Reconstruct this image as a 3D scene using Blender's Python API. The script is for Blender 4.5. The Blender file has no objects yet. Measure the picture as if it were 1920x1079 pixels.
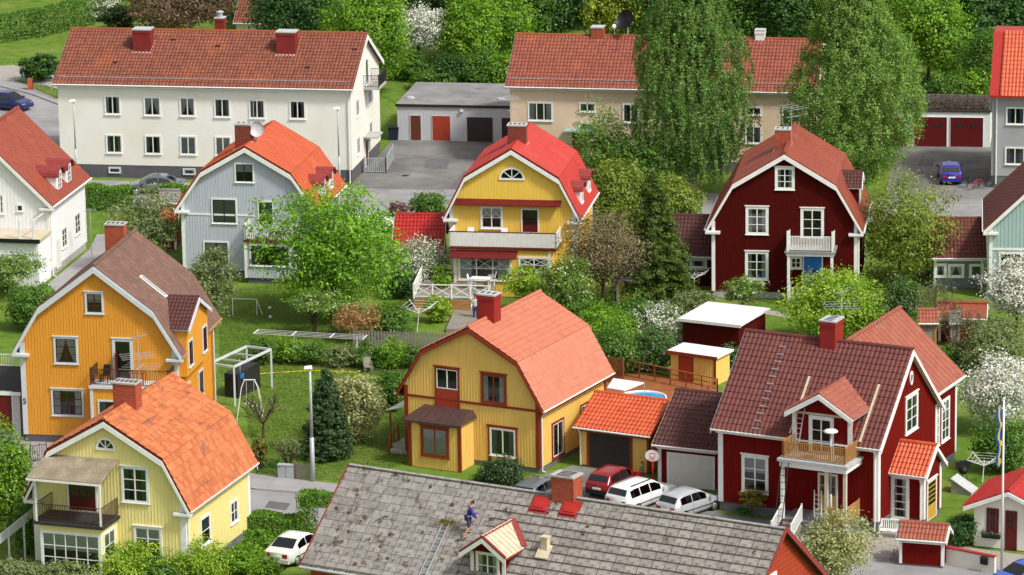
import bpy, math, random
import numpy as np
from mathutils import Vector, Matrix
from mathutils.geometry import tessellate_polygon
# ------------------------------------------------------------------ camera, sky, sun, exposure
SC = bpy.context.scene
COL = SC.collection
CAMH = 69.0; FPX = 7832.0; PITCH = math.radians(14.27); ROLL = math.radians(-0.94)
_fw = Vector((0, math.cos(PITCH), -math.sin(PITCH))); _up0 = Vector((0, math.sin(PITCH), math.cos(PITCH))); _rt0 = Vector((1, 0, 0))
_rt = math.cos(ROLL)*_rt0 + math.sin(ROLL)*_up0; _up = -math.sin(ROLL)*_rt0 + math.cos(ROLL)*_up0
cd = bpy.data.cameras.new('Camera'); co = bpy.data.objects.new('Camera', cd); COL.objects.link(co)
cd.sensor_fit = 'HORIZONTAL'; cd.sensor_width = 36; cd.lens = 36*FPX/1920; cd.clip_start = 1; cd.clip_end = 3000
co.matrix_world = Matrix(((_rt.x, _up.x, -_fw.x, 0), (_rt.y, _up.y, -_fw.y, 0), (_rt.z, _up.z, -_fw.z, CAMH), (0, 0, 0, 1)))
SC.camera = co
SUN_DIR = Vector((0.62, -0.50, 0.92)).normalized()      # towards the sun: right of and a little behind the viewer
wd = bpy.data.worlds.new('World'); SC.world = wd; wd.use_nodes = True
nt = wd.node_tree; bg = nt.nodes['Background']
sk = nt.nodes.new('ShaderNodeTexSky'); sk.sky_type = 'NISHITA'; sk.sun_disc = False
sk.sun_elevation = math.asin(SUN_DIR.z); sk.sun_rotation = math.atan2(SUN_DIR.x, SUN_DIR.y)
sk.air_density = 1.0; sk.dust_density = 3.0; sk.ozone_density = 1.0
hs = nt.nodes.new('ShaderNodeHueSaturation'); hs.inputs['Saturation'].default_value = 0.15   # thin high cloud: a paler sky
nt.links.new(sk.outputs[0], hs.inputs['Color']); nt.links.new(hs.outputs[0], bg.inputs[0])
bg.inputs[1].default_value = 0.10
sl = bpy.data.lights.new('Sun', 'SUN'); sl.energy = 2.2; sl.angle = math.radians(8); sl.color = (1.0, 0.95, 0.87)
so = bpy.data.objects.new('Sun', sl); COL.objects.link(so); so.rotation_euler = SUN_DIR.to_track_quat('Z', 'Y').to_euler()
so.location = (60, 100, 120)
vs = SC.view_settings; vs.view_transform = 'Standard'; vs.look = 'None'; vs.gamma = 1; vs.use_curve_mapping = False
vs.exposure = 0.8
# ------------------------------------------------------------------ pixel <-> place
def ray(px, py):
    return (_fw*FPX + _rt*(px-960) + _up*(539.5-py)).normalized()
CP = Vector((0, 0, CAMH))
def G(px, py, z=0.0):
    d = ray(px, py); t = (z-CAMH)/d.z; p = CP + d*t; return Vector((p.x, p.y, z))
def gy(px, py, Y):
    d = ray(px, py); return CP + d*(Y/d.y)
def pxm(p):
    return FPX/((Vector(p)-CP).dot(_fw))
# ------------------------------------------------------------------ materials
def lin(c, k=1.0):
    return tuple(min(1, k*((x/255/12.92) if x <= 10 else ((x/255+0.055)/1.055)**2.4)) for x in c)+(1,)
MATS = {}
def mat(name, c1, c2=None, scale=3.0, rough=.6, bump=0.0, bscale=30, spec=.4, attr=0.0, metal=0.0, k=.85, c3=None, s3=.6, t3=(.55, .7), stretch=None, coat=0.0):
    """principled; c1..c2 mixed by object-space noise, 'attr' mixes the per-piece random value in, c3 = stains with a shape of their own"""
    m = bpy.data.materials.new(name); m.use_nodes = True; n = m.node_tree; L = n.links; b = n.nodes['Principled BSDF']
    b.inputs['Roughness'].default_value = rough; b.inputs['Specular IOR Level'].default_value = spec; b.inputs['Metallic'].default_value = metal
    if coat: b.inputs['Coat Weight'].default_value = coat; b.inputs['Coat Roughness'].default_value = .05
    A = lin(c1, k); B = lin(c2, k) if c2 else A
    if c2:
        tc = n.nodes.new('ShaderNodeTexCoord'); src = tc.outputs['Object']
        if stretch:
            mp = n.nodes.new('ShaderNodeMapping'); mp.inputs['Scale'].default_value = stretch; L.new(src, mp.inputs[0]); src = mp.outputs[0]
        nz = n.nodes.new('ShaderNodeTexNoise'); nz.inputs['Scale'].default_value = scale; nz.inputs['Detail'].default_value = 6; nz.inputs['Roughness'].default_value = .65
        L.new(src, nz.inputs['Vector'])
        rp = n.nodes.new('ShaderNodeMapRange'); rp.inputs[1].default_value = .32; rp.inputs[2].default_value = .68; L.new(nz.outputs['Fac'], rp.inputs[0])
        fac = rp.outputs[0]
        if attr:
            at = n.nodes.new('ShaderNodeAttribute'); at.attribute_name = 'rnd'
            mx = n.nodes.new('ShaderNodeMix'); mx.data_type = 'FLOAT'; mx.inputs[0].default_value = attr
            L.new(fac, mx.inputs[2]); L.new(at.outputs['Fac'], mx.inputs[3]); fac = mx.outputs[0]
        cm = n.nodes.new('ShaderNodeMix'); cm.data_type = 'RGBA'; cm.inputs[6].default_value = A; cm.inputs[7].default_value = B
        L.new(fac, cm.inputs[0]); out = cm.outputs[2]
        if c3:
            n3 = n.nodes.new('ShaderNodeTexNoise'); n3.inputs['Scale'].default_value = s3; n3.inputs['Detail'].default_value = 8; n3.inputs['Roughness'].default_value = .7
            L.new(src, n3.inputs['Vector']); r3 = n.nodes.new('ShaderNodeMapRange'); r3.inputs[1].default_value = t3[0]; r3.inputs[2].default_value = t3[1]
            L.new(n3.outputs['Fac'], r3.inputs[0]); c = n.nodes.new('ShaderNodeMix'); c.data_type = 'RGBA'; c.inputs[7].default_value = lin(c3, k)
            L.new(r3.outputs[0], c.inputs[0]); L.new(out, c.inputs[6]); out = c.outputs[2]
        L.new(out, b.inputs['Base Color'])
    else:
        b.inputs['Base Color'].default_value = A
    if bump:
        tc = n.nodes.new('ShaderNodeTexCoord'); nb = n.nodes.new('ShaderNodeTexNoise'); nb.inputs['Scale'].default_value = bscale; nb.inputs['Detail'].default_value = 4
        L.new(tc.outputs['Object'], nb.inputs['Vector']); bp = n.nodes.new('ShaderNodeBump'); bp.inputs['Strength'].default_value = bump; bp.inputs['Distance'].default_value = .05
        L.new(nb.outputs['Fac'], bp.inputs['Height']); L.new(bp.outputs[0], b.inputs['Normal'])
    MATS[name] = m; return m
def leafmat(name, c1, c2, c3=None, f3=.8, k=.98, tr=.38):
    """leaf faces: colour from the per-leaf random value; c3 = flowers/other leaves above f3"""
    m = bpy.data.materials.new(name); m.use_nodes = True; n = m.node_tree; L = n.links; n.nodes.remove(n.nodes['Principled BSDF'])
    at = n.nodes.new('ShaderNodeAttribute'); at.attribute_name = 'rnd'; cr = n.nodes.new('ShaderNodeValToRGB'); e = cr.color_ramp.elements
    e[0].position = 0; e[0].color = lin(c1, k); e[1].position = f3 if c3 else 1; e[1].color = lin(c2, k)
    if c3: x = e.new(min(.999, f3+.02)); x.color = lin(c3, .95)
    L.new(at.outputs['Fac'], cr.inputs[0])
    d = n.nodes.new('ShaderNodeBsdfDiffuse'); t = n.nodes.new('ShaderNodeBsdfTranslucent'); g = n.nodes.new('ShaderNodeBsdfGlossy'); g.inputs['Roughness'].default_value = .5; g.inputs['Color'].default_value = (.8, .8, .8, 1)
    for x in (d, t): L.new(cr.outputs[0], x.inputs['Color'])
    a = n.nodes.new('ShaderNodeMixShader'); a.inputs[0].default_value = tr; L.new(d.outputs[0], a.inputs[1]); L.new(t.outputs[0], a.inputs[2])
    b = n.nodes.new('ShaderNodeMixShader'); b.inputs[0].default_value = .03; L.new(a.outputs[0], b.inputs[1]); L.new(g.outputs[0], b.inputs[2])
    L.new(b.outputs[0], n.nodes['Material Output'].inputs[0]); MATS[name] = m; return m
def glassmat(name, tint, gl=.16, k=1.0):
    m = bpy.data.materials.new(name); m.use_nodes = True; n = m.node_tree; L = n.links; n.nodes.remove(n.nodes['Principled BSDF'])
    t = n.nodes.new('ShaderNodeBsdfTransparent'); t.inputs[0].default_value = tint; g = n.nodes.new('ShaderNodeBsdfGlossy'); g.inputs['Roughness'].default_value = .04
    tc = n.nodes.new('ShaderNodeTexCoord'); nz = n.nodes.new('ShaderNodeTexNoise'); nz.inputs['Scale'].default_value = 1.2; L.new(tc.outputs['Object'], nz.inputs['Vector'])
    bp = n.nodes.new('ShaderNodeBump'); bp.inputs['Strength'].default_value = .08; L.new(nz.outputs['Fac'], bp.inputs['Height']); L.new(bp.outputs[0], g.inputs['Normal'])
    f = n.nodes.new('ShaderNodeFresnel'); f.inputs[0].default_value = 1.5; ad = n.nodes.new('ShaderNodeMath'); ad.inputs[1].default_value = gl-.04; L.new(f.outputs[0], ad.inputs[0])
    x = n.nodes.new('ShaderNodeMixShader'); L.new(ad.outputs[0], x.inputs[0]); L.new(t.outputs[0], x.inputs[1]); L.new(g.outputs[0], x.inputs[2])
    L.new(x.outputs[0], n.nodes['Material Output'].inputs[0]); MATS[name] = m; return m
WOOD = (1.5, 1.5, .25)
mat('w_orange', (234, 164, 58), (222, 148, 44), 1.2, .55, c3=(206, 136, 42), s3=.9, t3=(.6, .8), stretch=(6, 6, .6))
mat('w_ltyellow', (248, 235, 164), (238, 222, 146), 1.2, .55, c3=(216, 200, 134), s3=.8, t3=(.55, .8), stretch=(5, 5, .6))
mat('w_yellow', (246, 207, 118), (234, 192, 98), 1.2, .55, stretch=(5, 5, .5), c3=(218, 176, 90), s3=.8, t3=(.55, .8))
mat('w_byellow', (248, 211, 98), (240, 198, 78), 1.2, .55, stretch=(5, 5, .5))
mat('w_grey', (196, 203, 214), (184, 192, 204), 1.2, .6, stretch=(5, 5, .5), c3=(172, 179, 190), s3=.8, t3=(.58, .85))
mat('w_darkred', (86, 16, 11), (70, 12, 9), 2, .9, stretch=(6, 6, .5), spec=.1)
mat('w_red', (126, 21, 14), (102, 15, 11), 2, .9, stretch=(6, 6, .5), spec=.12, c3=(94, 19, 14), s3=.8, t3=(.55, .8))
mat('w_teal', (170, 196, 194), (158, 184, 183), 1, .6, stretch=(5, 5, .5))
mat('w_bluegrey', (118, 132, 132), (104, 118, 120), 1, .6)
mat('w_white', (244, 243, 236), (234, 231, 218), .35, .75, bump=.15, bscale=14, c3=(216, 209, 190), s3=.25, t3=(.58, .85))
mat('w_whitewood', (246, 247, 248), (236, 238, 241), 1.5, .5, stretch=(5, 5, .5))
mat('w_beige', (236, 212, 186), (226, 199, 170), .3, .8, bump=.15, bscale=14, c3=(210, 184, 154), s3=.3, t3=(.58, .85))
mat('w_greyrender', (176, 176, 180), (160, 160, 166), .5, .8, bump=.2, bscale=16)
mat('w_garage', (206, 206, 212), (194, 193, 200), .6, .7)
mat('plinth', (118, 118, 124), (100, 100, 106), 1.5, .85, bump=.2)
mat('plinth_dark', (98, 96, 104), (86, 84, 92), 1.5, .85, bump=.2)
mat('trim', (246, 246, 244), (232, 232, 228), 2, .45)
mat('trim_grey', (214, 220, 224), (200, 207, 212), 2, .5)
mat('trim_brown', (150, 58, 22), (126, 44, 18), 3, .55)
mat('trim_darkred', (110, 22, 22), (88, 14, 16), 3, .45)
mat('sash_dark', (44, 40, 44), rough=.4)
mat('sash_red', (92, 24, 24), (74, 16, 18), 3, .4)
mat('metal_dark', (54, 46, 44), (40, 36, 36), 8, .5, metal=.2)
mat('rail_brown', (84, 58, 42), (64, 44, 34), 6, .5, metal=.1)
mat('galv', (190, 194, 198), (164, 169, 174), 5, .42, metal=.12)
mat('lead', (196, 198, 200), (172, 174, 176), 3, .6)
mat('timber', (190, 142, 84), (160, 112, 62), 2, .7, stretch=(1, 6, 6))
mat('timber_new', (214, 202, 178), (194, 180, 152), 2, .7)
mat('timber_grey', (150, 142, 134), (126, 118, 110), 2, .8)
mat('lathwood', (110, 84, 68), (84, 64, 54), 2, .85)
mat('timber_red', (160, 96, 58), (138, 78, 46), 2, .7)
mat('door_blue', (44, 124, 214), (36, 108, 196), 2, .4)
mat('door_red', (176, 66, 36), (160, 56, 30), 2, .45)
mat('door_brown', (112, 56, 36), (94, 44, 30), 2, .5)
mat('door_dark', (64, 44, 48), (54, 38, 42), 2, .5)
mat('door_garage_dark', (48, 44, 48), (40, 36, 40), 2, .5)
mat('door_white', (232, 230, 222), (222, 220, 210), 2, .5)
mat('door_yellow', (214, 170, 74), (200, 154, 60), 2, .45)
mat('door_wine', (104, 14, 18), (92, 10, 16), 2, .5)
mat('dark_backing', (26, 26, 30), (48, 46, 50), 2.5, .9)  # dark panel colour standing in for the unlit rooms behind the glass
mat('curtain', (226, 226, 222), (198, 200, 200), 6, .9)
mat('curtain_grey', (150, 160, 170), (120, 130, 142), 6, .9)
mat('curtain_teal', (52, 120, 108), (40, 100, 92), 6, .9)
glassmat('glass', (.75, .8, .82, 1), .09)
glassmat('carglass', (.03, .035, .04, 1), .12)
# roofs
mat('r_orange', (208, 126, 78), (172, 90, 52), 3.0, .75, attr=.8, c3=(116, 82, 66), s3=1.3, t3=(.56, .7), stretch=(1, .45, 1))
mat('r_salmon', (202, 126, 98), (186, 108, 82), 1.5, .5, attr=.4, c3=(172, 104, 82), s3=.6, t3=(.56, .8))
mat('r_oldtile', (146, 84, 62), (108, 62, 50), 2.2, .8, attr=.6, c3=(170, 92, 50), s3=.28, t3=(.56, .8))
mat('r_beigetile', (158, 88, 66), (124, 66, 54), 2.2, .8, attr=.6, c3=(176, 96, 56), s3=.3, t3=(.6, .8))
mat('r_brownred', (118, 62, 54), (92, 46, 44), 1.0, .7, attr=.45, c3=(104, 56, 46), s3=.5, t3=(.55, .8))
mat('r_wing', (168, 96, 74), (142, 78, 64), 1.6, .7, attr=.5, c3=(126, 96, 86), s3=.7, t3=(.55, .75))
mat('r_darktile', (96, 54, 50), (74, 42, 40), 1.4, .75, attr=.5)
mat('r_greyred', (120, 66, 56), (92, 48, 44), 1.4, .7, attr=.5)
mat('r_brightred', (214, 100, 60), (190, 78, 46), 1.2, .5, attr=.5)
mat('r_orangesheet', (204, 98, 60), (186, 82, 50), .7, .5, attr=.45, c3=(208, 120, 78), s3=.5, t3=(.55, .8))
mat('r_redsheet', (204, 76, 66), (188, 60, 54), .7, .48, attr=.35, c3=(208, 98, 84), s3=.4, t3=(.6, .9))
mat('r_rustsheet', (156, 76, 54), (136, 62, 46), .7, .55, attr=.45, c3=(168, 96, 68), s3=.6, t3=(.55, .8))
mat('r_brownsheet', (130, 98, 84), (106, 78, 68), .8, .75, attr=.6, c3=(96, 72, 64), s3=.5, t3=(.55, .8))
mat('r_slateold', (170, 165, 160), (110, 105, 100), 3.2, .88, attr=.45, c3=(74, 60, 48), s3=1.5, t3=(.54, .67), bump=.3, stretch=(1.3, 1.6, .6))
mat('r_redpaint', (150, 60, 58), (132, 48, 48), 3, .5)
mat('r_redmetal', (182, 46, 38), (164, 36, 32), 2, .45)
mat('r_corr', (150, 138, 116), (122, 112, 94), 1.2, .6, c3=(170, 162, 144), s3=1.0, t3=(.5, .75))
mat('r_blackfelt', (58, 56, 58), (44, 42, 44), 2, .85, bump=.3)
mat('r_greyfelt', (150, 148, 148), (118, 116, 118), .35, .85, c3=(92, 88, 86), s3=.5, t3=(.56, .75), bump=.2)
mat('r_whitesheet', (240, 240, 240), (226, 226, 226), 1, .45)
mat('r_brownmetal', (84, 62, 58), (70, 50, 48), 2, .5)
mat('r_darkverge', (104, 38, 32), (84, 28, 26), 2, .5)
mat('r_lichen', (168, 92, 40), (128, 66, 44), 3, .8, attr=.4)
mat('brick', (192, 92, 60), (152, 64, 44), 4, .85, attr=.7)
mat('mortar', (168, 150, 138), (150, 134, 122), 6, .9)
mat('brick_dark', (140, 60, 46), (112, 46, 38), 4, .85, attr=.7)
mat('chim_red', (158, 38, 34), (140, 32, 30), 2, .5)
mat('chim_oldred', (140, 40, 38), (118, 32, 32), 2, .6)
mat('concrete', (188, 186, 182), (162, 160, 156), 2, .85, bump=.2)
# ground
mat('grass', (128, 158, 62), (90, 126, 42), .9, .95, bump=.6, bscale=18, k=.64, c3=(152, 156, 88), s3=.16, t3=(.5, .72), spec=.1)
mat('asphalt', (166, 166, 168), (142, 141, 143), .3, .9, bump=.2, bscale=40, k=.78, c3=(124, 122, 124), s3=.13, t3=(.5, .72))
mat('asphalt_yard', (148, 146, 144), (116, 114, 114), .25, .92, bump=.2, bscale=40, k=.72, c3=(94, 92, 92), s3=.16, t3=(.48, .68))
mat('pavement', (172, 169, 171), (154, 150, 152), .8, .9, bump=.2, bscale=30, k=.75)
mat('paver', (168, 164, 160), (150, 146, 142), 1.0, .9, bump=.2, attr=.5)
mat('asphalt_dark', (118, 117, 119), (100, 99, 101), .8, .92, bump=.2, bscale=40, k=.72)
mat('crack', (150, 146, 138), (96, 96, 92), 3, .95, k=.7)
mat('gravel', (178, 172, 162), (150, 144, 136), 4, .95, bump=.5, bscale=60)
mat('soil', (98, 78, 58), (74, 58, 44), 2, .95, bump=.5)
mat('kerbstone', (176, 174, 172), (158, 156, 154), 2, .85)
mat('line_yellow', (214, 196, 120), (196, 180, 112), 3, .8)
mat('straw', (198, 156, 108), (170, 128, 84), 3, .9)
mat('bark', (112, 96, 80), (82, 70, 58), 5, .95, bump=.6, bscale=20, k=.6)
mat('bark_birch', (220, 216, 208), (120, 112, 104), 3, .9, k=.7, stretch=(1, 1, 3))
mat('rubber', (30, 30, 32), (40, 40, 42), 5, .8)
mat('rim', (176, 178, 182), rough=.35, metal=.6)
mat('plate', (236, 236, 230), rough=.5)
mat('tail', (190, 22, 24), rough=.25, coat=.5)
mat('lamp_glass', (226, 230, 232), rough=.15, coat=.5)
mat('black', (22, 22, 24), rough=.5)
mat('white_plastic', (244, 244, 244), (234, 234, 234), 3, .4)
mat('water', (64, 168, 226), (48, 150, 214), .8, .1)
mat('skin', (212, 158, 128), rough=.6); mat('cloth_blue', (52, 54, 148), (42, 44, 126), 6, .85); mat('cloth_navy', (30, 36, 60), (24, 28, 50), 6, .85)
mat('cloth_white', (232, 232, 232), (216, 216, 218), 6, .85); mat('cloth_jean', (70, 90, 140), (58, 76, 124), 6, .85); mat('cloth_short', (58, 62, 110), (48, 52, 98), 6, .85)
mat('hair_dark', (52, 38, 30), rough=.7); mat('hair_fair', (170, 130, 84), rough=.7)
mat('flag_blue', (34, 92, 168), (28, 80, 152), 4, .7); mat('flag_yellow', (250, 208, 40), (240, 194, 30), 4, .7)
mat('plastic_blue', (40, 130, 220), rough=.4); mat('plastic_red', (210, 36, 28), rough=.4); mat('plastic_yellow', (240, 200, 30), rough=.4)
for nm, c in dict(red=(138, 12, 20), white=(240, 242, 244), silver=(206, 210, 216), darkblue=(22, 30, 92), blue=(30, 40, 150), grey=(92, 102, 112), offwhite=(226, 230, 224), royal=(46, 86, 190), black=(36, 42, 48)).items():
    mat('car_'+nm, c, rough=.28, spec=.5, coat=.7, metal=.35 if nm == 'silver' else 0)
# ------------------------------------------------------------------ mesh builder
class MB:
    def __init__(s): s.v = []; s.f = []; s.r = []
    def quad(s, *p, r=0.0):
        i = len(s.v); s.v += [tuple(q) for q in p]; s.f.append(tuple(range(i, i+len(p)))); s.r.append(r)
    def box(s, x0, y0, z0, x1, y1, z1, r=0.0):
        i = len(s.v); s.v += [(x, y, z) for z in (z0, z1) for y in (y0, y1) for x in (x0, x1)]
        for q in ((0, 2, 3, 1), (4, 5, 7, 6), (0, 1, 5, 4), (1, 3, 7, 5), (3, 2, 6, 7), (2, 0, 4, 6)): s.f.append(tuple(i+k for k in q)); s.r.append(r)
        return s
    def hexa(s, b, t, r=0.0):
        """b: 4 bottom points (ccw from above), t: 4 top points"""
        i = len(s.v); n = len(b); s.v += [tuple(q) for q in b]+[tuple(q) for q in t]
        s.f.append(tuple(range(i+n-1, i-1, -1))); s.f.append(tuple(range(i+n, i+2*n))); s.r += [r]*(n+2)
        for k in range(n): s.f.append((i+k, i+(k+1) % n, i+n+(k+1) % n, i+n+k))
        return s
    def bar(s, p, q, w, h=None, up=(0, 0, 1), r=0.0):
        p = Vector(p); q = Vector(q); h = h or w; d = (q-p).normalized(); u = Vector(up)
        if abs(d.dot(u)) > .98: u = Vector((0, 1, 0))
        a = d.cross(u).normalized()*(w/2); b = a.cross(d).normalized()*(h/2)
        return s.hexa([p-a-b, p+a-b, p+a+b, p-a+b], [q-a-b, q+a-b, q+a+b, q-a+b], r)
    def tube(s, pts, rad, n=8, cap=True):
        pts = [Vector(p) for p in pts]; rad = rad if isinstance(rad, (list, tuple)) else [rad]*len(pts); i0 = len(s.v)
        ref = Vector((0.13, 0.99, 0.05))
        for k, p in enumerate(pts):
            d = (pts[min(k+1, len(pts)-1)]-pts[max(k-1, 0)]).normalized(); a = d.cross(ref)
            if a.length < .05: a = d.cross(Vector((1, 0, 0)))
            a.normalize(); b = a.cross(d)
            for j in range(n):
                t = 2*math.pi*j/n; s.v.append(tuple(p+a*(math.cos(t)*rad[k])+b*(math.sin(t)*rad[k])))
        for k in range(len(pts)-1):
            for j in range(n):
                a = i0+k*n+j; b = i0+k*n+(j+1) % n; s.f.append((a, b, b+n, a+n)); s.r.append(0)
        if cap:
            s.f.append(tuple(i0+j for j in range(n-1, -1, -1))); s.r.append(0); s.f.append(tuple(i0+(len(pts)-1)*n+j for j in range(n))); s.r.append(0)
        return s
    def prism(s, poly, v0, v1, r=0.0):
        """poly in (u,z), ccw seen from -v; extruded along v"""
        i = len(s.v); n = len(poly); s.v += [(u, v0, z) for u, z in poly]+[(u, v1, z) for u, z in poly]
        for t in tessellate_polygon([[Vector((u, z, 0)) for u, z in poly]]):
            s.f.append((i+t[0], i+t[1], i+t[2])); s.f.append((i+n+t[2], i+n+t[1], i+n+t[0])); s.r += [r, r]
        for k in range(n): s.f.append((i+k, i+n+k, i+n+(k+1) % n, i+(k+1) % n)); s.r.append(r)
        return s
    def lathe(s, prof, n=12, c=(0, 0, 0)):
        i0 = len(s.v)
        for rr, z in prof:
            for j in range(n): t = 2*math.pi*j/n; s.v.append((c[0]+rr*math.cos(t), c[1]+rr*math.sin(t), c[2]+z))
        for k in range(len(prof)-1):
            for j in range(n): a = i0+k*n+j; b = i0+k*n+(j+1) % n; s.f.append((a, b, b+n, a+n)); s.r.append(0)
        return s
    def data(s, name, m, smooth=False):
        me = bpy.data.meshes.new(name); me.from_pydata(s.v, [], s.f)
        if any(s.r):
            a = me.attributes.new('rnd', 'FLOAT', 'FACE'); a.data.foreach_set('value', s.r)
        if m: me.materials.append(MATS[m])
        if smooth: me.polygons.foreach_set('use_smooth', [True]*len(me.polygons))
        me.update(); return me
    def build(s, name, m, parent=None, smooth=False, loc=(0, 0, 0), rz=0, **kw):
        return obj(name, s.data(name, m, smooth), parent, loc, rz, **kw)
def obj(name, me, parent=None, loc=(0, 0, 0), rz=0, **kw):
    o = bpy.data.objects.new(name, me); COL.objects.link(o); o.parent = parent; o.location = loc; o.rotation_euler = (0, 0, rz)
    for k, v in kw.items(): o[k] = v
    return o
def thing(name, label, cat, loc=(0, 0, 0), rz=0, group=None):
    o = obj(name, None, None, loc, rz, label=label, category=cat)
    if group: o['group'] = group
    o.empty_display_size = .3
    return o
def copy_tree(o, parent=None):
    c = o.copy(); COL.objects.link(c); c.parent = parent
    for ch in o.children: copy_tree(ch, c)
    return c
_shared = {}
def shared(key, fn):
    if key not in _shared: _shared[key] = fn()
    return _shared[key]
def unitbox(m): return shared(('ub', m), lambda: MB().box(-.5, -.5, -.5, .5, .5, .5).data('piece', m))
# ------------------------------------------------------------------ roof coverings (each tile or panel is real geometry)
RNG = random.Random(7)
def slope_cover(mb, p, q, v0, v1, kind='pan', cw=.24, cl=.36, amp=.045, h0=.025, seg=4):
    """p,q: (u,z) of the lower and upper edge; runs along v"""
    du, dz = q[0]-p[0], q[1]-p[1]; ln = math.hypot(du, dz); tu, tz = du/ln, dz/ln; nu, nz = -tz, tu
    if nz < 0: nu, nz = -nu, -nz
    P = lambda s, t, h: (p[0]+tu*t+nu*h, s, p[1]+tz*t+nz*h)
    nc = max(1, round((v1-v0)/cw)); cw = (v1-v0)/nc; nr = max(1, round(ln/cl)); cl = ln/nr
    fl = (tu*1.0) < 0    # keep windings upward
    def quad(a, b, c, d, r):
        if fl: mb.quad(a, d, c, b, r=r)
        else: mb.quad(a, b, c, d, r=r)
    if kind in ('pan', 'plain'):
        hs = [0, .75, 1, .35, 0] if (kind == 'pan' and seg == 4) else ([0, 1, 0] if kind == 'pan' else [0, 0])
        st = .035 if kind == 'pan' else .02
        for j in range(nr):
            t0, t1 = j*cl-(.06 if j == 0 else 0), min(ln, (j+1)*cl+.01)
            for i in range(nc):
                s0 = v0+i*cw; r = RNG.random()*.96+.02; jit = RNG.uniform(-.004, .008); n = len(hs)-1
                for k in range(n):
                    a, b = s0+cw*k/n, s0+cw*(k+1)/n; ha, hb = h0+hs[k]*amp+jit, h0+hs[k+1]*amp+jit
                    quad(P(a, t0, ha+st), P(a, t1, ha), P(b, t1, hb), P(b, t0, hb+st), r)
                    quad(P(a, t0, ha-.012), P(a, t0, ha+st), P(b, t0, hb+st), P(b, t0, hb-.012), r)
    elif kind == 'sheet':
        for i in range(nc):
            s0, s1 = v0+i*cw, v0+(i+1)*cw; off = (i % 2)*.5
            edges = [0]+[min(ln, (j+off)*cl) for j in range(nr+1) if 0 < (j+off)*cl < ln]+[ln]
            for a, b in zip(edges[:-1], edges[1:]):
                r = RNG.random()*.96+.02; e = RNG.uniform(-.004, .006)
                quad(P(s0, a, h0+.014+e), P(s0, b, h0+e), P(s1, b, h0-e*.5), P(s1, a, h0+.014-e*.5), r)
                quad(P(s0, a, h0-.01), P(s0, a, h0+.014+e), P(s1, a, h0+.014-e*.5), P(s1, a, h0-.01), r)
        for i in range(nc+1):
            s0 = v0+i*cw; a, b, r = s0-.022, s0+.022, .5
            quad(P(a, 0, h0+amp), P(a, ln, h0+amp), P(b, ln, h0+amp), P(b, 0, h0+amp), r)
            quad(P(a, 0, h0-.01), P(a, ln, h0-.01), P(a, ln, h0+amp), P(a, 0, h0+amp), r)
            quad(P(b, 0, h0+amp), P(b, ln, h0+amp), P(b, ln, h0-.01), P(b, 0, h0-.01), r)
def ridge_caps(mb, u, z, v0, v1, r=.13, ln=.36):
    n = max(1, round((v1-v0)/ln)); d = (v1-v0)/n
    for i in range(n):
        a, b = v0+i*d, v0+(i+1)*d+.02; R0, R1 = r*1.1, r*.92; rr = RNG.random()*.9+.05
        pts = [(math.cos(t), math.sin(t)) for t in (math.pi*k/4 for k in range(5))]
        for (c0, s0), (c1, s1) in zip(pts[:-1], pts[1:]):
            mb.quad((u+c0*R0, a, z+s0*R0-.03), (u+c1*R0, a, z+s1*R0-.03), (u+c1*R1, b, z+s1*R1-.03), (u+c0*R1, b, z+s0*R1-.03), r=rr)
        mb.quad(*[(u+c*R0, a, z+s*R0-.03) for c, s in pts], r=rr)
unitquad = lambda m: shared(('uq', m), lambda: _uq(m))
def _uq(m):
    b = MB(); b.quad((-.5, 0, -.5), (.5, 0, -.5), (.5, 0, .5), (-.5, 0, .5)); return b.data('pane', m)
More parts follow.
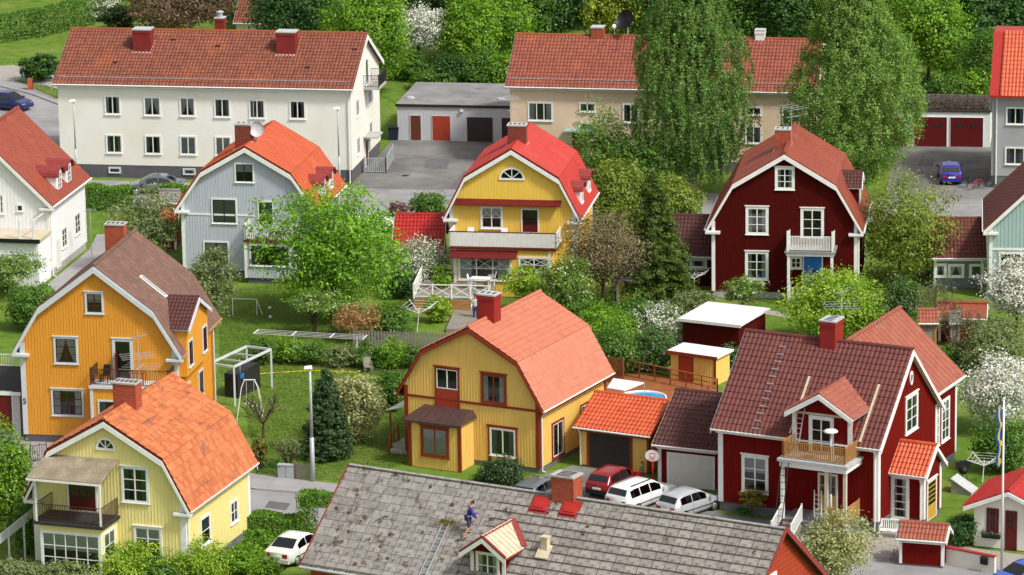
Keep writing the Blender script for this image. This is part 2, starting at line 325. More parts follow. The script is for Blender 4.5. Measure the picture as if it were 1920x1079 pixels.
# ------------------------------------------------------------------ house
def W_ok(w): return w > .6
class House:
    def __init__(s, name, label, cat, P, mansard=True, OG=.3, OE=.4, group=None, z0=0):
        s.x, s.y, s.yaw, s.W, s.L, s.zr, s.kw, s.zk, s.ze = P; s.OG, s.OE, s.z0 = OG, OE, z0
        s.root = thing(name, label, cat, (s.x, s.y, z0), s.yaw, group); s.ew = s.W/2+OE
        s.prof = [(-s.ew, s.ze), (-s.kw, s.zk), (0, s.zr), (s.kw, s.zk), (s.ew, s.ze)] if mansard else [(-s.ew, s.ze), (0, s.zr), (s.ew, s.ze)]
        s.holes = {}; s.planes = {'F': (0, 0, 0), 'R': (s.W/2, 0, math.pi/2), 'L': (-s.W/2, 0, -math.pi/2), 'B': (0, s.L, math.pi)}
    def rz(s, u):
        for (a, za), (b, zb) in zip(s.prof[:-1], s.prof[1:]):
            if a <= u <= b: return za+(zb-za)*(u-a)/(b-a)
        return s.ze
    def loc(s, p):
        d = Vector((p.x-s.x, p.y-s.y, p.z-s.z0)); c, n = math.cos(-s.yaw), math.sin(-s.yaw); return Vector((d.x*c-d.y*n, d.x*n+d.y*c, d.z))
    def hit(s, key, px, py):
        u0, v0, rot = s.planes[key]; o = s.loc(CP); d = s.loc(CP+ray(px, py))-o
        c, n = math.cos(-rot), math.sin(-rot); f = lambda w, t: Vector(((w.x-u0*t)*c-(w.y-v0*t)*n, (w.x-u0*t)*n+(w.y-v0*t)*c, w.z))
        o, d = f(o, 1), f(d, 0); t = -o.y/d.y; q = o+d*t; return q.x, q.z
    def at(s, key, a, y=0, z=0):
        u0, v0, rot = s.planes[key]; c, n = math.cos(rot), math.sin(rot); return (u0+a*c-y*n, v0+a*n+y*c, z)
    def slopehit(s, i, px, py):
        """pixel -> (u,v,z) on roof slope i (segment of the profile)"""
        (a, za), (b, zb) = s.prof[i], s.prof[i+1]; o = s.loc(CP); d = s.loc(CP+ray(px, py))-o; n = Vector((-(zb-za), 0, b-a)); t = (Vector((a, 0, za))-o).dot(n)/d.dot(n); return o+d*t
    def part(s, mb, name, m, key=None, parent=None, a=0, y=0, z=0, **kw):
        if key: return mb.build(name, m, parent or s.root, loc=s.at(key, a, y, z), rz=s.planes[key][2], **kw)
        return mb.build(name, m, parent or s.root, **kw)
    def walls(s, m, plinth=.45, plm='plinth', back=True):
        t = .13; z0 = plinth; h = s.W/2
        poly = [(-h, z0), (h, z0), (h, s.rz(h)-t)]+[(u, z-t) for u, z in reversed(s.prof) if abs(u) < h-.01]+[(-h, s.rz(-h)-t)]
        s.wall = s.part(MB().prism(poly, 0, s.L), 'wall', m)
        s.part(MB().box(-h+.03, .03, -.05, h-.03, s.L-.03, plinth+.01), 'plinth', plm); s.plinth = plinth; s.wm = m
    def battens(s, key, m=None, sp=.18, w=.038, t=.015, z0=None, z1=None, a0=None, a1=None):
        m = m or s.wm; mb = MB(); z0 = s.plinth+.02 if z0 is None else z0
        if a0 is None:
            if key == 'F': a0, a1 = -s.W/2, s.W/2
            elif key == 'R': a0, a1 = 0, s.L
            elif key == 'L': a0, a1 = -s.L, 0
        n = round((a1-a0)/sp)
        for i in range(1, n):
            a = a0+(a1-a0)*i/n; top = z1 if z1 is not None else ((s.rz(a) if key == 'F' else s.rz(s.W/2))-.17)
            cuts = sorted((c[1], c[3]) for c in s.holes.get(key, []) if c[0] < a+w/2 and c[2] > a-w/2); cur = z0
            for c0, c1 in cuts+[(top, top)]:
                if c0-cur > .05: mb.box(a-w/2, -t, cur, a+w/2, .0, min(c0, top))
                cur = max(cur, c1)
                if cur >= top: break
        if mb.v: s.part(mb, 'cladding_batten', m, key, kind='stuff')
    def roof(s, m, slab, kind='pan', cw=.24, cl=.36, amp=.045, caps=True, capm=None, barge='trim', bh=.2, bo=.1, v0=None, v1=None, seg=4, back=True):
        v0 = -s.OG if v0 is None else v0; v1 = s.L+s.OG if v1 is None else v1; th = .15
        poly = [(u, z-th) for u, z in s.prof]+[(u, z) for u, z in reversed(s.prof)]
        s.roofo = s.part(MB().prism(poly, v0, v1), 'roof', slab)
        n = len(s.prof)-1
        for i in range(n):
            a, b = s.prof[i], s.prof[i+1]; lo, hi = (a, b) if a[1] < b[1] else (b, a); mb = MB()
            slope_cover(mb, lo, hi, v0+.02, v1-.02, kind, cw, cl, amp, seg=seg); s.part(mb, 'roof_covering', m, parent=s.roofo, kind='stuff')
        if caps: mb = MB(); ridge_caps(mb, 0, s.zr+.05, v0, v1); s.part(mb, 'ridge_tile', capm or m, parent=s.roofo, kind='stuff')
        if barge:
            for va, vb in ((v0-.045, v0-.003), (v1+.003, v1+.045)):
                for sg in (0, 1):
                    pr = [p for p in s.prof if (p[0] <= 0 if sg == 0 else p[0] >= 0)]
                    s.part(MB().prism([(u, z-bo-bh) for u, z in pr]+[(u, z-bo) for u, z in reversed(pr)], va, vb), 'bargeboard', barge)
    def trims(s, m='trim', w=.16, returns=True, sides=('FR', 'FL', 'BR'), gutter=True, gm='trim', pipe=('R',), soffit=True):
        h = s.W/2; zt = s.rz(h)-.2
        for c in sides:
            u = h if c[1] == 'R' else -h; v = 0 if c[0] == 'F' else s.L; sx = 1 if u > 0 else -1; sv = -1 if v == 0 else 1
            mb = MB(); x0, x1 = sorted((u-sx*w, u+sx*.035)); y0, y1 = sorted((v+sv*.035, v+sv*.001)); mb.box(x0, y0, s.plinth, x1, y1, zt)
            x0, x1 = sorted((u+sx*.001, u+sx*.033)); y0, y1 = sorted((v, v-sv*w)); mb.box(x0, y0, s.plinth, x1, y1, zt); s.part(mb, 'corner_board', m)
        if returns:
            for sx in (-1, 1):
                x0, x1 = sorted((sx*(h-.55), sx*(s.ew+.03))); mb = MB(); mb.box(x0, -s.OG-.06, s.ze-.30, x1, -.002, s.ze-.17); mb.box(x0+.04, -s.OG+.05, s.ze-.38, x1-.04, -.003, s.ze-.302); s.part(mb, 'eave_return', m)
        for sx, c in ((1, 'R'), (-1, 'L')):
            if soffit: x0, x1 = sorted((sx*(h+.04), sx*s.ew)); s.part(MB().box(x0, 0, s.ze-.22, x1, s.L, s.ze-.16), 'soffit', m)
            if gutter: s.part(MB().tube([(sx*(s.ew+.06), -s.OG, s.ze-.05), (sx*(s.ew+.06), s.L+s.OG, s.ze-.05)], .065, 6), 'gutter', gm)
            if c in pipe:
                x = sx*(h+.1); s.part(MB().tube([(sx*(s.ew+.05), .12, s.ze-.1), (x, .14, s.ze-.5), (x, .14, .12), (x+sx*.2, .14, .06)], .045, 6), 'downpipe', gm)
    def win(s, key, px, cols=2, rows=1, trim='trim', sash=None, cw=.1, curtain=None, name='window', proud=.055, head=0, sill=.04, leaf=None, leaf_h=0, xbar=False, zmin=None):
        x0, y0, x1, y1 = px; cx, cy = (x0+x1)/2, (y0+y1)/2
        return s.winm(key, s.hit(key, x0, cy)[0], s.hit(key, cx, y1)[1], s.hit(key, x1, cy)[0], s.hit(key, cx, y0)[1], cols, rows, trim, sash, cw, curtain, name, proud, head, sill, leaf, leaf_h, xbar)
    def winm(s, key, a0, z0, a1, z1, cols=2, rows=1, trim='trim', sash=None, cw=.1, curtain=None, name='window', proud=.055, head=0, sill=.04, leaf=None, leaf_h=0, xbar=False):
        curtain = curtain or (RNG.choice([('curtain', 'sides'), ('curtain', 'half'), ('curtain_grey', 'sides'), ('curtain', 'tent'), None]) if name == 'window' and W_ok(a1-a0) else None); sash = sash or trim; s.holes.setdefault(key, []).append((a0-.02, z0-.02, a1+.02, z1+.02)); a = (a0+a1)/2; W, H = a1-a0, z1-z0; h = W/2
        mb = MB(); mb.box(-h, -proud, 0, -h+cw, -.001, H); mb.box(h-cw, -proud, 0, h, -.001, H); mb.box(-h+cw, -proud, H-cw, h-cw, -.001, H); mb.box(-h+cw, -proud, 0, h-cw, -.001, cw*(.75 if name == 'window' else .2))
        if head: mb.box(-h-.06, -proud-.05, H, h+.06, -.001, H+head)
        if sill and name == 'window': mb.box(-h-.04, -proud-.05, -sill, h+.04, -.001, 0)
        w = s.part(mb, name, trim, key, a=a, z=z0); iw, iz0, iz1 = h-cw, cw*(.75 if name == 'window' else .2), H-cw
        MB().box(-iw, -.008, iz0, iw, -.001, iz1).build('dark_backing', 'dark_backing', w)
        if leaf:
            MB().box(-iw, -.04, iz0, iw, -.009, iz1 if not leaf_h else iz0+(iz1-iz0)*leaf_h).build('door_leaf', leaf, w)
            iz0 = iz1-(iz1-iz0)*.0 if not leaf_h else iz0+(iz1-iz0)*leaf_h
            if not leaf_h: return w
        if curtain:
            cm, cs = curtain if isinstance(curtain, tuple) else (curtain, 'sides')
            mb = MB(); hh = iz1-iz0
            if cs == 'full': mb.box(-iw, -.014, iz0, iw, -.01, iz1)
            elif cs == 'half': mb.box(-iw, -.014, iz0+hh*.55, iw, -.01, iz1)
            elif cs == 'tent': mb.prism([(-iw, iz0), (-iw*.75, iz0), (-iw*.3, iz0+hh*.5), (0, iz1), (-iw, iz1)], -.014, -.01); mb.prism([(iw*.75, iz0), (iw, iz0), (iw, iz1), (0, iz1), (iw*.3, iz0+hh*.5)], -.014, -.01)
            else: mb.box(-iw, -.014, iz0, -iw*.52, -.01, iz1); mb.box(iw*.52, -.014, iz0, iw, -.01, iz1)
            mb.build('curtain', cm, w)
        sw = .05; mb = MB(); f = -.05
        mb.box(-iw, f, iz0, -iw+sw, -.003, iz1); mb.box(iw-sw, f, iz0, iw, -.003, iz1); mb.box(-iw+sw, f, iz0, iw-sw, -.003, iz0+sw); mb.box(-iw+sw, f, iz1-sw, iw-sw, -.003, iz1)
        bw = .07 if cols <= 3 else .045; cwid = (2*iw-2*sw)/cols; rh = (iz1-iz0-2*sw)/rows
        for i in range(1, cols): x = -iw+sw+cwid*i; mb.box(x-bw/2, f, iz0+sw, x+bw/2, -.003, iz1-sw)
        for j in range(1, rows):
            z = iz0+sw+rh*j
            for i in range(cols): xa = -iw+sw+cwid*i+(bw/2 if i else 0); xb = -iw+sw+cwid*(i+1)-(bw/2 if i < cols-1 else 0); mb.box(xa, f+.008, z-.02, xb, -.004, z+.02)
        if xbar:
            z = iz0+sw+rh*(rows-1)
            for i in range(cols): xa = -iw+sw+cwid*i; mb.bar((xa, -.03, z), (xa+cwid, -.03, z+rh), .03); mb.bar((xa, -.026, z+rh), (xa+cwid, -.026, z), .03)
        mb.build('sash', sash, w)
        for i in range(cols):
            for j in range(rows):
                p = obj('pane', unitquad('glass'), w, (-iw+sw+cwid*(i+.5), -.022, iz0+sw+rh*(j+.5))); p.scale = (cwid*.999, 1, rh*.999)
        return w
    def lunette(s, key, px, trim='trim'):
        x0, y0, x1, y1 = px; cx = (x0+x1)/2; a0, a1 = s.hit(key, x0, y1)[0], s.hit(key, x1, y1)[0]; z0, z1 = s.hit(key, cx, y1)[1], s.hit(key, cx, y0)[1]
        s.holes.setdefault(key, []).append((a0+.05, z0, a1-.05, z1-.08)); h = (a1-a0)/2; H = z1-z0; n = 12; c = .13
        arc = lambda k, e: [(-(h-e)*math.cos(math.pi*i/n), c*.7*(e > 0)+(H-e-c*.7*(e > 0))*math.sin(math.pi*i/n)) for i in range(n+1)]
        O, I = arc(0, 0), arc(0, c); mb = MB()
        for i in range(n): mb.prism([O[i], I[i], I[i+1], O[i+1]], -.055, -.001)
        mb.box(-h, -.07, -.03, h, -.001, c*.7)
        w = s.part(mb, 'window', trim, key, a=(a0+a1)/2, z=z0)
        MB().prism(list(reversed(I)), -.008, -.002).build('dark_backing', 'dark_backing', w); MB().prism(list(reversed(I)), -.022, -.02).build('pane', 'glass', w)
        mb = MB()
        for t in (.25, .5, .75): mb.bar((0, -.035, c*.7), (-(h-c)*math.cos(math.pi*t), -.035, c*.7+(H-2*c+.03)*math.sin(math.pi*t)), .045)
        mb.build('sash', trim, w)
    def chimney(s, u, v, w, d, ztop, m='brick', cap='concrete', pots=0, zb=None, cowl=None):
        zb = (s.rz(u+w/2*(1 if u >= 0 else -1))-.35) if zb is None else zb
        if m.startswith('brick'):
            mb = MB().box(-w/2+.012, -d/2+.012, zb, w/2-.012, d/2-.012, ztop); ch = s.part(mb, 'chimney', 'mortar'); ch.location = (u, v, 0); bb = MB(); nz = int((ztop-zb)/.085)
            for j in range(nz):
                z = zb+j*.085
                for (ax, ln, oth) in ((0, w, d), (1, d, w)):
                    n = max(2, round(ln/.25)); b = ln/n
                    for i in range(-1, n):
                        a0 = max(-ln/2, -ln/2+(i+.5*(j % 2))*b+.008); a1 = min(ln/2, -ln/2+(i+1+.5*(j % 2))*b-.008)
                        if a1-a0 < .03: continue
                        for sg in (-1, 1):
                            r = RNG.random()*.9+.05; o0, o1 = sorted((sg*oth/2, sg*(oth/2-.05)))
                            if ax == 0: bb.box(a0, o0, z, a1, o1, z+.072, r)
                            else: bb.box(o0, a0, z, o1, a1, z+.072, r)
            bb.build('brick', m, ch, kind='stuff')
        else:
            mb = MB().box(-w/2, -d/2, zb, w/2, d/2, ztop); mb.box(-w/2-.04, -d/2-.04, ztop-.22, w/2+.04, d/2+.04, ztop+.004); ch = s.part(mb, 'chimney', m); ch.location = (u, v, 0)
        MB().box(-w/2-.05, -d/2-.05, ztop+.006, w/2+.05, d/2+.05, ztop+.09).build('cap', cap, ch)
        pm = MB()
        for i in range(pots):
            x = -w/2+w*(i+.5)/pots; pm.box(x-.07, -d/2+.22, ztop+.09, x+.07, d/2-.22, ztop+.10)
        if pots: pm.build('flue_opening', 'black', ch)
        if cowl: MB().lathe([(.2, 0), (.2, .3), (.3, .34), (.3, .4), (.05, .5), (0, .5)], 10, (0, 0, ztop+.09)).build('cowl', cowl, ch)
        zz = s.rz(u+w/2); MB().hexa([(-w/2-.12, -d/2-.12, s.rz(u-w/2-.12)-.02), (w/2+.12, -d/2-.12, s.rz(u+w/2+.12)-.02), (w/2+.12, d/2+.12, s.rz(u+w/2+.12)-.02), (-w/2-.12, d/2+.12, s.rz(u-w/2-.12)-.02)],
                  [(-w/2-.12, -d/2-.12, s.rz(u-w/2-.12)+.07), (w/2+.12, -d/2-.12, s.rz(u+w/2+.12)+.07), (w/2+.12, d/2+.12, s.rz(u+w/2+.12)+.07), (-w/2-.12, d/2+.12, s.rz(u-w/2-.12)+.07)]).build('flashing', 'lead', ch)
        return ch
    def dormer(s, key, a0, a1, yf, zb, ze, zr, depth, wm, rm, trim='trim', shape='gable', kind='pan', cw=.22, cl=.33, over=.16, cols=2, rows=2, wins=1, slab='trim'):
        m = (a0+a1)/2; loc = s.at(key, 0, 0, 0); rz = s.planes[key][2]
        if shape == 'gable': prof = [(a0-over, ze), (m, zr), (a1+over, ze)]
        elif shape == 'barrel': prof = [(m-(m-a0+over)*math.cos(math.pi*i/8), ze+(zr-ze)*math.sin(math.pi*i/8)) for i in range(9)]
        else: prof = [(a0-over, zr), (a1+over, zr+.03)]
        poly = [(a0, zb), (a1, zb), (a1, (ze if shape != 'shed' else zr)-.06)]+[(u, z-.08) for u, z in reversed(prof[1:-1]) if a0 < u < a1]+[(a0, (ze if shape != 'shed' else zr)-.06)]
        d = MB().prism(poly, yf, yf+depth).build('dormer', wm, s.root, loc=loc, rz=rz)
        if shape == 'shed': pl = None
        r = MB().prism([(u, z-.1) for u, z in prof]+[(u, z) for u, z in reversed(prof)], yf-over*1.4, yf+depth).build('dormer_roof', slab if shape == 'gable' else rm, d)
        if shape == 'gable':
            mb = MB()
            for a, b in ((prof[0], prof[1]), (prof[2], prof[1])): slope_cover(mb, a, b, yf-over*1.4, yf+depth, kind, cw, cl)
            mb2 = MB(); ridge_caps(mb2, m, zr+.04, yf-over*1.4, yf+depth, .1); mb.v, off = mb.v+mb2.v, len(mb.v); mb.f += [tuple(i+off for i in f) for f in mb2.f]; mb.r += mb2.r
            # covering is one joined piece of the dormer
            mb.build('dormer_covering', rm, d, kind='stuff')
            MB().prism([(u, z-.3) for u, z in prof]+[(u, z-.04) for u, z in reversed(prof)], yf-over*1.4-.04, yf-over*1.4-.003).build('bargeboard', trim, d)
        key2 = key+'d%d' % len(s.planes); u0, v0, rot = s.planes[key]; p = s.at(key, 0, yf, 0); s.planes[key2] = (p[0], p[1], rot)
        return d, key2
def railing(parent, p, q, h, m, sp=.12, bw=.03, post=.07, top=.06, panel=None, names=('handrail', 'baluster', 'post'), posts=True):
    p, q = Vector(p), Vector(q); d = q-p; n = max(1, round(d.length/sp)); up = Vector((0, 0, h))
    MB().bar(p+up, q+up, top, top*.7).build(names[0], m, parent); MB().bar(p+Vector((0, 0, .12)), q+Vector((0, 0, .12)), top*.8, top*.6).build('bottom_rail', m, parent)
    if panel: MB().bar(p+Vector((0, 0, .12+(h-.16)/2)), q+Vector((0, 0, .12+(h-.16)/2)), .02, h-.2).build('panel', panel, parent)
    else:
        mb = MB()
        for i in range(n+1): a = p+d*(i/n); mb.bar(a+Vector((0, 0, .08)), a+Vector((0, 0, h)), bw, bw)
        mb.build(names[1], m, parent, kind='stuff')
    if posts:
        for a in (p, q): MB().bar(a, a+Vector((0, 0, h+.1)), post, post).build(names[2], m, parent)
def xrailing(parent, p, q, h, m, bay=1.2):
    p, q = Vector(p), Vector(q); d = q-p; n = max(1, round(d.length/bay)); up = Vector((0, 0, 1)); mb = MB()
    MB().bar(p+up*h, q+up*h, .09, .05).build('handrail', m, parent); MB().bar(p+up*.15, q+up*.15, .06, .06).build('bottom_rail', m, parent)
    for i in range(n+1): a = p+d*(i/n); MB().bar(a, a+up*(h+.06), .1, .1).build('post', m, parent)
    for i in range(n): a, b = p+d*(i/n), p+d*((i+1)/n); k = MB().bar(a+up*.18, b+up*(h-.05), .05); k.bar(a+up*(h-.05), b+up*.18, .045); k.build('cross_brace', m, parent)
# ------------------------------------------------------------------ vegetation
def leaf_mesh(name, C, N, S, R, m, asp=.6):
    n = len(C); rg = np.random.default_rng(n); N = N/np.maximum(1e-6, np.linalg.norm(N, axis=1))[:, None]
    T = rg.normal(size=(n, 3)); T -= N*(T*N).sum(1)[:, None]; T /= np.maximum(1e-6, np.linalg.norm(T, axis=1))[:, None]; B = np.cross(N, T)
    a = T*S[:, None]*.5; b = B*S[:, None]*.5*asp
    V = np.stack([C-a, C-b*1.0+a*.1, C+a, C+b+a*.1], 1).reshape(-1, 3).astype(np.float32)
    me = bpy.data.meshes.new(name); me.vertices.add(4*n); me.vertices.foreach_set('co', V.ravel()); me.loops.add(4*n); me.loops.foreach_set('vertex_index', np.arange(4*n, dtype=np.int32))
    me.polygons.add(n); me.polygons.foreach_set('loop_start', np.arange(0, 4*n, 4, dtype=np.int32)); me.polygons.foreach_set('loop_total', np.full(n, 4, np.int32))
    at = me.attributes.new('rnd', 'FLOAT', 'FACE'); at.data.foreach_set('value', np.clip(R, .002, .998).astype(np.float32)); me.materials.append(MATS[m]); me.update(calc_edges=True); return me
def unit(a): return a/np.maximum(1e-9, np.linalg.norm(a, axis=-1, keepdims=True))
def crown_cloud(rg, rad, leaf, dens=2.4, lob=.3, clump=.2, bias=.45, flat=.0, nlobe=14, hollow=0):
    """leaf centres, normals and random values of an uneven crown of half-axes rad around the origin"""
    rad = np.array(rad, float); mr = float(np.prod(rad)**(1/3)); area = 4*math.pi*mr*mr; N = int(np.clip(1.2*dens*area/(leaf*leaf*.35), 250, 60000))
    per = 26; nc = max(10, N//per); d = unit(rg.normal(size=(nc, 3))); lobes = unit(rg.normal(size=(nlobe, 3))); amp = rg.uniform(-1, 1, nlobe)
    f = 1+lob*(np.clip((d@lobes.T), 0, 1)**6@amp); f = np.clip(f, .38, 1.5)
    r = rg.random(nc)**bias; c = d*r[:, None]*f[:, None]
    if flat: c[:, 2] = np.where(c[:, 2] < -flat, -flat+(c[:, 2]+flat)*.25, c[:, 2])
    C = np.repeat(c, per, 0); cl = clump*rg.uniform(.6, 1.4, (nc, 1)); off = rg.normal(size=(nc*per, 3))*np.repeat(cl, per, 0)*.55; off[:, 2] *= .7
    P = (C+off)*rad; out = unit(C*np.array([1, 1, 1.2])+off*.8); nr = unit(out*.55+np.array([0, 0, .55])+rg.normal(size=P.shape)*.5)
    tone = np.repeat(rg.normal(0, .16, nc), per); R = np.clip(.5+tone+rg.normal(0, .2, len(P)), 0, 1)
    return P, nr, R, c*rad
def limbs(rg, base, top, r0, targets, n=7, droop=0):
    mb = MB(); base, top = Vector(base), Vector(top); mid = base.lerp(top, .5)+Vector((rg.normal()*.06, rg.normal()*.06, 0))*(top-base).length
    pts = [base, base.lerp(mid, .5), mid, mid.lerp(top, .6), top]; mb.tube([base-Vector((0, 0, .1))]+pts, [r0*1.25, r0*1.15, r0*.9, r0*.75, r0*.5, r0*.22], 8)
    idx = rg.permutation(len(targets))[:n]
    for i in idx:
        t = Vector(targets[i]); k = rg.uniform(.3, .8); s = base.lerp(top, k); m = s.lerp(t, .5)+Vector((0, 0, (t-s).length*.12)); mb.tube([s, m, t], [r0*.42*(1.2-k), r0*.26, r0*.07], 6)
    return mb
def scl(bx, by, ty, wpx):
    p = G(bx, by); k = pxm(p); return p, (by-ty)/k/math.cos(PITCH), wpx/2/k
def tree(name, label, cat, bx, by, ty, wpx, m, th=.25, leaf=.2, dens=2.4, lob=.3, clump=.22, bark='bark', group=None, seed=None, deep=.9, trunk=None, flat=0, bias=.45, z0=0, nl=7):
    p, H, rx = scl(bx, by, ty, wpx); p = Vector((p.x, p.y, z0)); H -= z0*0
    rg = np.random.default_rng(seed if seed is not None else int(bx*7+by*13)); t = H*th; rzz = (H-t)/2; o = thing(name, label, cat, p, 0, group)
    P, N, R, c = crown_cloud(rg, (rx, rx*deep, rzz), leaf, dens, lob, clump, bias, flat); off = np.array([0, 0, t+rzz]); P = P+off; P[:, 2] = np.maximum(P[:, 2], .03)
    S = leaf*rg.uniform(.7, 1.3, len(P))
    obj('crown', leaf_mesh('crown', P, N, S, R, m), o)
    limbs(rg, (0, 0, 0), (rg.normal()*.1*rx, rg.normal()*.1*rx, t+rzz*1.2), (trunk or max(.05, H*.018)), c*.8+off, nl).build('trunk', bark, o, True)
    return o
def shrub(name, label, bx, by, ty, wpx, m, leaf=.16, dens=2.4, lob=.25, clump=.25, cat='shrub', group=None, deep=.9, seed=None, bias=.5, stem='bark'):
    p, H, rx = scl(bx, by, ty, wpx); rg = np.random.default_rng(seed if seed is not None else int(bx*7+by*13)); o = thing(name, label, cat, p, 0, group)
    P, N, R, c = crown_cloud(rg, (rx, rx*deep, H*.5), leaf, dens, lob, clump, bias, .75); P = P+np.array([0, 0, H*.5]); P[:, 2] = np.maximum(P[:, 2], .02)
    obj('foliage', leaf_mesh('foliage', P, N, leaf*rg.uniform(.7, 1.3, len(P)), R, m), o)
    mb = MB()
    for i in range(5): t = Vector(c[rg.integers(len(c))])*.6+Vector((0, 0, H*.5)); mb.tube([(rg.normal()*.08, rg.normal()*.08, -.05), t*.5, t], [.045, .03, .01], 5)
    mb.build('stem', stem, o); return o
def hedge(name, label, pts, w, h, m, leaf=.13, dens=4, group=None, top=None):
    """clipped hedge along ground points"""
    pts = [Vector(p) for p in pts]; o = thing(name, label, 'hedge', pts[0], 0, group); rg = np.random.default_rng(int(abs(pts[0].x)*31+pts[0].y*7)); Ps, Ns = [], []
    for a, b in zip(pts[:-1], pts[1:]):
        d = b-a; ln = d.length; d.normalize(); s = Vector((-d.y, d.x, 0)); n = int(dens*ln*(2*h+w)/(leaf*leaf*.35)); u = rg.uniform(-w*.3, ln+w*.3, n)
        face = rg.random(n); z = rg.uniform(0, h, n); y = np.where(rg.random(n) < .5, -1, 1)*w/2; topf = face < w/(2*h+w); z = np.where(topf, h, z); y = np.where(topf, rg.uniform(-w/2, w/2, n), y)
        q = np.stack([u, y, z], 1); ins = rg.random(n)**2*.16; wob = .05*np.sin(u*3.1)+.05*np.sin(u*1.3+2); nn = np.where(topf[:, None], [[0, 0, 1.]], np.stack([0*u, np.sign(y), 0*u+.4], 1)); q = q-nn*ins[:, None]; q[:, 2] += wob*(q[:, 2] > h*.6)
        q = q+rg.normal(0, .035, q.shape); Mx = np.array([[d.x, d.y, 0], [s.x, s.y, 0], [0, 0, 1.]]); off = np.array(a-pts[0]); Ps.append(q@Mx+off); Ns.append((nn+rg.normal(0, .6, nn.shape))@Mx)
    P = np.concatenate(Ps); P[:, 2] = np.maximum(P[:, 2], .02)
    obj('foliage', leaf_mesh('foliage', P, np.concatenate(Ns), leaf*rg.uniform(.7, 1.3, len(P)), np.clip(rg.normal(.5, .24, len(P)), 0, 1), m), o)
    mb = MB()
    for a, b in zip(pts[:-1], pts[1:]):
        n = max(2, int((b-a).length/.5))
        for i in range(n+1): q = a.lerp(b, i/n)-pts[0]; mb.tube([q+Vector((0, 0, -.05)), q+Vector((rg.normal()*.05, rg.normal()*.05, h*.75))], [.03, .012], 5)
    mb.build('stem', 'bark', o); return o
def birch(name, label, bx, by, H, wpx, m, seed, droop=1.0, spread=.085):
    p = G(bx, by); k = pxm(p); R0 = wpx/2/k; rg = np.random.default_rng(seed); o = thing(name, label, 'tree', p)
    env = lambda t: np.interp(t, [0, .1, .25, .45, .65, .85, 1], [.25, .62, .95, 1, .78, .42, .08])
    ns = 2700; t = rg.random(ns)**.85; ang = rg.uniform(0, 2*math.pi, ns); nb = 26; bang = rg.uniform(0, 2*math.pi, nb); bt = rg.random(nb); bf = rg.uniform(.55, 1.22, nb)
    rr = np.sqrt(rg.random(ns))*.97; mod = np.ones(ns)
    for i in range(nb): w = np.exp(-((np.angle(np.exp(1j*(ang-bang[i])))/.45)**2)-((t-bt[i])/.1)**2); mod = mod*(1-w)+w*bf[i]
    r = R0*env(t)*rr*mod; z = H*(.14+.86*t); top = np.stack([np.cos(ang)*r, np.sin(ang)*r, z+H*.02], 1); ln = droop*rg.uniform(.8, 2.6, ns)*(1-.55*t)*(.5+.7*rr)
    n = 46; s = rg.random((ns, n))**.8; out = np.stack([np.cos(ang), np.sin(ang), 0*ang], 1); curve = np.sin(s*2.2)*.35
    P = top[:, None, :]+out[:, None, :]*(curve*ln[:, None]*.5)[:, :, None]; P[:, :, 2] -= s*ln[:, None]; P = P+rg.normal(0, spread, P.shape); P = P.reshape(-1, 3)
    N = np.repeat(out, n, 0)*.6+rg.normal(0, .55, P.shape)+np.array([0, 0, .3]); tone = np.repeat(rg.normal(0, .17, ns), n); R = np.clip(.5+tone+rg.normal(0, .18, len(P)), 0, 1); P[:, 2] = np.maximum(P[:, 2], .6)
    obj('crown', leaf_mesh('crown', P, N, .15*rg.uniform(.7, 1.3, len(P)), R, m, .75), o)
    mb = MB(); mb.tube([(0, 0, -.2), (.1, 0, H*.2), (-.1, .05, H*.45), (.12, 0, H*.7), (0, 0, H*.97)], [.32, .27, .2, .12, .02], 10)
    mb.build('trunk', 'bark_birch', o, True); mb = MB()
    for i in range(40):
        k0 = rg.uniform(.12, .85); a = rg.uniform(0, 2*math.pi); e = R0*float(env(k0))*.8; s = Vector((0, 0, H*(.1+.85*k0))); d = Vector((math.cos(a), math.sin(a), 0)); mb.tube([s, s+d*e*.5+Vector((0, 0, e*.42)), s+d*e+Vector((0, 0, e*.4))], [.075, .045, .012], 5)
    mb.build('branch', 'bark', o, True); return o
def conifer(name, label, bx, by, ty, wpx, m, leaf=.16, layers=26, cat='tree', seed=1, power=.8, droop=.25):
    p, H, rx = scl(bx, by, ty, wpx); rg = np.random.default_rng(seed); o = thing(name, label, cat, p); Ps, Ns, Rs = [], [], []
    for i in range(layers):
        t = (i+.5)/layers; R = rx*(1-t)**power+.08; nb = max(6, int(22*(1-t)+6))
        for j in range(nb):
            a = rg.uniform(0, 2*math.pi); L = R*rg.uniform(.75, 1.12); n = int(24+70*L*.6); s = rg.random(n)**.6; w = (1-s)*.22*L+.07; x = s*L; y = rg.normal(0, 1, n)*w; z = H*(.03+.95*t)-droop*x+rg.normal(0, .06, n)+.1*s*s*L
            q = np.stack([x*math.cos(a)-y*math.sin(a), x*math.sin(a)+y*math.cos(a), z], 1); Ps.append(q); Ns.append(np.array([math.cos(a)*.4, math.sin(a)*.4, .8])+rg.normal(0, .5, (n, 3))); Rs.append(np.clip(rg.normal(.35+.3*rg.random(), .18, n)+.2*(s-.6), 0, 1))
    P = np.concatenate(Ps); P[:, 2] = np.maximum(P[:, 2], .03)
    obj('crown', leaf_mesh('crown', P, np.concatenate(Ns), leaf*rg.uniform(.7, 1.3, len(P)), np.concatenate(Rs), m, .5), o)
    MB().tube([(0, 0, -.1), (0, 0, H*.5), (0, 0, H*.97)], [H*.022, H*.014, .01], 8).build('trunk', 'bark', o); return o
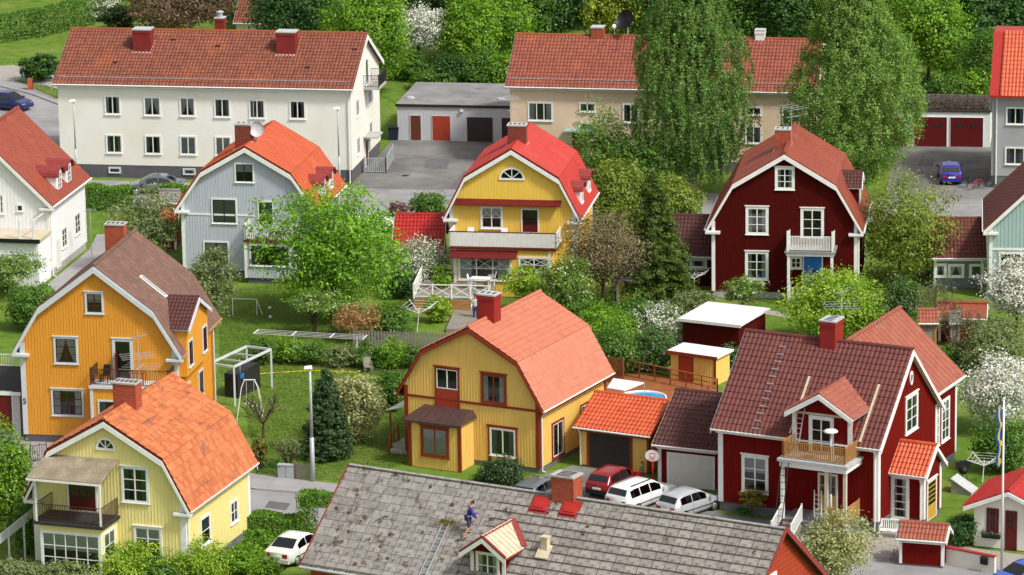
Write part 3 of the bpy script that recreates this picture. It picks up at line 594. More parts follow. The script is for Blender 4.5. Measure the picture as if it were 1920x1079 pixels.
def twig_mb(rg, H, spread, n0=5, levels=4, r0=.06, th=.2, kids=3):
    mb = MB(); tips = []
    def grow(p, d, ln, r, lv):
        q = p+d*ln; mid = p.lerp(q, .5)+Vector(rg.normal(0, .06, 3))*ln; mb.tube([p, mid, q], [r, r*.85, r*.65], 5 if lv > 1 else 3, False)
        if lv == 0: tips.append(q); return
        for i in range(kids): dd = (d+Vector(rg.normal(0, spread, 3))+Vector((0, 0, .12))).normalized(); grow(q if i else mid.lerp(q, .6), dd, ln*rg.uniform(.6, .85), r*.62, lv-1)
    base = Vector((0, 0, -.1)); t = H*th
    if th > .05: mb.tube([base, (0, 0, t*.5), (.03, 0, t)], [r0*1.4, r0*1.1, r0], 8)
    for i in range(n0): a = 2*math.pi*i/n0+rg.normal()*.3; grow(Vector((0, 0, max(0, t))), Vector((math.cos(a)*.75, math.sin(a)*.75, .7)).normalized(), H*.27, r0*.75, levels-1)
    return mb, tips
def bare(name, label, bx, by, ty, wpx, bark='bark', m=None, leaf=.09, nleaf=8, spread=.45, n0=5, levels=4, th=.2, cat='tree', seed=3, r0=.05, lr=.12, kids=3):
    p, H, rx = scl(bx, by, ty, wpx); rg = np.random.default_rng(seed); o = thing(name, label, cat, p); mb, tips = twig_mb(rg, H, spread, n0, levels, r0, th, kids)
    V = np.array(mb.v); top = V[:, 2].max(); wid = np.abs(V[:, :2]).max(); V = V*np.array([rx/wid, rx/wid, H/top]); mb.v = [tuple(q) for q in V]
    mb.build('branch' if th < .05 else 'trunk', bark, o, False)
    if m:
        T = np.array([tuple(t) for t in tips])*np.array([rx/wid, rx/wid, H/top]); C = np.repeat(T, nleaf, 0)+rg.normal(0, lr, (len(T)*nleaf, 3))
        obj('crown', leaf_mesh('crown', C, rg.normal(0, 1, C.shape)+np.array([0, 0, .6]), leaf*rg.uniform(.7, 1.3, len(C)), rg.random(len(C)), m), o)
    return o
leafmat('l_bright', (62, 108, 24), (148, 190, 44)); leafmat('l_maple', (70, 120, 22), (150, 200, 50)); leafmat('l_mid', (52, 92, 28), (112, 152, 50)); leafmat('l_dark', (34, 70, 28), (82, 124, 50))
leafmat('l_vdark', (26, 52, 24), (62, 94, 42)); leafmat('l_birch', (82, 120, 44), (150, 184, 84), tr=.45); leafmat('l_birchd', (66, 108, 42), (136, 172, 76), tr=.45); leafmat('l_olive', (90, 114, 38), (160, 176, 64)); leafmat('l_pale', (108, 124, 66), (182, 184, 122), (216, 212, 160), .72)
leafmat('l_lime', (96, 136, 30), (176, 204, 60)); leafmat('l_brown', (88, 70, 52), (136, 112, 82)); leafmat('l_hedge', (52, 100, 22), (124, 168, 40)); leafmat('l_hedged', (30, 66, 20), (80, 118, 36))
leafmat('l_white', (66, 98, 42), (134, 156, 84), (240, 238, 232), .55); leafmat('l_whitefew', (66, 104, 34), (138, 168, 62), (238, 236, 228), .86); leafmat('l_whitelots', (92, 116, 66), (150, 164, 110), (242, 240, 236), .38)
leafmat('l_lilac', (46, 84, 34), (100, 136, 58), (176, 134, 168), .88); leafmat('l_purple', (96, 62, 70), (150, 104, 116), (190, 150, 160), .7); leafmat('l_yelgreen', (92, 116, 24), (168, 178, 46)); leafmat('l_spruce', (34, 60, 34), (84, 112, 62)); leafmat('l_thuja', (40, 72, 22), (108, 132, 40))
leafmat('l_bronze', (92, 84, 34), (156, 138, 58)); leafmat('l_greygreen', (92, 112, 66), (156, 168, 104)); leafmat('l_russet', (98, 86, 66), (146, 134, 92), (196, 178, 140), .86); leafmat('l_grass', (92, 126, 42), (146, 172, 74), k=.72); leafmat('l_moss', (66, 54, 40), (112, 94, 62), (140, 132, 66), .85); leafmat('l_straw', (150, 116, 70), (196, 164, 112))
# ------------------------------------------------------------------ cars
CARS = dict(
 hatch=dict(L=3.9, W=1.66, belt=[(-1.95, .88), (-1.2, .92), (.9, .88), (1.15, .86), (1.7, .74), (1.95, .56)], top=[(-1.95, .90), (-1.85, 1.0), (-1.55, 1.33), (-1.2, 1.42), (-.2, 1.46), (.25, 1.41), (1.08, .90), (1.15, .87), (1.7, .75), (1.95, .57)], ws=(.28, 1.05), rw=(-1.83, -1.58), sw=[(-1.48, -.62), (-.54, .55)]),
 wagon=dict(L=4.6, W=1.8, belt=[(-2.3, .92), (-1.2, .95), (.9, .90), (1.3, .87), (2.0, .76), (2.3, .58)], top=[(-2.3, .94), (-2.22, 1.05), (-1.98, 1.42), (-1.6, 1.50), (-.2, 1.53), (.3, 1.47), (1.2, .92), (1.3, .88), (2.0, .77), (2.3, .59)], ws=(.34, 1.14), rw=(-2.2, -2.0), sw=[(-1.92, -1.16), (-1.08, -.27), (-.19, .66)]),
 sedan=dict(L=4.4, W=1.7, belt=[(-2.2, .86), (-1.2, .88), (.9, .86), (1.3, .84), (1.9, .73), (2.2, .54)], top=[(-2.2, .87), (-1.75, .93), (-1.6, .95), (-.85, 1.33), (-.5, 1.38), (0, 1.39), (.35, 1.34), (1.2, .87), (1.3, .85), (1.9, .74), (2.2, .55)], ws=(.38, 1.14), rw=(-1.55, -.9), sw=[(-1.18, -.34), (-.26, .6)]),
)
def car(label, paint, typ, px, head, name='parked_car', rack=False, group=None, z=0):
    S = CARS[typ]; p = px if isinstance(px, Vector) else G(*px); o = thing(name, label, 'car', (p.x, p.y, z), head, group); W = S['W']/2; L2 = S['L']/2
    ip = lambda t, x: float(np.interp(x, [a for a, _ in t], [b for _, b in t])); belt = lambda x: ip(S['belt'], x); top = lambda x: max(ip(S['top'], x), belt(x)+.012)
    hw = lambda x: W*(1-.14*max(0, (abs(x)-L2*.72)/(L2*.28))**2)
    hr = lambda x: hw(x)*(.97-.36*(top(x)-belt(x)))
    def sec(x):
        b, t, w = belt(x), top(x), hw(x); e = max(0, (abs(x)-L2*.8)/(L2*.2)); g = min(1, (t-b)/.12); zb = .2+.12*e
        return [(w*.86, zb), (w*.985, zb+.12), (w, .5*(b+zb)+.03), (w*.975, b-.015), (w*.965+(hr(x)-w*.965)*.02, b), (hr(x)*(1-.03*g), b+(t-b)*.86), (hr(x)*.9, b+(t-b)*.97), (hr(x)*.5, t), (0, t+.012*g)]
    xs = sorted(set([round(-L2+S['L']*i/30, 3) for i in range(31)]+[a for a, _ in S['top']])); mb = MB(); secs = []
    for x in xs: h = sec(x); secs.append([(x, -y, z) for y, z in h]+[(x, y, z) for y, z in reversed(h[:-1])])
    n = len(secs[0])
    for s in secs: mb.v += s
    for i in range(len(xs)-1):
        for j in range(n-1): a = i*n+j; mb.f.append((a, a+n, a+n+1, a+1)); mb.r.append(0)
        mb.f.append((i*n, i*n+n-1, (i+1)*n+n-1, (i+1)*n)); mb.r.append(0)
    mb.f.append(tuple(range(n))); mb.f.append(tuple(range((len(xs)-1)*n+n-1, (len(xs)-1)*n-1, -1))); mb.r += [0, 0]
    body = mb.build('body', 'car_'+paint, o, True)
    # glazing
    for nm, (xa, xb) in (('windscreen', S['ws']), ('rear_window', S['rw'])):
        mb = MB(); k = 6; d = .014
        for i in range(k):
            x0, x1 = xa+(xb-xa)*i/k, xa+(xb-xa)*(i+1)/k; s = 1 if nm == 'windscreen' else -1
            for ya, yb in ((-.84, -.45), (-.45, .45), (.45, .84)):
                f = lambda x, y: (x+s*d, hr(x)*y, belt(x)+(top(x)-belt(x))*(.985 if abs(y) > .6 else 1.0)+.012+d*.7); mb.quad(f(x0, ya), f(x1, ya), f(x1, yb), f(x0, yb))
        mb.build(nm, 'carglass', o); MBk = None
    for xa, xb in S['sw']:
        for sg in (-1, 1):
            mb = MB(); k = 4
            for i in range(k):
                x0, x1 = xa+(xb-xa)*i/k, xa+(xb-xa)*(i+1)/k
                def f(x, t): y0, y1 = hw(x)*.965, hr(x)*.97; return (x, sg*(y0+(y1-y0)*t+.024), belt(x)+(top(x)-belt(x))*.86*t)
                mb.quad(f(x0, .07), f(x1, .07), f(x1, .94), f(x0, .94))
            mb.build('side_window', 'carglass', o)
    for sg in (-1, 1):
        mb = MB()
        for x in sorted({round(v, 2) for pr in S['sw'][-2:] for v in (pr[0]-.04, pr[1]+.3 if pr is S['sw'][-1] else pr[0]-.04)}): mb.bar((x, sg*(hw(x)+.001), .34), (x, sg*(hw(x)*.975+.003), belt(x)-.01), .018, .012)
        mb.bar((-L2*.72, sg*(W+.006), .52), (L2*.72, sg*(W+.006), .5), .012, .05); mb.build('door_seam', 'black', o)
    wx = L2*.63
    for x in (-wx, wx):
        for sg in (-1, 1):
            w = obj('wheel', shared('tyre', lambda: _tyre()), o, (x, sg*(W-.09), .3)); w.rotation_euler = (0, 0, 0 if sg < 0 else math.pi); obj('rim', shared('rim', lambda: MB().lathe([(0, .1), (.19, .1), (.2, .07), (.2, 0)], 14).data('rim', 'rim', True)), w).rotation_euler = (math.pi/2, 0, 0)
    for sg in (-1, 1):
        MB().box(-L2-.012, sg*W*.62-.13, .62, -L2+.22, sg*W*.62+.15, .82).build('tail_light', 'tail', o); MB().box(L2-.3, sg*W*.6-.16, .52, L2-.1, sg*W*.6+.15, .66).build('headlight', 'lamp_glass', o)
        MB().box(.75, min(sg*(W), sg*(W+.17)), .88, .9, max(sg*W, sg*(W+.17)), 1.02).build('wing_mirror', 'car_'+paint, o)
    MB().box(-L2-.03, -W*.86, .3, -L2+.2, W*.86, .52).build('bumper', 'black' if paint in ('red',) else 'car_'+paint, o); MB().box(L2-.25, -W*.84, .28, L2+.02, W*.84, .46).build('bumper', 'black' if paint == 'red' else 'car_'+paint, o)
    MB().box(-L2-.045, -.26, .58, -L2-.005, .26, .69).build('number_plate', 'plate', o)
    if rack:
        for sg in (-1, 1): MB().bar((-1.7, sg*W*.66, top(-1.0)+.05), (.1, sg*W*.66, top(-.2)+.04), .04, .04).build('roof_rail', 'black', o)
    return o
def _tyre():
    n = 16; mb = MB(); i0 = 0; prof = [(.21, -.09), (.29, -.095), (.305, -.07), (.305, .07), (.29, .095), (.21, .09)]
    for r, y in prof:
        for j in range(n): t = 2*math.pi*j/n; mb.v.append((r*math.cos(t), y, r*math.sin(t)))
    for k in range(len(prof)):
        for j in range(n): a = k*n+j; b = k*n+(j+1) % n; c = ((k+1) % len(prof))*n; mb.f.append((a, b, c+(j+1) % n, c+j)); mb.r.append(0)
    return mb.data('tyre', 'rubber', True)
# ------------------------------------------------------------------ people (one skinned body mesh, clothes as children)
def skin(name, V, E, R, m, parent, sub=2):
    me = bpy.data.meshes.new(name); me.from_pydata([tuple(v) for v in V], E, []); me.materials.append(MATS[m]); o = obj(name, me, parent)
    md = o.modifiers.new('skin', 'SKIN'); md.use_smooth_shade = True
    for i, r in enumerate(R): sv = me.skin_vertices[0].data[i]; rr = r if isinstance(r, tuple) else (r, r); sv.radius = rr; sv.use_root = (i == 0)
    s = o.modifiers.new('sub', 'SUBSURF'); s.levels = sub; s.render_levels = sub; return o
def person(label, base, rz, J, top, legs, shoes='black', hair='hair_dark', sleeve=3, legcover=3, lean=0, extra=None):
    """J: joints (x right, y forward, z up). clothes: slightly fuller skins over the same joints"""
    o = thing('person', label, 'person', base, rz); j = {k: Vector(v) for k, v in J.items()}
    names = ['pelvis', 'waist', 'chest', 'neck', 'head0', 'head1']; V, R, E, ix = [], [], [], {}
    def add(n, p, r, par=None):
        ix[n] = len(V); V.append(p); R.append(r)
        if par: E.append((ix[par], ix[n]))
    add('pelvis', j['pelvis'], (.15, .11)); add('waist', j['pelvis'].lerp(j['neck'], .4), (.13, .1), 'pelvis'); add('chest', j['pelvis'].lerp(j['neck'], .8), (.165, .11), 'waist'); add('neck', j['neck'], .055, 'chest')
    hd = (j['head']-j['neck']).normalized(); add('jaw', j['neck']+hd*.1, (.062, .075), 'neck'); add('brow', j['neck']+hd*.2, (.075, .095), 'jaw'); add('crown', j['neck']+hd*.275, (.05, .06), 'brow')
    for s in 'LR':
        add('sh'+s, j['sh'+s], .06, 'chest'); add('el'+s, j['el'+s], .043, 'sh'+s); add('wr'+s, j['wr'+s], .03, 'el'+s); hdn = (j['wr'+s]-j['el'+s]).normalized(); add('pm'+s, j['wr'+s]+hdn*.07, (.042, .02), 'wr'+s)
        sd = Vector((-hdn.y, hdn.x, 0)); sd = sd.normalized() if sd.length > .1 else Vector((1, 0, 0))
        for q in range(4): b = j['wr'+s]+hdn*.1+sd*(q-1.5)*.02; add('f%d%s' % (q, s), b+hdn*(.035+.008*(q in (1, 2))), .0095, 'pm'+s); add('g%d%s' % (q, s), b+hdn*.065+Vector((0, 0, -.025)), .008, 'f%d%s' % (q, s))
        add('t0'+s, j['wr'+s]+hdn*.05+sd*.05, .011, 'wr'+s); add('t1'+s, j['wr'+s]+hdn*.085+sd*.06+Vector((0, 0, -.012)), .009, 't0'+s)
        add('hp'+s, j['hp'+s], .095, 'pelvis'); add('kn'+s, j['kn'+s], .062, 'hp'+s); add('cf'+s, j['kn'+s].lerp(j['an'+s], .35), .056, 'kn'+s); add('an'+s, j['an'+s], .038, 'cf'+s); ft = j.get('ft'+s, j['an'+s]+Vector((0, .16, -.05))); add('ft'+s, ft, (.04, .03), 'an'+s)
    body = skin('body', V, E, R, 'skin', o)
    def cover(nm, chain, m, g):
        vs, rs, es, mp = [], [], [], {}
        for n, par, *r in chain:
            mp[n] = len(vs); vs.append(V[ix[n]] if isinstance(n, str) and n in ix else r[1]); b = r[0] if r and r[0] else R[ix[n]]; b = b if isinstance(b, tuple) else (b, b); rs.append((b[0]+g, b[1]+g))
            if par is not None: es.append((mp[par], mp[n]))
        return skin(nm, vs, es, rs, m, o)
    ch = [('waist', None), ('pelvis', 'waist'), ('chest', 'waist')]
    for s in 'LR':
        ch.append(('sh'+s, 'chest'))
        if sleeve >= 2: ch.append(('el'+s, 'sh'+s))
        if sleeve >= 3: ch.append(('wr'+s, 'el'+s))
    ch.append(('neck', 'chest', (.062, .062)))
    cover('jacket', ch, top, .026)
    ch = [('pelvis', None)]
    for s in 'LR':
        ch += [('hp'+s, 'pelvis'), ('kn'+s, 'hp'+s)]
        if legcover >= 3: ch += [('cf'+s, 'kn'+s), ('an'+s, 'cf'+s)]
    cover('trousers' if legcover >= 3 else 'shorts', ch, legs, .016)
    for s in 'LR': skin('shoe', [V[ix['an'+s]]+Vector((0, 0, -.03)), V[ix['ft'+s]]], [(0, 1)], [.05, (.05, .035)], shoes, o, 1)
    q = V[ix['brow']]; f = extra or Vector((0, 1, 0)); f = f-hd*f.dot(hd); f.normalize(); r = f.cross(hd)
    skin('hair', [q+hd*.06-f*.03, q-f*.055-hd*.0, q+hd*.085+f*.015], [(0, 1), (0, 2)], [(.085, .09), (.07, .06), (.06, .06)], hair, o, 2)
    mb = MB()
    for sg in (-1, 1):
        c = q+r*sg*.03+f*.083-hd*.02; mb.box(c.x-.009, c.y-.009, c.z-.009, c.x+.009, c.y+.009, c.z+.009)
    mb.build('eye', 'black', o); c = q+f*.095-hd*.05; MB().bar(c+hd*.03-f*.01, c-f*.01+f*.015, .02).build('nose', 'skin', o); c = q+f*.072-hd*.095; MB().bar(c-r*.022, c+r*.022, .008, .012).build('mouth', 'plastic_red', o)
    for sg in (-1, 1): c = q+r*sg*.077-hd*.02; MB().bar(c-hd*.025, c+hd*.025, .018, .03).build('ear', 'skin', o)
    return o
# ------------------------------------------------------------------ ground, roads, yards
def Z(i, j, *c): return tuple((480*i if k % 2 == 0 else 360*j)+v/3 for k, v in enumerate(c))
def sheet(name, m, pts, z, thick=0, kind='structure', **kw):
    P = [G(*p) if not isinstance(p, Vector) else p for p in pts]; mb = MB(); n = len(P); mb.v = [(p.x, p.y, z) for p in P]
    mb.f = [tuple(t) for t in tessellate_polygon([[Vector((p.x, p.y, 0)) for p in P]])]; mb.r = [0]*len(mb.f)
    if thick:
        mb.v += [(p.x, p.y, z-thick) for p in P]
        for k in range(n): mb.f.append((k, (k+1) % n, n+(k+1) % n, n+k)); mb.r.append(0)
    return mb.build(name, m, kind=kind, **kw)
mb = MB(); mb.quad((-900, -200, 0), (900, -200, 0), (900, 1800, 0), (-900, 1800, 0)); mb.build('ground', 'grass', kind='structure')
sheet('back_street', 'asphalt', [(-80, 150), (25, 150), (112, 188), (112, 336), (660, 352), (1000, 356), (1300, 362), (1680, 372), (1960, 372), (1960, 424), (1500, 418), (1000, 415), (640, 408), (420, 395), (150, 388), (-80, 380)], .008)
sheet('courtyard', 'asphalt_yard', [(655, 353), (716, 287), (735, 262), (990, 266), (990, 352), (800, 357)], .014)
sheet('garage_yard', 'asphalt_yard', [(1660, 374), (1680, 274), (1858, 276), (1858, 352), (1900, 373)], .014)
sheet('front_street', 'asphalt', [(-80, 830), (60, 845), (400, 904), (480, 917.5), (640, 929.5), (1100, 985), (1640, 1040), (1990, 1075), (1990, 1200), (1500, 1120), (600, 992), (480, 985), (-80, 900)], .008)
sheet('pavement', 'pavement', [(400, 880), (480, 893), (640, 912), (640, 930), (480, 918), (400, 905)], .11, .14)
sheet('driveway', 'asphalt_yard', [(1015, 892), (1075, 873), (1214, 893), (1236, 912), (1345, 928), (1345, 962), (1480, 982), (1480, 1015), (1100, 978), (985, 940)], .016)
sheet('forecourt', 'gravel', [(1490, 985), (1560, 965), (1640, 1002), (1700, 985), (1760, 985), (1780, 1020), (1835, 1030), (1990, 1050), (1990, 1080), (1640, 1045), (1490, 1020)], .014)
sheet('paved_yard', 'pavement', [(-60, 800), (40, 815), (345, 848), (345, 872), (-60, 852)], .012)
sheet('side_path', 'pavement', [(88, 535), (168, 468), (182, 440), (215, 440), (205, 480), (140, 570)], .012)
sheet('garden_path', 'gravel', [(1290, 560), (1460, 585), (1480, 590), (1478, 597), (1450, 592), (1285, 567)], .012)
sheet('hill_path', 'gravel', [(-80, 128), (35, 122), (112, 140), (112, 168), (30, 150), (-80, 152)], .016)
sheet('flower_bed', 'soil', [(480, 676), (760, 690), (760, 697), (480, 683)], .012)
sheet('pool_terrace', 'timber_red', [(1085, 690), (1345, 722), (1330, 770), (1100, 745)], .03, .03)
def kerb(name, pts, w=.12, h=.12):
    mb = MB(); P = [G(*p) for p in pts]
    for a, b in zip(P[:-1], P[1:]): mb.bar(a+Vector((0, 0, h/2)), b+Vector((0, 0, h/2)), w, h)
    mb.build(name, 'kerbstone', kind='structure')
kerb('kerb', [(400, 906), (480, 919), (640, 931)]); kerb('kerb', [(1640, 392), (1850, 388)]); kerb('kerb', [(0, 163), (60, 178), (112, 198)])
# ------------------------------------------------------------------ parts used on several houses
def pslab(h, key, a0, a1, y0, y1, z0, z1, name, m, parent=None):
    return h.part(MB().box(a0, y0, z0, a1, y1, z1), name, m, key, parent)
def base_planes(h, key, d, nm): u0, v0, rot = h.planes[key]; c = h.at(key, 0, -d); h.planes[nm] = (c[0], c[1], rot)
def box_wing(h, key, a0, a1, d, z0, z1, m, name='bay', pl=None, sp=.23, bat=True):
    """box projecting d from wall 'key'; adds planes name (front) and nameR (right side)"""
    pslab(h, key, a0, a1, -d, .01, z0, z1, name, m); base_planes(h, key, d, name); u0, v0, rot = h.planes[key]; c = h.at(key, a1, 0); h.planes[name+'R'] = (c[0], c[1], rot+math.pi/2); c = h.at(key, a0, 0); h.planes[name+'L'] = (c[0], c[1], rot-math.pi/2)
def iron_rail(h, key, a0, a1, d, z, m, hgt=.95, sp=.12, panel=None, fr=True, left=True, right=True, bw=.022):
    A = lambda a, y: Vector(h.at(key, a, -y, z))
    if fr: railing(h.root, A(a0, d), A(a1, d), hgt, m, sp, bw, .05, .045, panel)
    if left: railing(h.root, A(a0, .03), A(a0, d), hgt, m, sp, bw, .05, .045, panel, posts=False)
    if right: railing(h.root, A(a1, d), A(a1, .03), hgt, m, sp, bw, .05, .045, panel, posts=False)
def awning(h, key, a0, a1, z0, z1, d, m, name='awning', ribs=0, th=.05):
    """sloping sheet from the wall (z1) out to depth d (z0)"""
    mb = MB(); n = ribs or 1
    for i in range(n):
        x0, x1 = a0+(a1-a0)*i/n, a0+(a1-a0)*(i+1)/n; xm = (x0+x1)/2
        for xa, xb, ha, hb in (((x0, xm, 0, .03), (xm, x1, .03, 0)) if ribs else ((x0, x1, 0, 0),)):
            mb.hexa([(xa, -d, z0-th+ha), (xb, -d, z0-th+hb), (xb, -.002, z1-th+hb), (xa, -.002, z1-th+ha)], [(xa, -d, z0+ha), (xb, -d, z0+hb), (xb, -.002, z1+hb), (xa, -.002, z1+ha)])
    return h.part(mb, name, m, key)
# ================================================================== orange house with brown roof
h = House('orange_house', 'orange timber house with brown gambrel roof and pale grey trim', 'house', (-24.226, 235.556, -.189, 9.434, 8.444, 10.84, 3.48, 8.233, 5.562))
h.walls('w_orange', .45, 'plinth_dark'); h.roof('r_brownsheet', 'trim_grey', 'sheet', .62, .34, .02, True, 'r_brownsheet', 'trim_grey', .34, .06)
h.trims('trim_grey', .26, gutter=False, pipe=())
h.win('F', Z(0, 1, 478, 562, 584, 685), 2, 3, 'trim_grey', 'sash_red', .13, head=.05); h.win('F', Z(0, 1, 303, 815, 440, 967), 2, 3, 'trim_grey', 'sash_red', .13, head=.05)
dw = h.win('F', Z(0, 1, 634, 825, 750, 1062), 1, 1, 'trim_grey', 'trim_grey', .13, name='balcony_door', head=.05)
MB().box(-.36, -.42, .05, -.32, -.03, 1.75).build('door_leaf', 'sash_red', dw)
h.win('F', Z(0, 2, 290, 28, 472, 180), 4, 3, 'trim_grey', 'sash_red', .12, head=.05)
aL, aR = h.hit('F', 182, 668)[0], h.hit('F', 326, 676)[0]; zf = h.hit('F', 230, 712)[1]; D = 1.5
box_wing(h, 'F', aL, aR, D, .05, zf-.16, 'w_orange', 'veranda'); pslab(h, 'F', aL-.1, aR+.1, -D-.12, -.04, zf-.15, zf, 'balcony_floor', 'trim_grey')
pslab(h, 'F', aL-.06, aL+.12, -D-.04, -D+.1, .05, zf-.17, 'corner_board', 'trim_grey'); h.win('veranda', Z(0, 2, 552, 92, 720, 200), 3, 2, 'trim_grey', 'sash_red', .1); h.battens('veranda', z0=.1, z1=zf-.2, a0=aL, a1=aR)
iron_rail(h, 'F', aL, aR, D, zf, 'rail_brown', 1.0, .11)
# wall dormer on the right
v0, v1 = h.hit('R', 352, 650)[0], h.hit('R', 386, 610)[0]; base_planes(h, 'R', .43, 'Rd'); v0, v1 = h.hit('Rd', 349, 640)[0], h.hit('Rd', 389, 600)[0]
d, k2 = h.dormer('R', v0, v1, -.43, 4.1, 7.0, 8.3, 3.6, 'w_orange', 'r_darktile', 'trim_grey', slab='trim_grey')
for va, vb in ((-h.OG, v0-.05), (v1+.05, h.L+h.OG)): h.part(MB().tube([(h.ew+.06, va, h.ze-.05), (h.ew+.06, vb, h.ze-.05)], .065, 6), 'gutter', 'timber')
h.part(MB().tube([(h.ew+.05, h.L-.6, h.ze-.1), (h.W/2+.1, h.L-.6, h.ze-.5), (h.W/2+.1, h.L-.6, .12)], .045, 6), 'downpipe', 'timber')
for a in ((v0+.35, v0+1.35), (v1-1.35, v1-.35)): h.winm(k2, a[0], 4.55, a[1], 6.15, 2, 2, 'trim_grey', 'sash_red', .12)
h.winm('R', 1.6, 1.7, 2.7, 3.3, 2, 2, 'trim_grey', 'sash_red', .12); h.winm('R', 4.6, 1.7, 5.7, 3.3, 2, 2, 'trim_grey', 'sash_red', .12)
for q in 'FRL': h.battens(q)
h.chimney(-.75, 7.2, 1.15, .8, 11.55, 'brick', 'concrete', 4)
q = h.slopehit(2, 285, 540); mb = MB().box(-.2, -1.0, 0, .2, 1.0, .07); sk = mb.build('roof_window', 'trim', h.root); MB().box(-.12, -.9, .07, .12, .9, .075).build('pane', 'glass', sk)
p0, p1 = h.slopehit(2, 264, 522), h.slopehit(2, 308, 557); dv = (p1-p0).normalized(); up = Vector((h.zr-h.zk, 0, h.kw)).normalized(); rt = dv.cross(up); sk.matrix_local = Matrix.Translation((p0+p1)/2+up*.06) @ Matrix((rt, dv, up)).transposed().to_4x4()
t = bpy.data.curves.new('house_number', 'FONT'); t.body = '5'; t.size = .5; t.align_x = 'CENTER'; t.extrude = .01; to = bpy.data.objects.new('tmp', t); me = bpy.data.meshes.new_from_object(to); bpy.data.objects.remove(to); me.materials.clear(); me.materials.append(MATS['black'])
to = obj('house_number', me, h.root); to.location = h.at('F', -h.W/2+.13, -.05, h.hit('F', 37, 757)[1]); to.rotation_euler = (math.pi/2, 0, 0)
OR = h
# ================================================================== pale yellow house, clay tiles
h = House('pale_yellow_house', 'pale lemon timber house with orange clay tiled gambrel roof', 'house', (-21.474, 210.995, -.335, 8.752, 8.713, 8.624, 3.299, 6.726, 3.995))
h.walls('w_ltyellow', .4); h.roof('r_orange', 'r_darkverge', 'pan', .27, .37, .055, True, 'r_orange', 'trim', .3, .13); h.trims('trim', .3)
h.lunette('F', Z(0, 2, 541, 300, 652, 370)); h.win('F', Z(0, 2, 684, 466, 838, 668), 2, 3, curtain=('curtain_teal', 'sides'), head=.05); h.win('F', Z(0, 2, 755, 802, 914, 990), 2, 3, curtain=('curtain', 'half'), head=.05)
D = 2.0; base_planes(h, 'F', D, 'bay'); a0, a1 = h.hit('bay', 75, 1000)[0], h.hit('bay', 190, 1000)[0]; zt = h.hit('bay', 130, 983)[1]
box_wing(h, 'F', a0, a1, D, .02, zt-.1, 'w_ltyellow', 'bay'); pslab(h, 'F', a0-.28, a1+.22, -D-.25, -.04, zt-.1, zt+.06, 'balcony_floor', 'r_blackfelt')
h.winm('bay', a0+.03, .62, a1-.02, zt-.42, 5, 3, curtain=('curtain', 'half'), cw=.12); h.winm('bayR', -D+.15, .62, -.35, zt-.42, 2, 3, curtain=('curtain', 'half'))
iron_rail(h, 'F', a0-.15, a1+.08, D+.1, zt+.06, 'rail_brown', .95, .13)
h.win('F', (127, 905, 183, 958), 3, 2, name='balcony_door', leaf='sash_red', leaf_h=.5, sash='sash_red')
za, zb = h.hit('F', 150, 857)[1], 0; base_planes(h, 'F', D+.45, 'awn'); zo = h.hit('awn', 120, 902)[1]
aw = awning(h, 'F', a0-.45, a1+.25, zo, za, D+.45, 'r_corr', ribs=34); zz = h.at('F', a1+.05, -D-.1)
for a in (a0-.1, a1+.05): pslab(h, 'F', a-.05, a+.05, -D-.15, -D-.05, zt+.06, zo+.02, 'awning_post', 'trim')
pslab(h, 'F', a0-.45, a1+.25, -D-.5, -D-.42, zo-.14, zo-.04, 'awning_beam', 'trim')
h.win('R', Z(0, 2, 1125, 737, 1182, 905), 1, 2, curtain=('curtain_grey', 'half')); h.winm('R', 5.9, 1.3, 7.0, 2.6, 2, 2)
for q in 'FRL': h.battens(q, sp=.19)
h.battens('bay', z0=.05, z1=.6, a0=a0, a1=a1)
h.chimney(-.05, 3.0, 1.3, .85, 9.75, 'brick', 'concrete', 5)
LY = h
# ================================================================== warm yellow house with salmon roof
h = House('warm_yellow_house', 'warm yellow timber house with salmon tiled gambrel roof and rust brown trim', 'house', (-2.439, 230.19, -.483, 8.707, 8.532, 8.195, 3.116, 6.522, 3.809))
h.walls('w_yellow', .3); h.roof('r_salmon', 'r_darkverge', 'pan', .2, .38, .03, True, 'r_salmon', 'trim_brown', .24, .05); h.trims('trim_brown', .22, returns=False)
h.win('F', (816, 689, 862, 767), 2, 1, 'trim_brown', 'trim', .12, name='balcony_door', leaf='door_red', leaf_h=.5, head=.07); h.win('F', (902, 701, 950, 758), 2, 1, 'trim_brown', 'trim_brown', .13, curtain=('curtain', 'sides'), head=.07)
w = h.win('F', (919, 804, 967, 856), 2, 1, 'trim', 'trim', .06, curtain=('curtain_grey', 'sides'))
za = h.hit('F', 940, 858)[1]; am = h.hit('F', 943, 850)[0]
for sx in (-1, 1): pslab(h, 'F', am+sx*.86-.08, am+sx*.86+.08, -.05, -.001, za-.35, za+1.75, 'side_board', 'trim_brown')
pslab(h, 'F', am-1.0, am+1.0, -.06, -.001, za+1.76, za+1.9, 'head_board', 'trim_brown')
for zz in (3.62,): pslab(h, 'F', -h.W/2+.22, h.W/2-.22, -.045, -.001, zz, zz+.14, 'floor_band', 'trim_brown'); h.holes['F'].append((-h.W/2, zz, h.W/2, zz+.14))
D = 1.75; base_planes(h, 'F', D, 'porch'); a0, a1 = h.hit('porch', 770, 870)[0], h.hit('porch', 862, 880)[0]
zt = 2.85; box_wing(h, 'F', a0, a1, D, .02, zt, 'w_yellow', 'porch'); h.win('porch', (789, 800, 842, 857), 2, 1, 'trim_brown', 'trim_brown', .14, curtain=('curtain', 'full'), head=.1); h.battens('porch', z0=.05, z1=zt-.05, a0=a0, a1=a1); h.battens('porchR', z0=.05, z1=zt-.05, a0=-D, a1=0)
for a in (a0, a1): pslab(h, 'F', a-.1, a+.1, -D-.03, -D+.1, .03, zt-.02, 'corner_board', 'trim_brown')
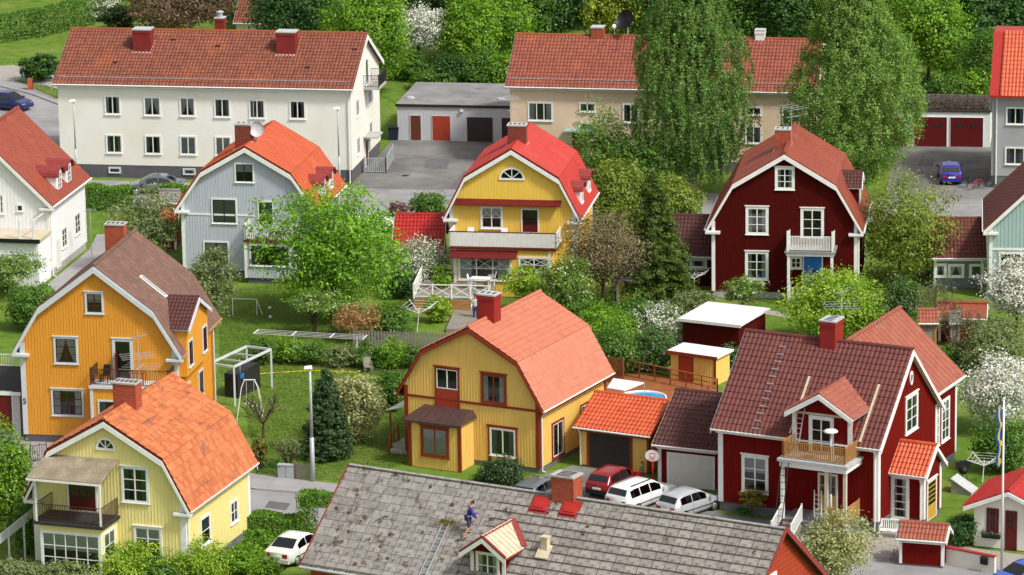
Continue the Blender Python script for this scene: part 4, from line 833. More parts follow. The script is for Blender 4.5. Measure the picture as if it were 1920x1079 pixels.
o_ = .25; mb = MB(); zr_ = zt+.36; mb.hexa([(a0-o_, -D-o_, zt), (a1+o_, -D-o_, zt), (a1+o_, 0, zt), (a0-o_, 0, zt)], [(a0+.1, -D+1.1, zr_), (a1-.1, -D+1.1, zr_), (a1, 0, zr_+.05), (a0, 0, zr_+.05)]); pr = h.part(mb, 'porch_roof', 'r_brownmetal', 'F')
mb = MB()
for i in range(8): t = i/7; mb.bar((a0-o_+(a1-a0+2*o_)*t, -D-o_, zt+.02), (a0+.1+(a1-a0-.2)*t, -D+1.1, zr_+.02), .035, .05)
mb.build('roof_seam', 'r_brownmetal', pr)
pslab(h, 'F', a0-o_-.03, a1+o_+.03, -D-o_-.05, -D-o_+.02, zt-.14, zt-.005, 'fascia', 'r_brownmetal')
w = h.win('R', (1034, 788, 1057, 856), 2, 1, 'trim_brown', 'trim', .12, curtain=('curtain', 'sides'))
h.winm('R', 5.2, 1.3, 6.3, 2.7, 2, 1, 'trim_brown', 'trim', .12)
for q in 'FRL': h.battens(q, sp=.19)
h.chimney(0, 2.35, 1.1, .85, 9.55, 'chim_red', 'lead', 3)
# side entrance with canopy and steps at the left
mb = MB().box(-1.1, -h.L*0-1.3, 0, -.05, 0, .45); la = 1.5
pslab(h, 'L', -2.4, -.5, -1.2, -.03, 0, .42, 'entrance_step', 'concrete'); pslab(h, 'L', -.48, -.12, -1.2, -.03, 0, .2, 'entrance_step', 'concrete'); awning(h, 'L', -2.7, -.2, 2.55, 2.95, 1.35, 'r_whitesheet', 'entrance_canopy')
for a in (-.3, -2.6): pslab(h, 'L', a-.04, a+.04, -1.2, -1.12, .02, 2.56, 'canopy_post', 'trim_brown')
railing(h.root, h.at('L', -.1, -1.15, 0), h.at('L', -1.2, -1.15, .42), .85, 'trim_brown', .5)
YE = h
# ================================================================== grey house
h = House('grey_house', 'blue-grey timber house with orange sheet metal gambrel roof', 'house', (-17.804, 275.116, -.188, 9.206, 7.726, 9.224, 3.134, 7.43, 4.77))
h.walls('w_grey', .5, 'plinth_dark'); h.roof('r_orangesheet', 'r_darkverge', 'sheet', .55, 1.3, .035, False, None, 'trim', .32, .12); h.trims('trim', .18)
h.win('F', Z(0, 0, 1320, 917, 1430, 1027), 2, 1, sash='sash_dark', curtain=('curtain', 'half')); h.win('F', Z(0, 1, 1190, 36, 1334, 178), 2, 1, sash='sash_dark', curtain=('curtain_grey', 'full')); h.win('F', Z(0, 1, 1146, 277, 1290, 412), 2, 1, sash='sash_dark', curtain=('curtain', 'half'))
h.win('F', Z(1, 1, 10, 50, 102, 182), 1, 1, sash='sash_dark', name='balcony_door', curtain=('curtain_grey', 'full'))
zz = h.hit('F', 360, 403)[1]; pslab(h, 'F', -h.W/2+.18, .6, -.04, -.001, zz, zz+.12, 'floor_band', 'trim'); h.holes['F'].append((-h.W/2, zz, .6, zz+.12))
D = 1.5; base_planes(h, 'F', D, 'bay'); a0 = h.hit('bay', 461, 500)[0]; a1 = a0+3.4; zt = h.hit('bay', 500, 452)[1]
box_wing(h, 'F', a0, a1, D, .4, zt-.1, 'w_grey', 'bay'); pslab(h, 'F', a0-.1, a1+.1, -D-.12, -.04, zt-.1, zt+.04, 'balcony_floor', 'r_darkverge'); pslab(h, 'F', a0+.1, a1-.1, -D+.1, -.01, 0, .41, 'bay_plinth', 'plinth_dark')
h.winm('bay', a0+.3, 1.25, a1-.3, 2.75, 3, 1, sash='sash_dark', curtain=('curtain_grey', 'sides')); iron_rail(h, 'F', a0, a1, D, zt+.04, 'trim', 1.05, .13, bw=.06); h.battens('bay', z0=.45, z1=1.2, a0=a0, a1=a1)
for a in (a0, a1): pslab(h, 'F', a-.08, a+.08, -D-.03, -D+.1, .4, zt-.12, 'corner_board', 'trim')
for q in 'FRL': h.battens(q, sp=.19)
h.chimney(-.5, 1.7, 1.1, .8, 10.3, 'brick_dark', 'lead', 3)
for v in (2.6, 4.9):
    d, k2 = h.dormer('R', v-.6, v+.6, -.1, 5.0, 6.2, 6.75, 2.2, 'trim', 'r_redpaint', shape='barrel'); h.winm(k2, v-.45, 5.3, v+.45, 6.35, 2, 2, cw=.08)
ds = MB().lathe([(.05, 0), (.3, .05), (.5, .16), (.52, .2)], 16).build('satellite_dish', 'lead', h.root, True); ds.location = (.35, 1.7, 9.95); ds.rotation_euler = (math.radians(75), 0, math.radians(25)); MB().tube([(.35, 1.72, 9.0), (.35, 1.72, 9.95)], .03, 6).build('dish_mast', 'galv', h.root)
GH = h
# ================================================================== yellow house with red roof (back row)
h = House('bright_yellow_house', 'bright yellow timber house with red sheet metal roof and white balcony', 'house', (.117, 270.464, -.166, 8.442, 7.611, 9.776, 3.174, 7.848, 5.022))
h.walls('w_byellow', .4); h.roof('r_redsheet', 'r_darkverge', 'sheet', .5, 1.6, .035, False, None, 'trim', .3, .12); h.trims('trim', .2)
h.lunette('F', (936, 314, 984, 337)); h.win('F', (901, 387, 943, 429), 2, 2, xbar=True, curtain=('curtain', 'half')); h.win('F', (977, 391, 1011, 436), 1, 2, sash='sash_red', name='balcony_door', leaf='trim_darkred', leaf_h=.3)
za = h.hit('F', 953, 374)[1]; a0, a1 = h.hit('F', 854, 380)[0], h.hit('F', 1053, 380)[0]; awning(h, 'F', a0, a1, za-.3, za, .5, 'trim_darkred', 'awning_box')
D = 2.0; base_planes(h, 'F', D, 'ver'); b0, b1 = h.hit('ver', 842, 465)[0], h.hit('ver', 1044, 465)[0]; zt = h.hit('ver', 940, 466)[1]
box_wing(h, 'F', b0+.35, b1-.5, D-.1, .05, zt-.1, 'w_byellow', 'veranda')
pslab(h, 'F', b0, b1, -D-.05, -.04, zt-.1, zt+.02, 'balcony_floor', 'trim_darkred'); iron_rail(h, 'F', b0+.05, b1-.05, D, zt+.02, 'trim', 1.05, .115, bw=.1)
pslab(h, 'F', b0, b1, -D-.06, -D+.03, zt+1.06, zt+1.11, 'balcony_cap', 'trim_darkred')
h.win('veranda', (859, 481, 959, 526), 3, 2, xbar=True, curtain=('curtain', 'sides')); h.win('veranda', (972, 482, 1031, 512), 2, 2, xbar=True)
h.battens('veranda', z0=.1, z1=zt-.15, a0=b0+.35, a1=b1-.5)
za = h.hit('veranda', 900, 466)[1]; awning(h, 'veranda', b0+.1, b0+4.6, za-.5, za-.12, .7, 'trim_darkred', 'awning_box')
for a in (b0+.36, b1-.5): pslab(h, 'F', a-.1, a+.1, -D+.06, -D+.2, .05, zt-.11, 'corner_board', 'trim')
for q in 'FRL': h.battens(q, sp=.19)
h.chimney(-.05, 2.8, 1.2, .85, 10.7, 'brick_dark', 'lead', 4)
for v in (h.hit('R', 1088, 372)[0], h.hit('R', 1102, 354)[0]):
    d, k2 = h.dormer('R', v-.6, v+.6, -.1, 5.3, 6.6, 7.1, 2.2, 'trim', 'r_redpaint', shape='barrel'); h.winm(k2, v-.45, 5.6, v+.45, 6.75, 2, 2, cw=.08)
BY = h
# ================================================================== dark red house
h = House('dark_red_house', 'dark red timber house with rust red gambrel roof and blue front door', 'house', (17.978, 267.076, -.143, 9.547, 8.805, 9.873, 3.394, 7.824, 4.718))
h.walls('w_darkred', .45, 'concrete'); h.roof('r_rustsheet', 'r_rustsheet', 'sheet', .5, .9, .02, True, 'r_rustsheet', 'trim', .32, .06); h.trims('trim', .2)
for r in ((1453, 313, 1490, 356), (1398, 387, 1441, 440), (1397, 471, 1441, 525)): h.win('F', r, 2, 3, curtain=('curtain', 'sides'), cw=.14, head=.06)
D = 1.9; base_planes(h, 'F', D, 'porch'); a0, a1 = h.hit('porch', 1477, 520)[0], h.hit('porch', 1561, 520)[0]; zt = h.hit('porch', 1520, 472)[1]
h.win('F', (1501, 390, 1545, 447), 2, 3, name='balcony_door', cw=.14, head=.06)
h.win('F', (1505, 478, 1543, 545), 1, 1, leaf='door_blue', cw=.08, name='front_door'); h.win('F', (1481, 481, 1504, 504), 2, 2, cw=.1)
pslab(h, 'F', a0-.2, a1+.2, -D-.15, -.04, zt-.12, zt, 'porch_roof', 'r_greyfelt'); pslab(h, 'F', a0-.1, a1+.1, -D-.06, -.045, zt-.32, zt-.13, 'porch_beam', 'trim')
pslab(h, 'F', a0, a1, -D, -.01, .0, .45, 'porch_floor', 'concrete')
for a in (a0+.05, a1-.05): pslab(h, 'F', a-.09, a+.09, -D-.02, -D+.16, .45, zt-.33, 'porch_post', 'trim')
iron_rail(h, 'F', a0, a1, D, zt, 'trim', 1.0, .1, bw=.055); iron_rail(h, 'F', a0+.05, a1-.05, D-.03, .45, 'trim', .8, .28, bw=.09, right=False)
for a in (a0, a1): pslab(h, 'F', a-.07, a+.07, -D-.07, -D+.07, zt, zt+1.35, 'balcony_post', 'trim')
v0 = 3.2; d, k2 = h.dormer('R', v0, v0+2.4, .1, 4.9, 6.9, 7.7, 2.4, 'w_darkred', 'r_darktile', slab='trim'); h.winm(k2, v0+.5, 5.4, v0+1.9, 6.6, 2, 2)
for q in 'FRL': h.battens(q, sp=.2)
h.chimney(-.35, 3.2, 1.0, .8, 10.75, 'brick', 'lead', 3)
DR = h; DR_porch = (a0, a1, D)
# ================================================================== red house on the right: main body, wing behind, entry
h = House('red_house', 'falu red timber house with brown tiled roof and gabled porch balcony', 'house', (21.592, 220.023, 1.092, 8.559, 9.446, 9.196, 2, 6, 4.812), mansard=False)
h.walls('w_red', .55, 'plinth'); h.roof('r_brownred', 'trim', 'pan', .27, .4, .05, True, 'r_brownred', 'trim', .26, .04); h.trims('trim', .26, returns=False, sides=('FR', 'FL', 'BL'), pipe=('L',))
h.win('L', (1391, 854, 1441, 924), 2, 3, cw=.13, head=.07, curtain=('curtain', 'half'))
h.win('F', (1697, 739, 1720, 809), 2, 3, cw=.14, head=.06)
a_, z_ = h.hit('F', 1708, 709); mb = MB(); n = 16
for i in range(n):
    f = lambda k, s: (.22*s*math.cos(2*math.pi*k/n), .4*s*math.sin(2*math.pi*k/n)); mb.prism([f(i, 1), f(i+1, 1), f(i+1, .6), f(i, .6)], -.06, -.001)
w = h.part(mb, 'oval_window', 'trim', 'F', a=a_, z=z_); MB().prism([(.14*math.cos(2*math.pi*k/n), .25*math.sin(2*math.pi*k/n)) for k in range(n)], -.03, -.002).build('pane', 'glass', w)
# porch with balcony and gabled dormer on the street front
D = 2.1; base_planes(h, 'L', D, 'porch'); a0, a1 = h.hit('porch', 1464, 960)[0], h.hit('porch', 1586, 960)[0]; zt = h.hit('porch', 1525, 868)[1]; fz = .75
pslab(h, 'L', a0, a1, -D, -.035, 0, fz, 'porch_floor', 'plinth'); pslab(h, 'L', a0-.15, a1+.15, -D-.18, -.04, zt-.1, zt+.05, 'balcony_floor', 'lead'); pslab(h, 'L', a0-.05, a1+.05, -D-.08, -.05, zt-.4, zt-.11, 'porch_beam', 'trim')
for a in (a0+.08, (a0+a1)/2+.75, a1-.08): pslab(h, 'L', a-.09, a+.09, -D-.02, -D+.16, fz, zt-.41, 'porch_post', 'trim' if a < a1-2 else 'timber_new')
iron_rail(h, 'L', a0+.1, a1-.1, D-.05, zt+.05, 'timber', .95, .115, bw=.06); railing(h.root, h.at('L', (a0+a1)/2+.75, -D+.05, fz), h.at('L', a1-.08, -D+.05, fz), .95, 'timber', .1, .085); railing(h.root, h.at('L', a1-.08, -D+.05, fz), h.at('L', a1-.08, -.1, fz), .95, 'timber', .1, .085)
railing(h.root, h.at('L', a0+.1, -D-.05, fz), h.at('L', a0+.1, -D-1.5, .05), .9, 'trim', .12, .05); railing(h.root, h.at('L', a0+1.25, -D-.05, fz), h.at('L', a0+1.25, -D-1.5, .05), .9, 'trim', .12, .05)
for i in range(4): pslab(h, 'L', a0+.12, a0+1.2, -D-.35*(i+1), -D-.35*i-.002, 0, fz-.18*(i+1)+.02, 'step', 'timber_grey')
h.win('L', (1534, 888, 1571, 958), 2, 2, name='front_door', leaf='door_yellow', leaf_h=.4, sash='door_yellow', cw=.1)
base_planes(h, 'L', .46, 'dpl'); da0, da1 = h.hit('dpl', 1490, 800)[0], h.hit('dpl', 1594, 800)[0]; zr_ = h.hit('dpl', 1540, 735)[1]; ze_ = zr_-1.2
d, k2 = h.dormer('L', da0, da1, -.46, zt+.06, ze_, zr_, 4.8, 'w_red', 'r_wing', slab='trim', over=.38)
h.winm(k2, (da0+da1)/2-.78, zt+.08, (da0+da1)/2+.68, zt+2.15, 2, 3, name='balcony_door', cw=.16)
for a in (da0, da1): pslab(h, k2, a-.13, a+.13, -.04, -.001, zt+.06, ze_-.1, 'corner_board', 'trim')
pslab(h, k2, da0, da1, -.045, -.002, ze_-.14, ze_-.02, 'cross_board', 'timber_new')
for a in (da0-.35, da1+.5):
    p = h.slopehit(0, 0, 0) if 0 else None; u0_, z0_ = h.prof[0]; mb = MB().bar((a, -h.OE+.1, h.rz(-h.W/2-.3)+.12), (a, 2.4, h.rz(-h.W/2+2.4)+.12), .12, .12); h.part(mb, 'batten_board', 'timber_new', 'L')
for q in 'FL': h.battens(q, sp=.19)
h.chimney(.1, 4.6, 1.2, .9, 10.35, 'chim_red', 'lead', 4)
st = [(1455+(1500-1455)*t, 808+(648-808)*t) for t in [i/12 for i in range(13)]]
mb = MB()
for x, y in [(1416+(1467-1416)*i/11, 808+(655-808)*i/11) for i in range(12)]:
    p = h.slopehit(0, x, y); mb.bar(p+Vector((-.0, -.2, .14)), p+Vector((0, .2, .14)), .06, .05); mb.bar(p+Vector((0, -.2, .0)), p+Vector((0, -.2, .14)), .03); mb.bar(p+Vector((0, .2, .0)), p+Vector((0, .2, .14)), .03)
h.part(mb, 'roof_step', 'galv', kind='stuff')
RH = h
# wing behind the red house
wg = House('red_house_wing', 'red timber rear wing with russet tiled roof behind the red house', 'house', (18.462, 224.117, -.469, 7.153, 8.0, 8.556, 2, 6, 4.982), mansard=False)
wg.walls('w_red', .5, 'plinth'); wg.roof('r_wing', 'trim', 'sheet', .55, .42, .025, True, 'r_wing', 'trim', .26, .04); wg.trims('trim', .2, returns=False, sides=('BR',), pipe=())
for r in ((4.3, 5.3), (5.6, 6.9)): wg.winm('R', r[0], 1.6, r[1], 4.1, 2, 4, cw=.12)
wg.battens('R', sp=.2)
# entry with bright tiled roof
en = House('entrance_porch', 'small red gabled entry with bright orange tiled roof beside the red house', 'porch', (22.75, 218.1, 1.092, 2.5, 2.1, 4.3, 1, 3, 2.95), mansard=False, OG=.25, OE=.3)
en.walls('w_red', .4, 'plinth'); en.roof('r_brightred', 'trim', 'pan', .24, .36, .05, True, 'r_brightred', 'trim', .24, .03); en.trims('trim', .22, returns=False, sides=('FR', 'FL', 'BL'), pipe=('L',))
en.win('L', (1671, 892, 1705, 974), 1, 5, cw=.14, head=.07); en.win('F', (1737, 898, 1755, 972), 1, 5, name='front_door', cw=.12, head=.07, sash='door_yellow', leaf='door_yellow', leaf_h=.35)
for q in 'FL': en.battens(q, sp=.19)
# ================================================================== garages in the middle
h = House('yellow_garage', 'yellow garage with orange tiled roof beside the warm yellow house', 'garage', (8.785, 229.76, 1.085, 5.0, 4.4, 3.72, 1, 3, 2.394), mansard=False, OG=.25, OE=.3)
h.walls('w_yellow', .1); h.roof('r_brightred', 'trim_brown', 'pan', .25, .36, .055, True, 'r_brightred', 'trim_brown', .2, .04); h.trims('trim_brown', .12, returns=False, sides=('FL',), pipe=())
gd = h.win('L', (1101, 807, 1186, 880), 1, 1, 'trim_brown', leaf='door_garage_dark', name='garage_door', cw=.16)
mb = MB()
for i in range(8): mb.box(-1.15, -.048, .15+i*.24, 1.15, -.041, .17+i*.24)
mb.build('door_groove', 'black', gd); h.battens('L', sp=.19); h.battens('F', sp=.19); h.part(MB().tube([(-h.ew-.05, h.L-.1, 2.3), (-h.W/2-.1, h.L-.1, 1.9), (-h.W/2-.1, h.L-.1, .1)], .045, 6), 'downpipe', 'trim')
h = House('brown_roofed_garage', 'garage with white door and dark brown tiled roof against the red house', 'garage', (12.72, 227.35, 1.16, 6.6, 3.6, 4.62, 1, 3, 2.42), mansard=False, OG=.25, OE=.35)
h.walls('w_red', .1); h.roof('r_darktile', 'trim', 'pan', .25, .36, .055, True, 'r_darktile', 'timber_new', .2, .02); h.trims('trim', .18, returns=False, sides=('BL',), pipe=())
gd = h.win('L', (1251, 852, 1341, 925), 1, 1, 'trim', leaf='door_white', name='garage_door', cw=.14)
mb = MB()
for z in (.5, 1.0, 1.5): mb.box(-1.15, -.046, z, 1.15, -.041, z+.012)
for x in (-.6, 0, .6): mb.box(x-.006, -.046, .1, x+.006, -.0415, 1.95)
mb.build('door_groove', 'trim_grey', gd); h.battens('L', sp=.19)
# asphalt repairs, drains and cracks
for pts in ([(800, 300), (842, 301), (838, 318), (794, 316)], [(870, 322), (905, 323), (872, 352), (846, 351)], [(1725, 300), (1752, 301), (1748, 313), (1719, 312)], [(1010, 392), (1090, 393), (1088, 401), (1006, 400)], [(560, 376), (640, 379), (640, 386), (556, 383)], [(505, 940), (545, 945), (536, 958), (496, 952)]): sheet('asphalt_repair', 'asphalt_dark', pts, .02)
for x, y in ((760, 330), (1690, 398), (520, 964), (1240, 400)): p = G(x, y); mb = MB(); mb.quad(*[(p.x+.3*math.cos(i*math.pi/7), p.y+.3*math.sin(i*math.pi/7), .024) for i in range(14)]); mb.build('drain_cover', 'metal_dark', kind='structure')
for k, pts in enumerate(([(740, 290), (800, 296), (850, 308), (930, 312)], [(700, 322), (770, 320), (840, 334), (880, 352)], [(1700, 330), (1740, 322), (1800, 326), (1850, 318)], [(1730, 290), (1740, 322), (1735, 355)])):
    P = [G(*q)+Vector((0, 0, .02)) for q in pts]; mb = MB()
    for a, b in zip(P[:-1], P[1:]):
        n = 7; q0 = a
        for i in range(1, n+1): q1 = a.lerp(b, i/n)+Vector((RNG.uniform(-.12, .12), RNG.uniform(-.3, .3), 0)); mb.bar(q0, q1, .07, .012); q0 = q1
    mb.build('asphalt_crack', 'crack', kind='structure')
# ================================================================== white apartment block
h = House('white_apartment_block', 'long white rendered apartment block with old red tiled roof', 'apartment block', (-10.838, 308.836, 1.396, 10.615, 22.43, 10.316, 2, 6, 7.214), mansard=False)
h.walls('w_white', 1.0, 'plinth_dark'); h.roof('r_oldtile', 'r_darktile', 'pan', .27, .38, .055, True, 'r_lichen', 'trim', .35, .06); h.trims('trim', .02, returns=False, sides=(), pipe=('L',))
for i, r in enumerate(((588, 538, 679, 645), (808, 545, 905, 652), (1010, 547, 1099, 655), (1204, 553, 1296, 661), (1400, 560, 1492, 668))): h.win('L', Z(0, 0, *r), 2, 1, cw=.07, curtain=(('curtain', 'tent') if i in (1, 2) else ('curtain_grey', 'sides') if i else None), sill=.05)
h.win('L', Z(1, 0, 188, 565, 280, 671), 2, 1, cw=.07, curtain=('curtain_grey', 'sides'), sill=.05)
for i, r in enumerate(((597, 757, 688, 862), (815, 762, 908, 868), (1012, 765, 1106, 872), (1209, 768, 1301, 876), (1404, 776, 1496, 882))): h.win('L', Z(0, 0, *r), 2, 1, cw=.07, curtain=(('curtain', 'full') if i > 1 else ('curtain_grey', 'sides')), sill=.05)
h.win('L', Z(1, 0, 192, 782, 284, 888), 2, 1, cw=.07, curtain=('curtain', 'sides'), sill=.05)
h.holes = {}
for r in ((611, 940, 681, 976), (1029, 948, 1101, 985)): h.win('L', Z(0, 0, *r), 1, 1, cw=.08, sill=0, trim='trim_grey')
for a, z in ((1.6, 4.6), (1.6, 1.7), (6.2, 1.9), (6.2, 4.6)): h.winm('F', -5.3+a+.2, z, -5.3+a+1.3, z+1.35, 2, 1, cw=.07, curtain=('curtain', 'sides'))
zf = 6.2; h.winm('F', .2, zf+.05, 1.3, zf+2.1, 1, 1, name='balcony_door', cw=.08, curtain=('curtain', 'full')); pslab(h, 'F', -.5, 2.3, -1.2, -.01, zf-.1, zf+.05, 'balcony_floor', 'concrete'); iron_rail(h, 'F', -.45, 2.25, 1.15, zf+.05, 'metal_dark', .95, .13)
h.winm('F', -.6, .1, .5, 2.2, 1, 1, name='entrance_door', leaf='door_brown'); pslab(h, 'F', -1.1, 1.0, -1.1, -.01, 2.5, 2.6, 'door_canopy', 'concrete')
def cpx(h, i, px, py): return h.slopehit(i, px, py)
for px, py, w, d, m, zt in ((267, 96, 1.35, 1.1, 'chim_oldred', 1.6), (537, 101, 1.45, 1.1, 'chim_oldred', 1.6)):
    q = h.slopehit(0, px, py); h.chimney(q.x+.4, q.y, 1.1, w, q.z+zt, m, 'lead', 0)
h.chimney(.7, 17.2-6.0, .7, .7, 11.2, 'chim_oldred', 'lead', 0, cowl='galv')
mb = MB()   # snow guard rail above the eave
mb.bar((-h.ew+.55, 0, h.rz(-h.ew+.55)+.16), (-h.ew+.55, h.L, h.rz(-h.ew+.55)+.16), .035, .05)
for i in range(20): mb.bar((-h.ew+.55, .4+i*1.13, h.rz(-h.ew+.55)), (-h.ew+.55, .4+i*1.13, h.rz(-h.ew+.55)+.17), .03)
h.part(mb, 'snow_guard', 'galv')
for px, py in ((217, 119), (325, 76), (408, 88), (576, 128), (665, 94)):
    q = h.slopehit(0, px, py); MB().box(-.14, -.16, 0, .14, .16, .12).build('roof_vent', 'metal_dark', h.root, loc=(q.x, q.y, q.z))
WB = h
# ramp rail at the gable of the white block
o = thing('ramp_railing', 'grey steel railing round the gable entrance of the white apartment block', 'railing', G(684, 325)); a, b, c = G(684, 325), G(724, 325), G(738, 300)
for p, q in ((a, b), (b, c)): railing(o, p-a, q-a, 1.15, 'galv', .15, .05, .07, .06)
# ================================================================== beige apartment block
h = House('beige_apartment_block', 'long beige rendered apartment block with red tiled roof behind the birches', 'apartment block', (23.4, 308.313, 1.385, 8.8, 22.9, 9.356, 2, 6, 6.304), mansard=False)
h.walls('w_beige', .8, 'plinth'); h.roof('r_beigetile', 'r_darktile', 'pan', .27, .38, .055, True, 'r_lichen', 'trim', .35, .06); h.trims('trim', .02, returns=False, sides=(), pipe=('L',))
for r, c in ((Z(2, 0, 89, 574, 230, 681), 3), (Z(2, 0, 377, 577, 471, 631), 2), (Z(2, 0, 376, 688, 470, 788), 2), (Z(2, 0, 622, 583, 716, 691), 2), (Z(2, 0, 1312, 600, 1405, 650), 2), (Z(2, 0, 1312, 708, 1405, 808), 2), ((1466, 200, 1498, 234), 2)): h.win('L', r, c, 1 if c != 2 else 1, cw=.07, curtain=('curtain_grey', 'sides') if c == 2 else None, sill=.05)
for px in (1260, 1340): h.win('L', (px-16, 198, px+16, 232), 2, 1, cw=.07)
for px in (1010, 1195, 1260, 1340, 1480): h.win('L', (px-16, 270, px+16, 304), 2, 1, cw=.07)
h.winm('L', -h.L+4.6, .8, -h.L+5.9, 2.9, 1, 1, name='entrance_door', leaf='door_brown'); pslab(h, 'L', -h.L+4.2, -h.L+6.4, -1.0, -.01, 3.0, 3.1, 'door_canopy', 'w_teal')
q = h.slopehit(0, 1121, 66); h.chimney(.1, q.y, .9, .9, 10.0, 'brick', 'lead', 0); h.chimney(.1, 4.5, .7, .7, 10.0, 'trim', 'lead', 0)
mb = MB(); mb.bar((-h.ew+.55, 0, h.rz(-h.ew+.55)+.16), (-h.ew+.55, h.L, h.rz(-h.ew+.55)+.16), .035, .05)
for i in range(20): mb.bar((-h.ew+.55, .4+i*1.13, h.rz(-h.ew+.55)), (-h.ew+.55, .4+i*1.13, h.rz(-h.ew+.55)+.17), .03)
h.part(mb, 'snow_guard', 'galv'); BG = h
v = h.slopehit(0, 1178, 64).y
o = h; MB().tube([(0, v, 9.3), (0, v, 10.3)], .05, 6).build('dish_mast', 'galv', h.root); d = MB().lathe([(.06, 0), (.4, .06), (.7, .2), (.82, .36)], 20).build('satellite_dish', 'black', h.root, True); d.location = (-.1, v, 10.55); d.rotation_euler = (0, math.radians(-62), math.radians(-35)); v2 = h.slopehit(0, 1153, 64).y; MB().lathe([(0, .3), (.15, .26), (.22, .1), (.22, 0), (.1, -.1), (.03, -.2), (.03, -.7)], 12).build('aerial_dome', 'white_plastic', h.root, True, loc=(0, v2, 10.0))
# ================================================================== flat-roofed buildings: boxes with parts
def flat(name, label, cat, A, B, d, z, m, roofm, lip=.12, over=.1, fascia='trim', z0=0):
    """front-left A, front-right B (ground points), depth d, height z"""
    A, B = Vector(A), Vector(B); yaw = math.atan2(B.y-A.y, B.x-A.x); W = (B-A).length; c = (A+B)/2; h = House(name, label, cat, (c.x, c.y, yaw, W, d, z, 1, 1, z), mansard=False, z0=z0); h.plinth = 0; h.wm = m
    h.part(MB().box(-W/2, 0, -.05, W/2, d, z), 'wall', m); h.part(MB().box(-W/2-over, -over, z+.002, W/2+over, d+over, z+lip), 'roof', roofm)
    if fascia: h.part(MB().box(-W/2-over-.02, -over-.03, z-.06, W/2+over+.02, -over-.003, z+lip+.03), 'fascia', fascia)
    h.rz = lambda u: z
    return h
A, B = G(746, 263), G(1005, 268); h = flat('grey_garage_block', 'flat-roofed pale grey garage block with brown and orange-red doors', 'garage', A, B, 8.5, 2.75, 'w_garage', 'r_greyfelt', fascia='metal_dark')
for r, m, nm in (((867, 648, 931, 790), 'door_brown', 'door'), ((989, 650, 1096, 793), 'door_red', 'door'), ((1184, 657, 1336, 798), 'door_dark', 'garage_door'), ((1379, 661, 1525, 800), 'door_dark', 'garage_door')): h.win('F', Z(1, 0, *r), 1, 1, 'w_garage', leaf=m, name=nm, cw=.05)
h.battens('F', sp=.3, w=.03, t=.012, z0=.03, z1=2.65)
for px, py in ((870, 552), (1380, 560)): p = G(480+px/3, py/3, 2.87); q = h.loc(p); MB().lathe([(0, .12), (.3, .1), (.34, 0)], 12).build('roof_vent', 'lead', h.root, loc=(q.x, q.y, 2.87))
lp = h.hit('F', 866, 207); pslab(h, 'F', lp[0]-.12, lp[0]+.12, -.2, -.001, lp[1]-.1, lp[1]+.08, 'wall_lamp', 'white_plastic')
A, B = G(1660, 274), G(1856, 277); h = flat('red_door_garages', 'white garage row with wine red up-and-over doors below the wood', 'garage', A, B, 6, 2.75, 'w_whitewood', 'r_blackfelt', fascia=None)
for r in ((1636, 219, 1699, 276), (1713, 219, 1776, 276), (1781, 220, 1844, 276)):
    gd = h.win('F', r, 1, 1, 'w_whitewood', leaf='door_wine', name='garage_door', cw=.03)
    for s in (-.55, .55): MB().box(s-.33, -.05, 1.55, s+.33, -.041, 1.78).build('pane', 'dark_backing', gd)
# fence and hedge plants on the garage roof edge
fo = thing('wire_fence', 'grey wire fence with brown creeper on the red-door garage roof', 'fence', G(1690, 274)); fo.location.z = 2.87; bq = G(1856, 277)-G(1690, 274)
railing(fo, (0, .4, 0), bq+Vector((0, .4, 0)), 1.1, 'timber_grey', .16, .03, .06, .05)
rg = np.random.default_rng(5); n = 2600; t = rg.random(n); C = np.stack([bq.x*t, .4+bq.y*t+rg.normal(0, .12, n), np.abs(rg.normal(.0, .55, n))], 1); C[:, 2] = np.minimum(C[:, 2]+.03, 1.15); obj('creeper', leaf_mesh('creeper', C, rg.normal(size=(n, 3)), np.full(n, .13), rg.random(n), 'l_brown'), fo)
# ================================================================== grey rendered building, top right
A, B = G(1858, 352), G(2010, 356); W = (B-A).length; h = House('grey_rendered_building', 'grey rendered building with bright orange tiled roof at the garage yard', 'building', ((A.x+B.x)/2, (A.y+B.y)/2, math.atan2(B.y-A.y, B.x-A.x), W, 9, 9, 1, 1, 7.0), mansard=False)
h.part(MB().box(-W/2, 0, .9, W/2, 9, 7.0), 'wall', 'w_greyrender'); h.part(MB().box(-W/2+.03, .03, 0, W/2-.03, 8.97, .9), 'plinth', 'plinth'); h.wm = 'w_greyrender'; h.plinth = .9
# steep front slope
mb = MB(); x0, x1 = -W/2-.15, W/2; mb.hexa([(x0, -.45, 6.95), (x1, -.45, 6.95), (x1, 9.4, 6.95), (x0, 9.4, 6.95)], [(x0, 3.4, 11.0), (x1, 3.4, 11.0), (x1, 5.6, 11.0), (x0, 5.6, 11.0)]); r = h.part(mb, 'roof', 'r_redmetal')
cov = MB(); slope_cover(cov, (-.5, 7.0), (3.4, 11.08), x0+.75, x1, 'pan', .27, .38, .055); V = [(v, u, z) for u, v, z in cov.v]; cov.v = V; cov.build('roof_covering', 'r_brightred', r, kind='stuff')
h.part(MB().tube([(-W/2+.35, -.1, 6.9), (-W/2+.35, -.08, .3)], .05, 6), 'downpipe', 'trim'); h.part(MB().box(x0, -.62, 6.86, x1, -.46, 7.0), 'gutter', 'r_redmetal')
for r in ((1886, 201, 1922, 234), (1884, 276, 1922, 309)): h.win('F', r, 2, 1, cw=.07, curtain=('curtain_grey', 'sides'))
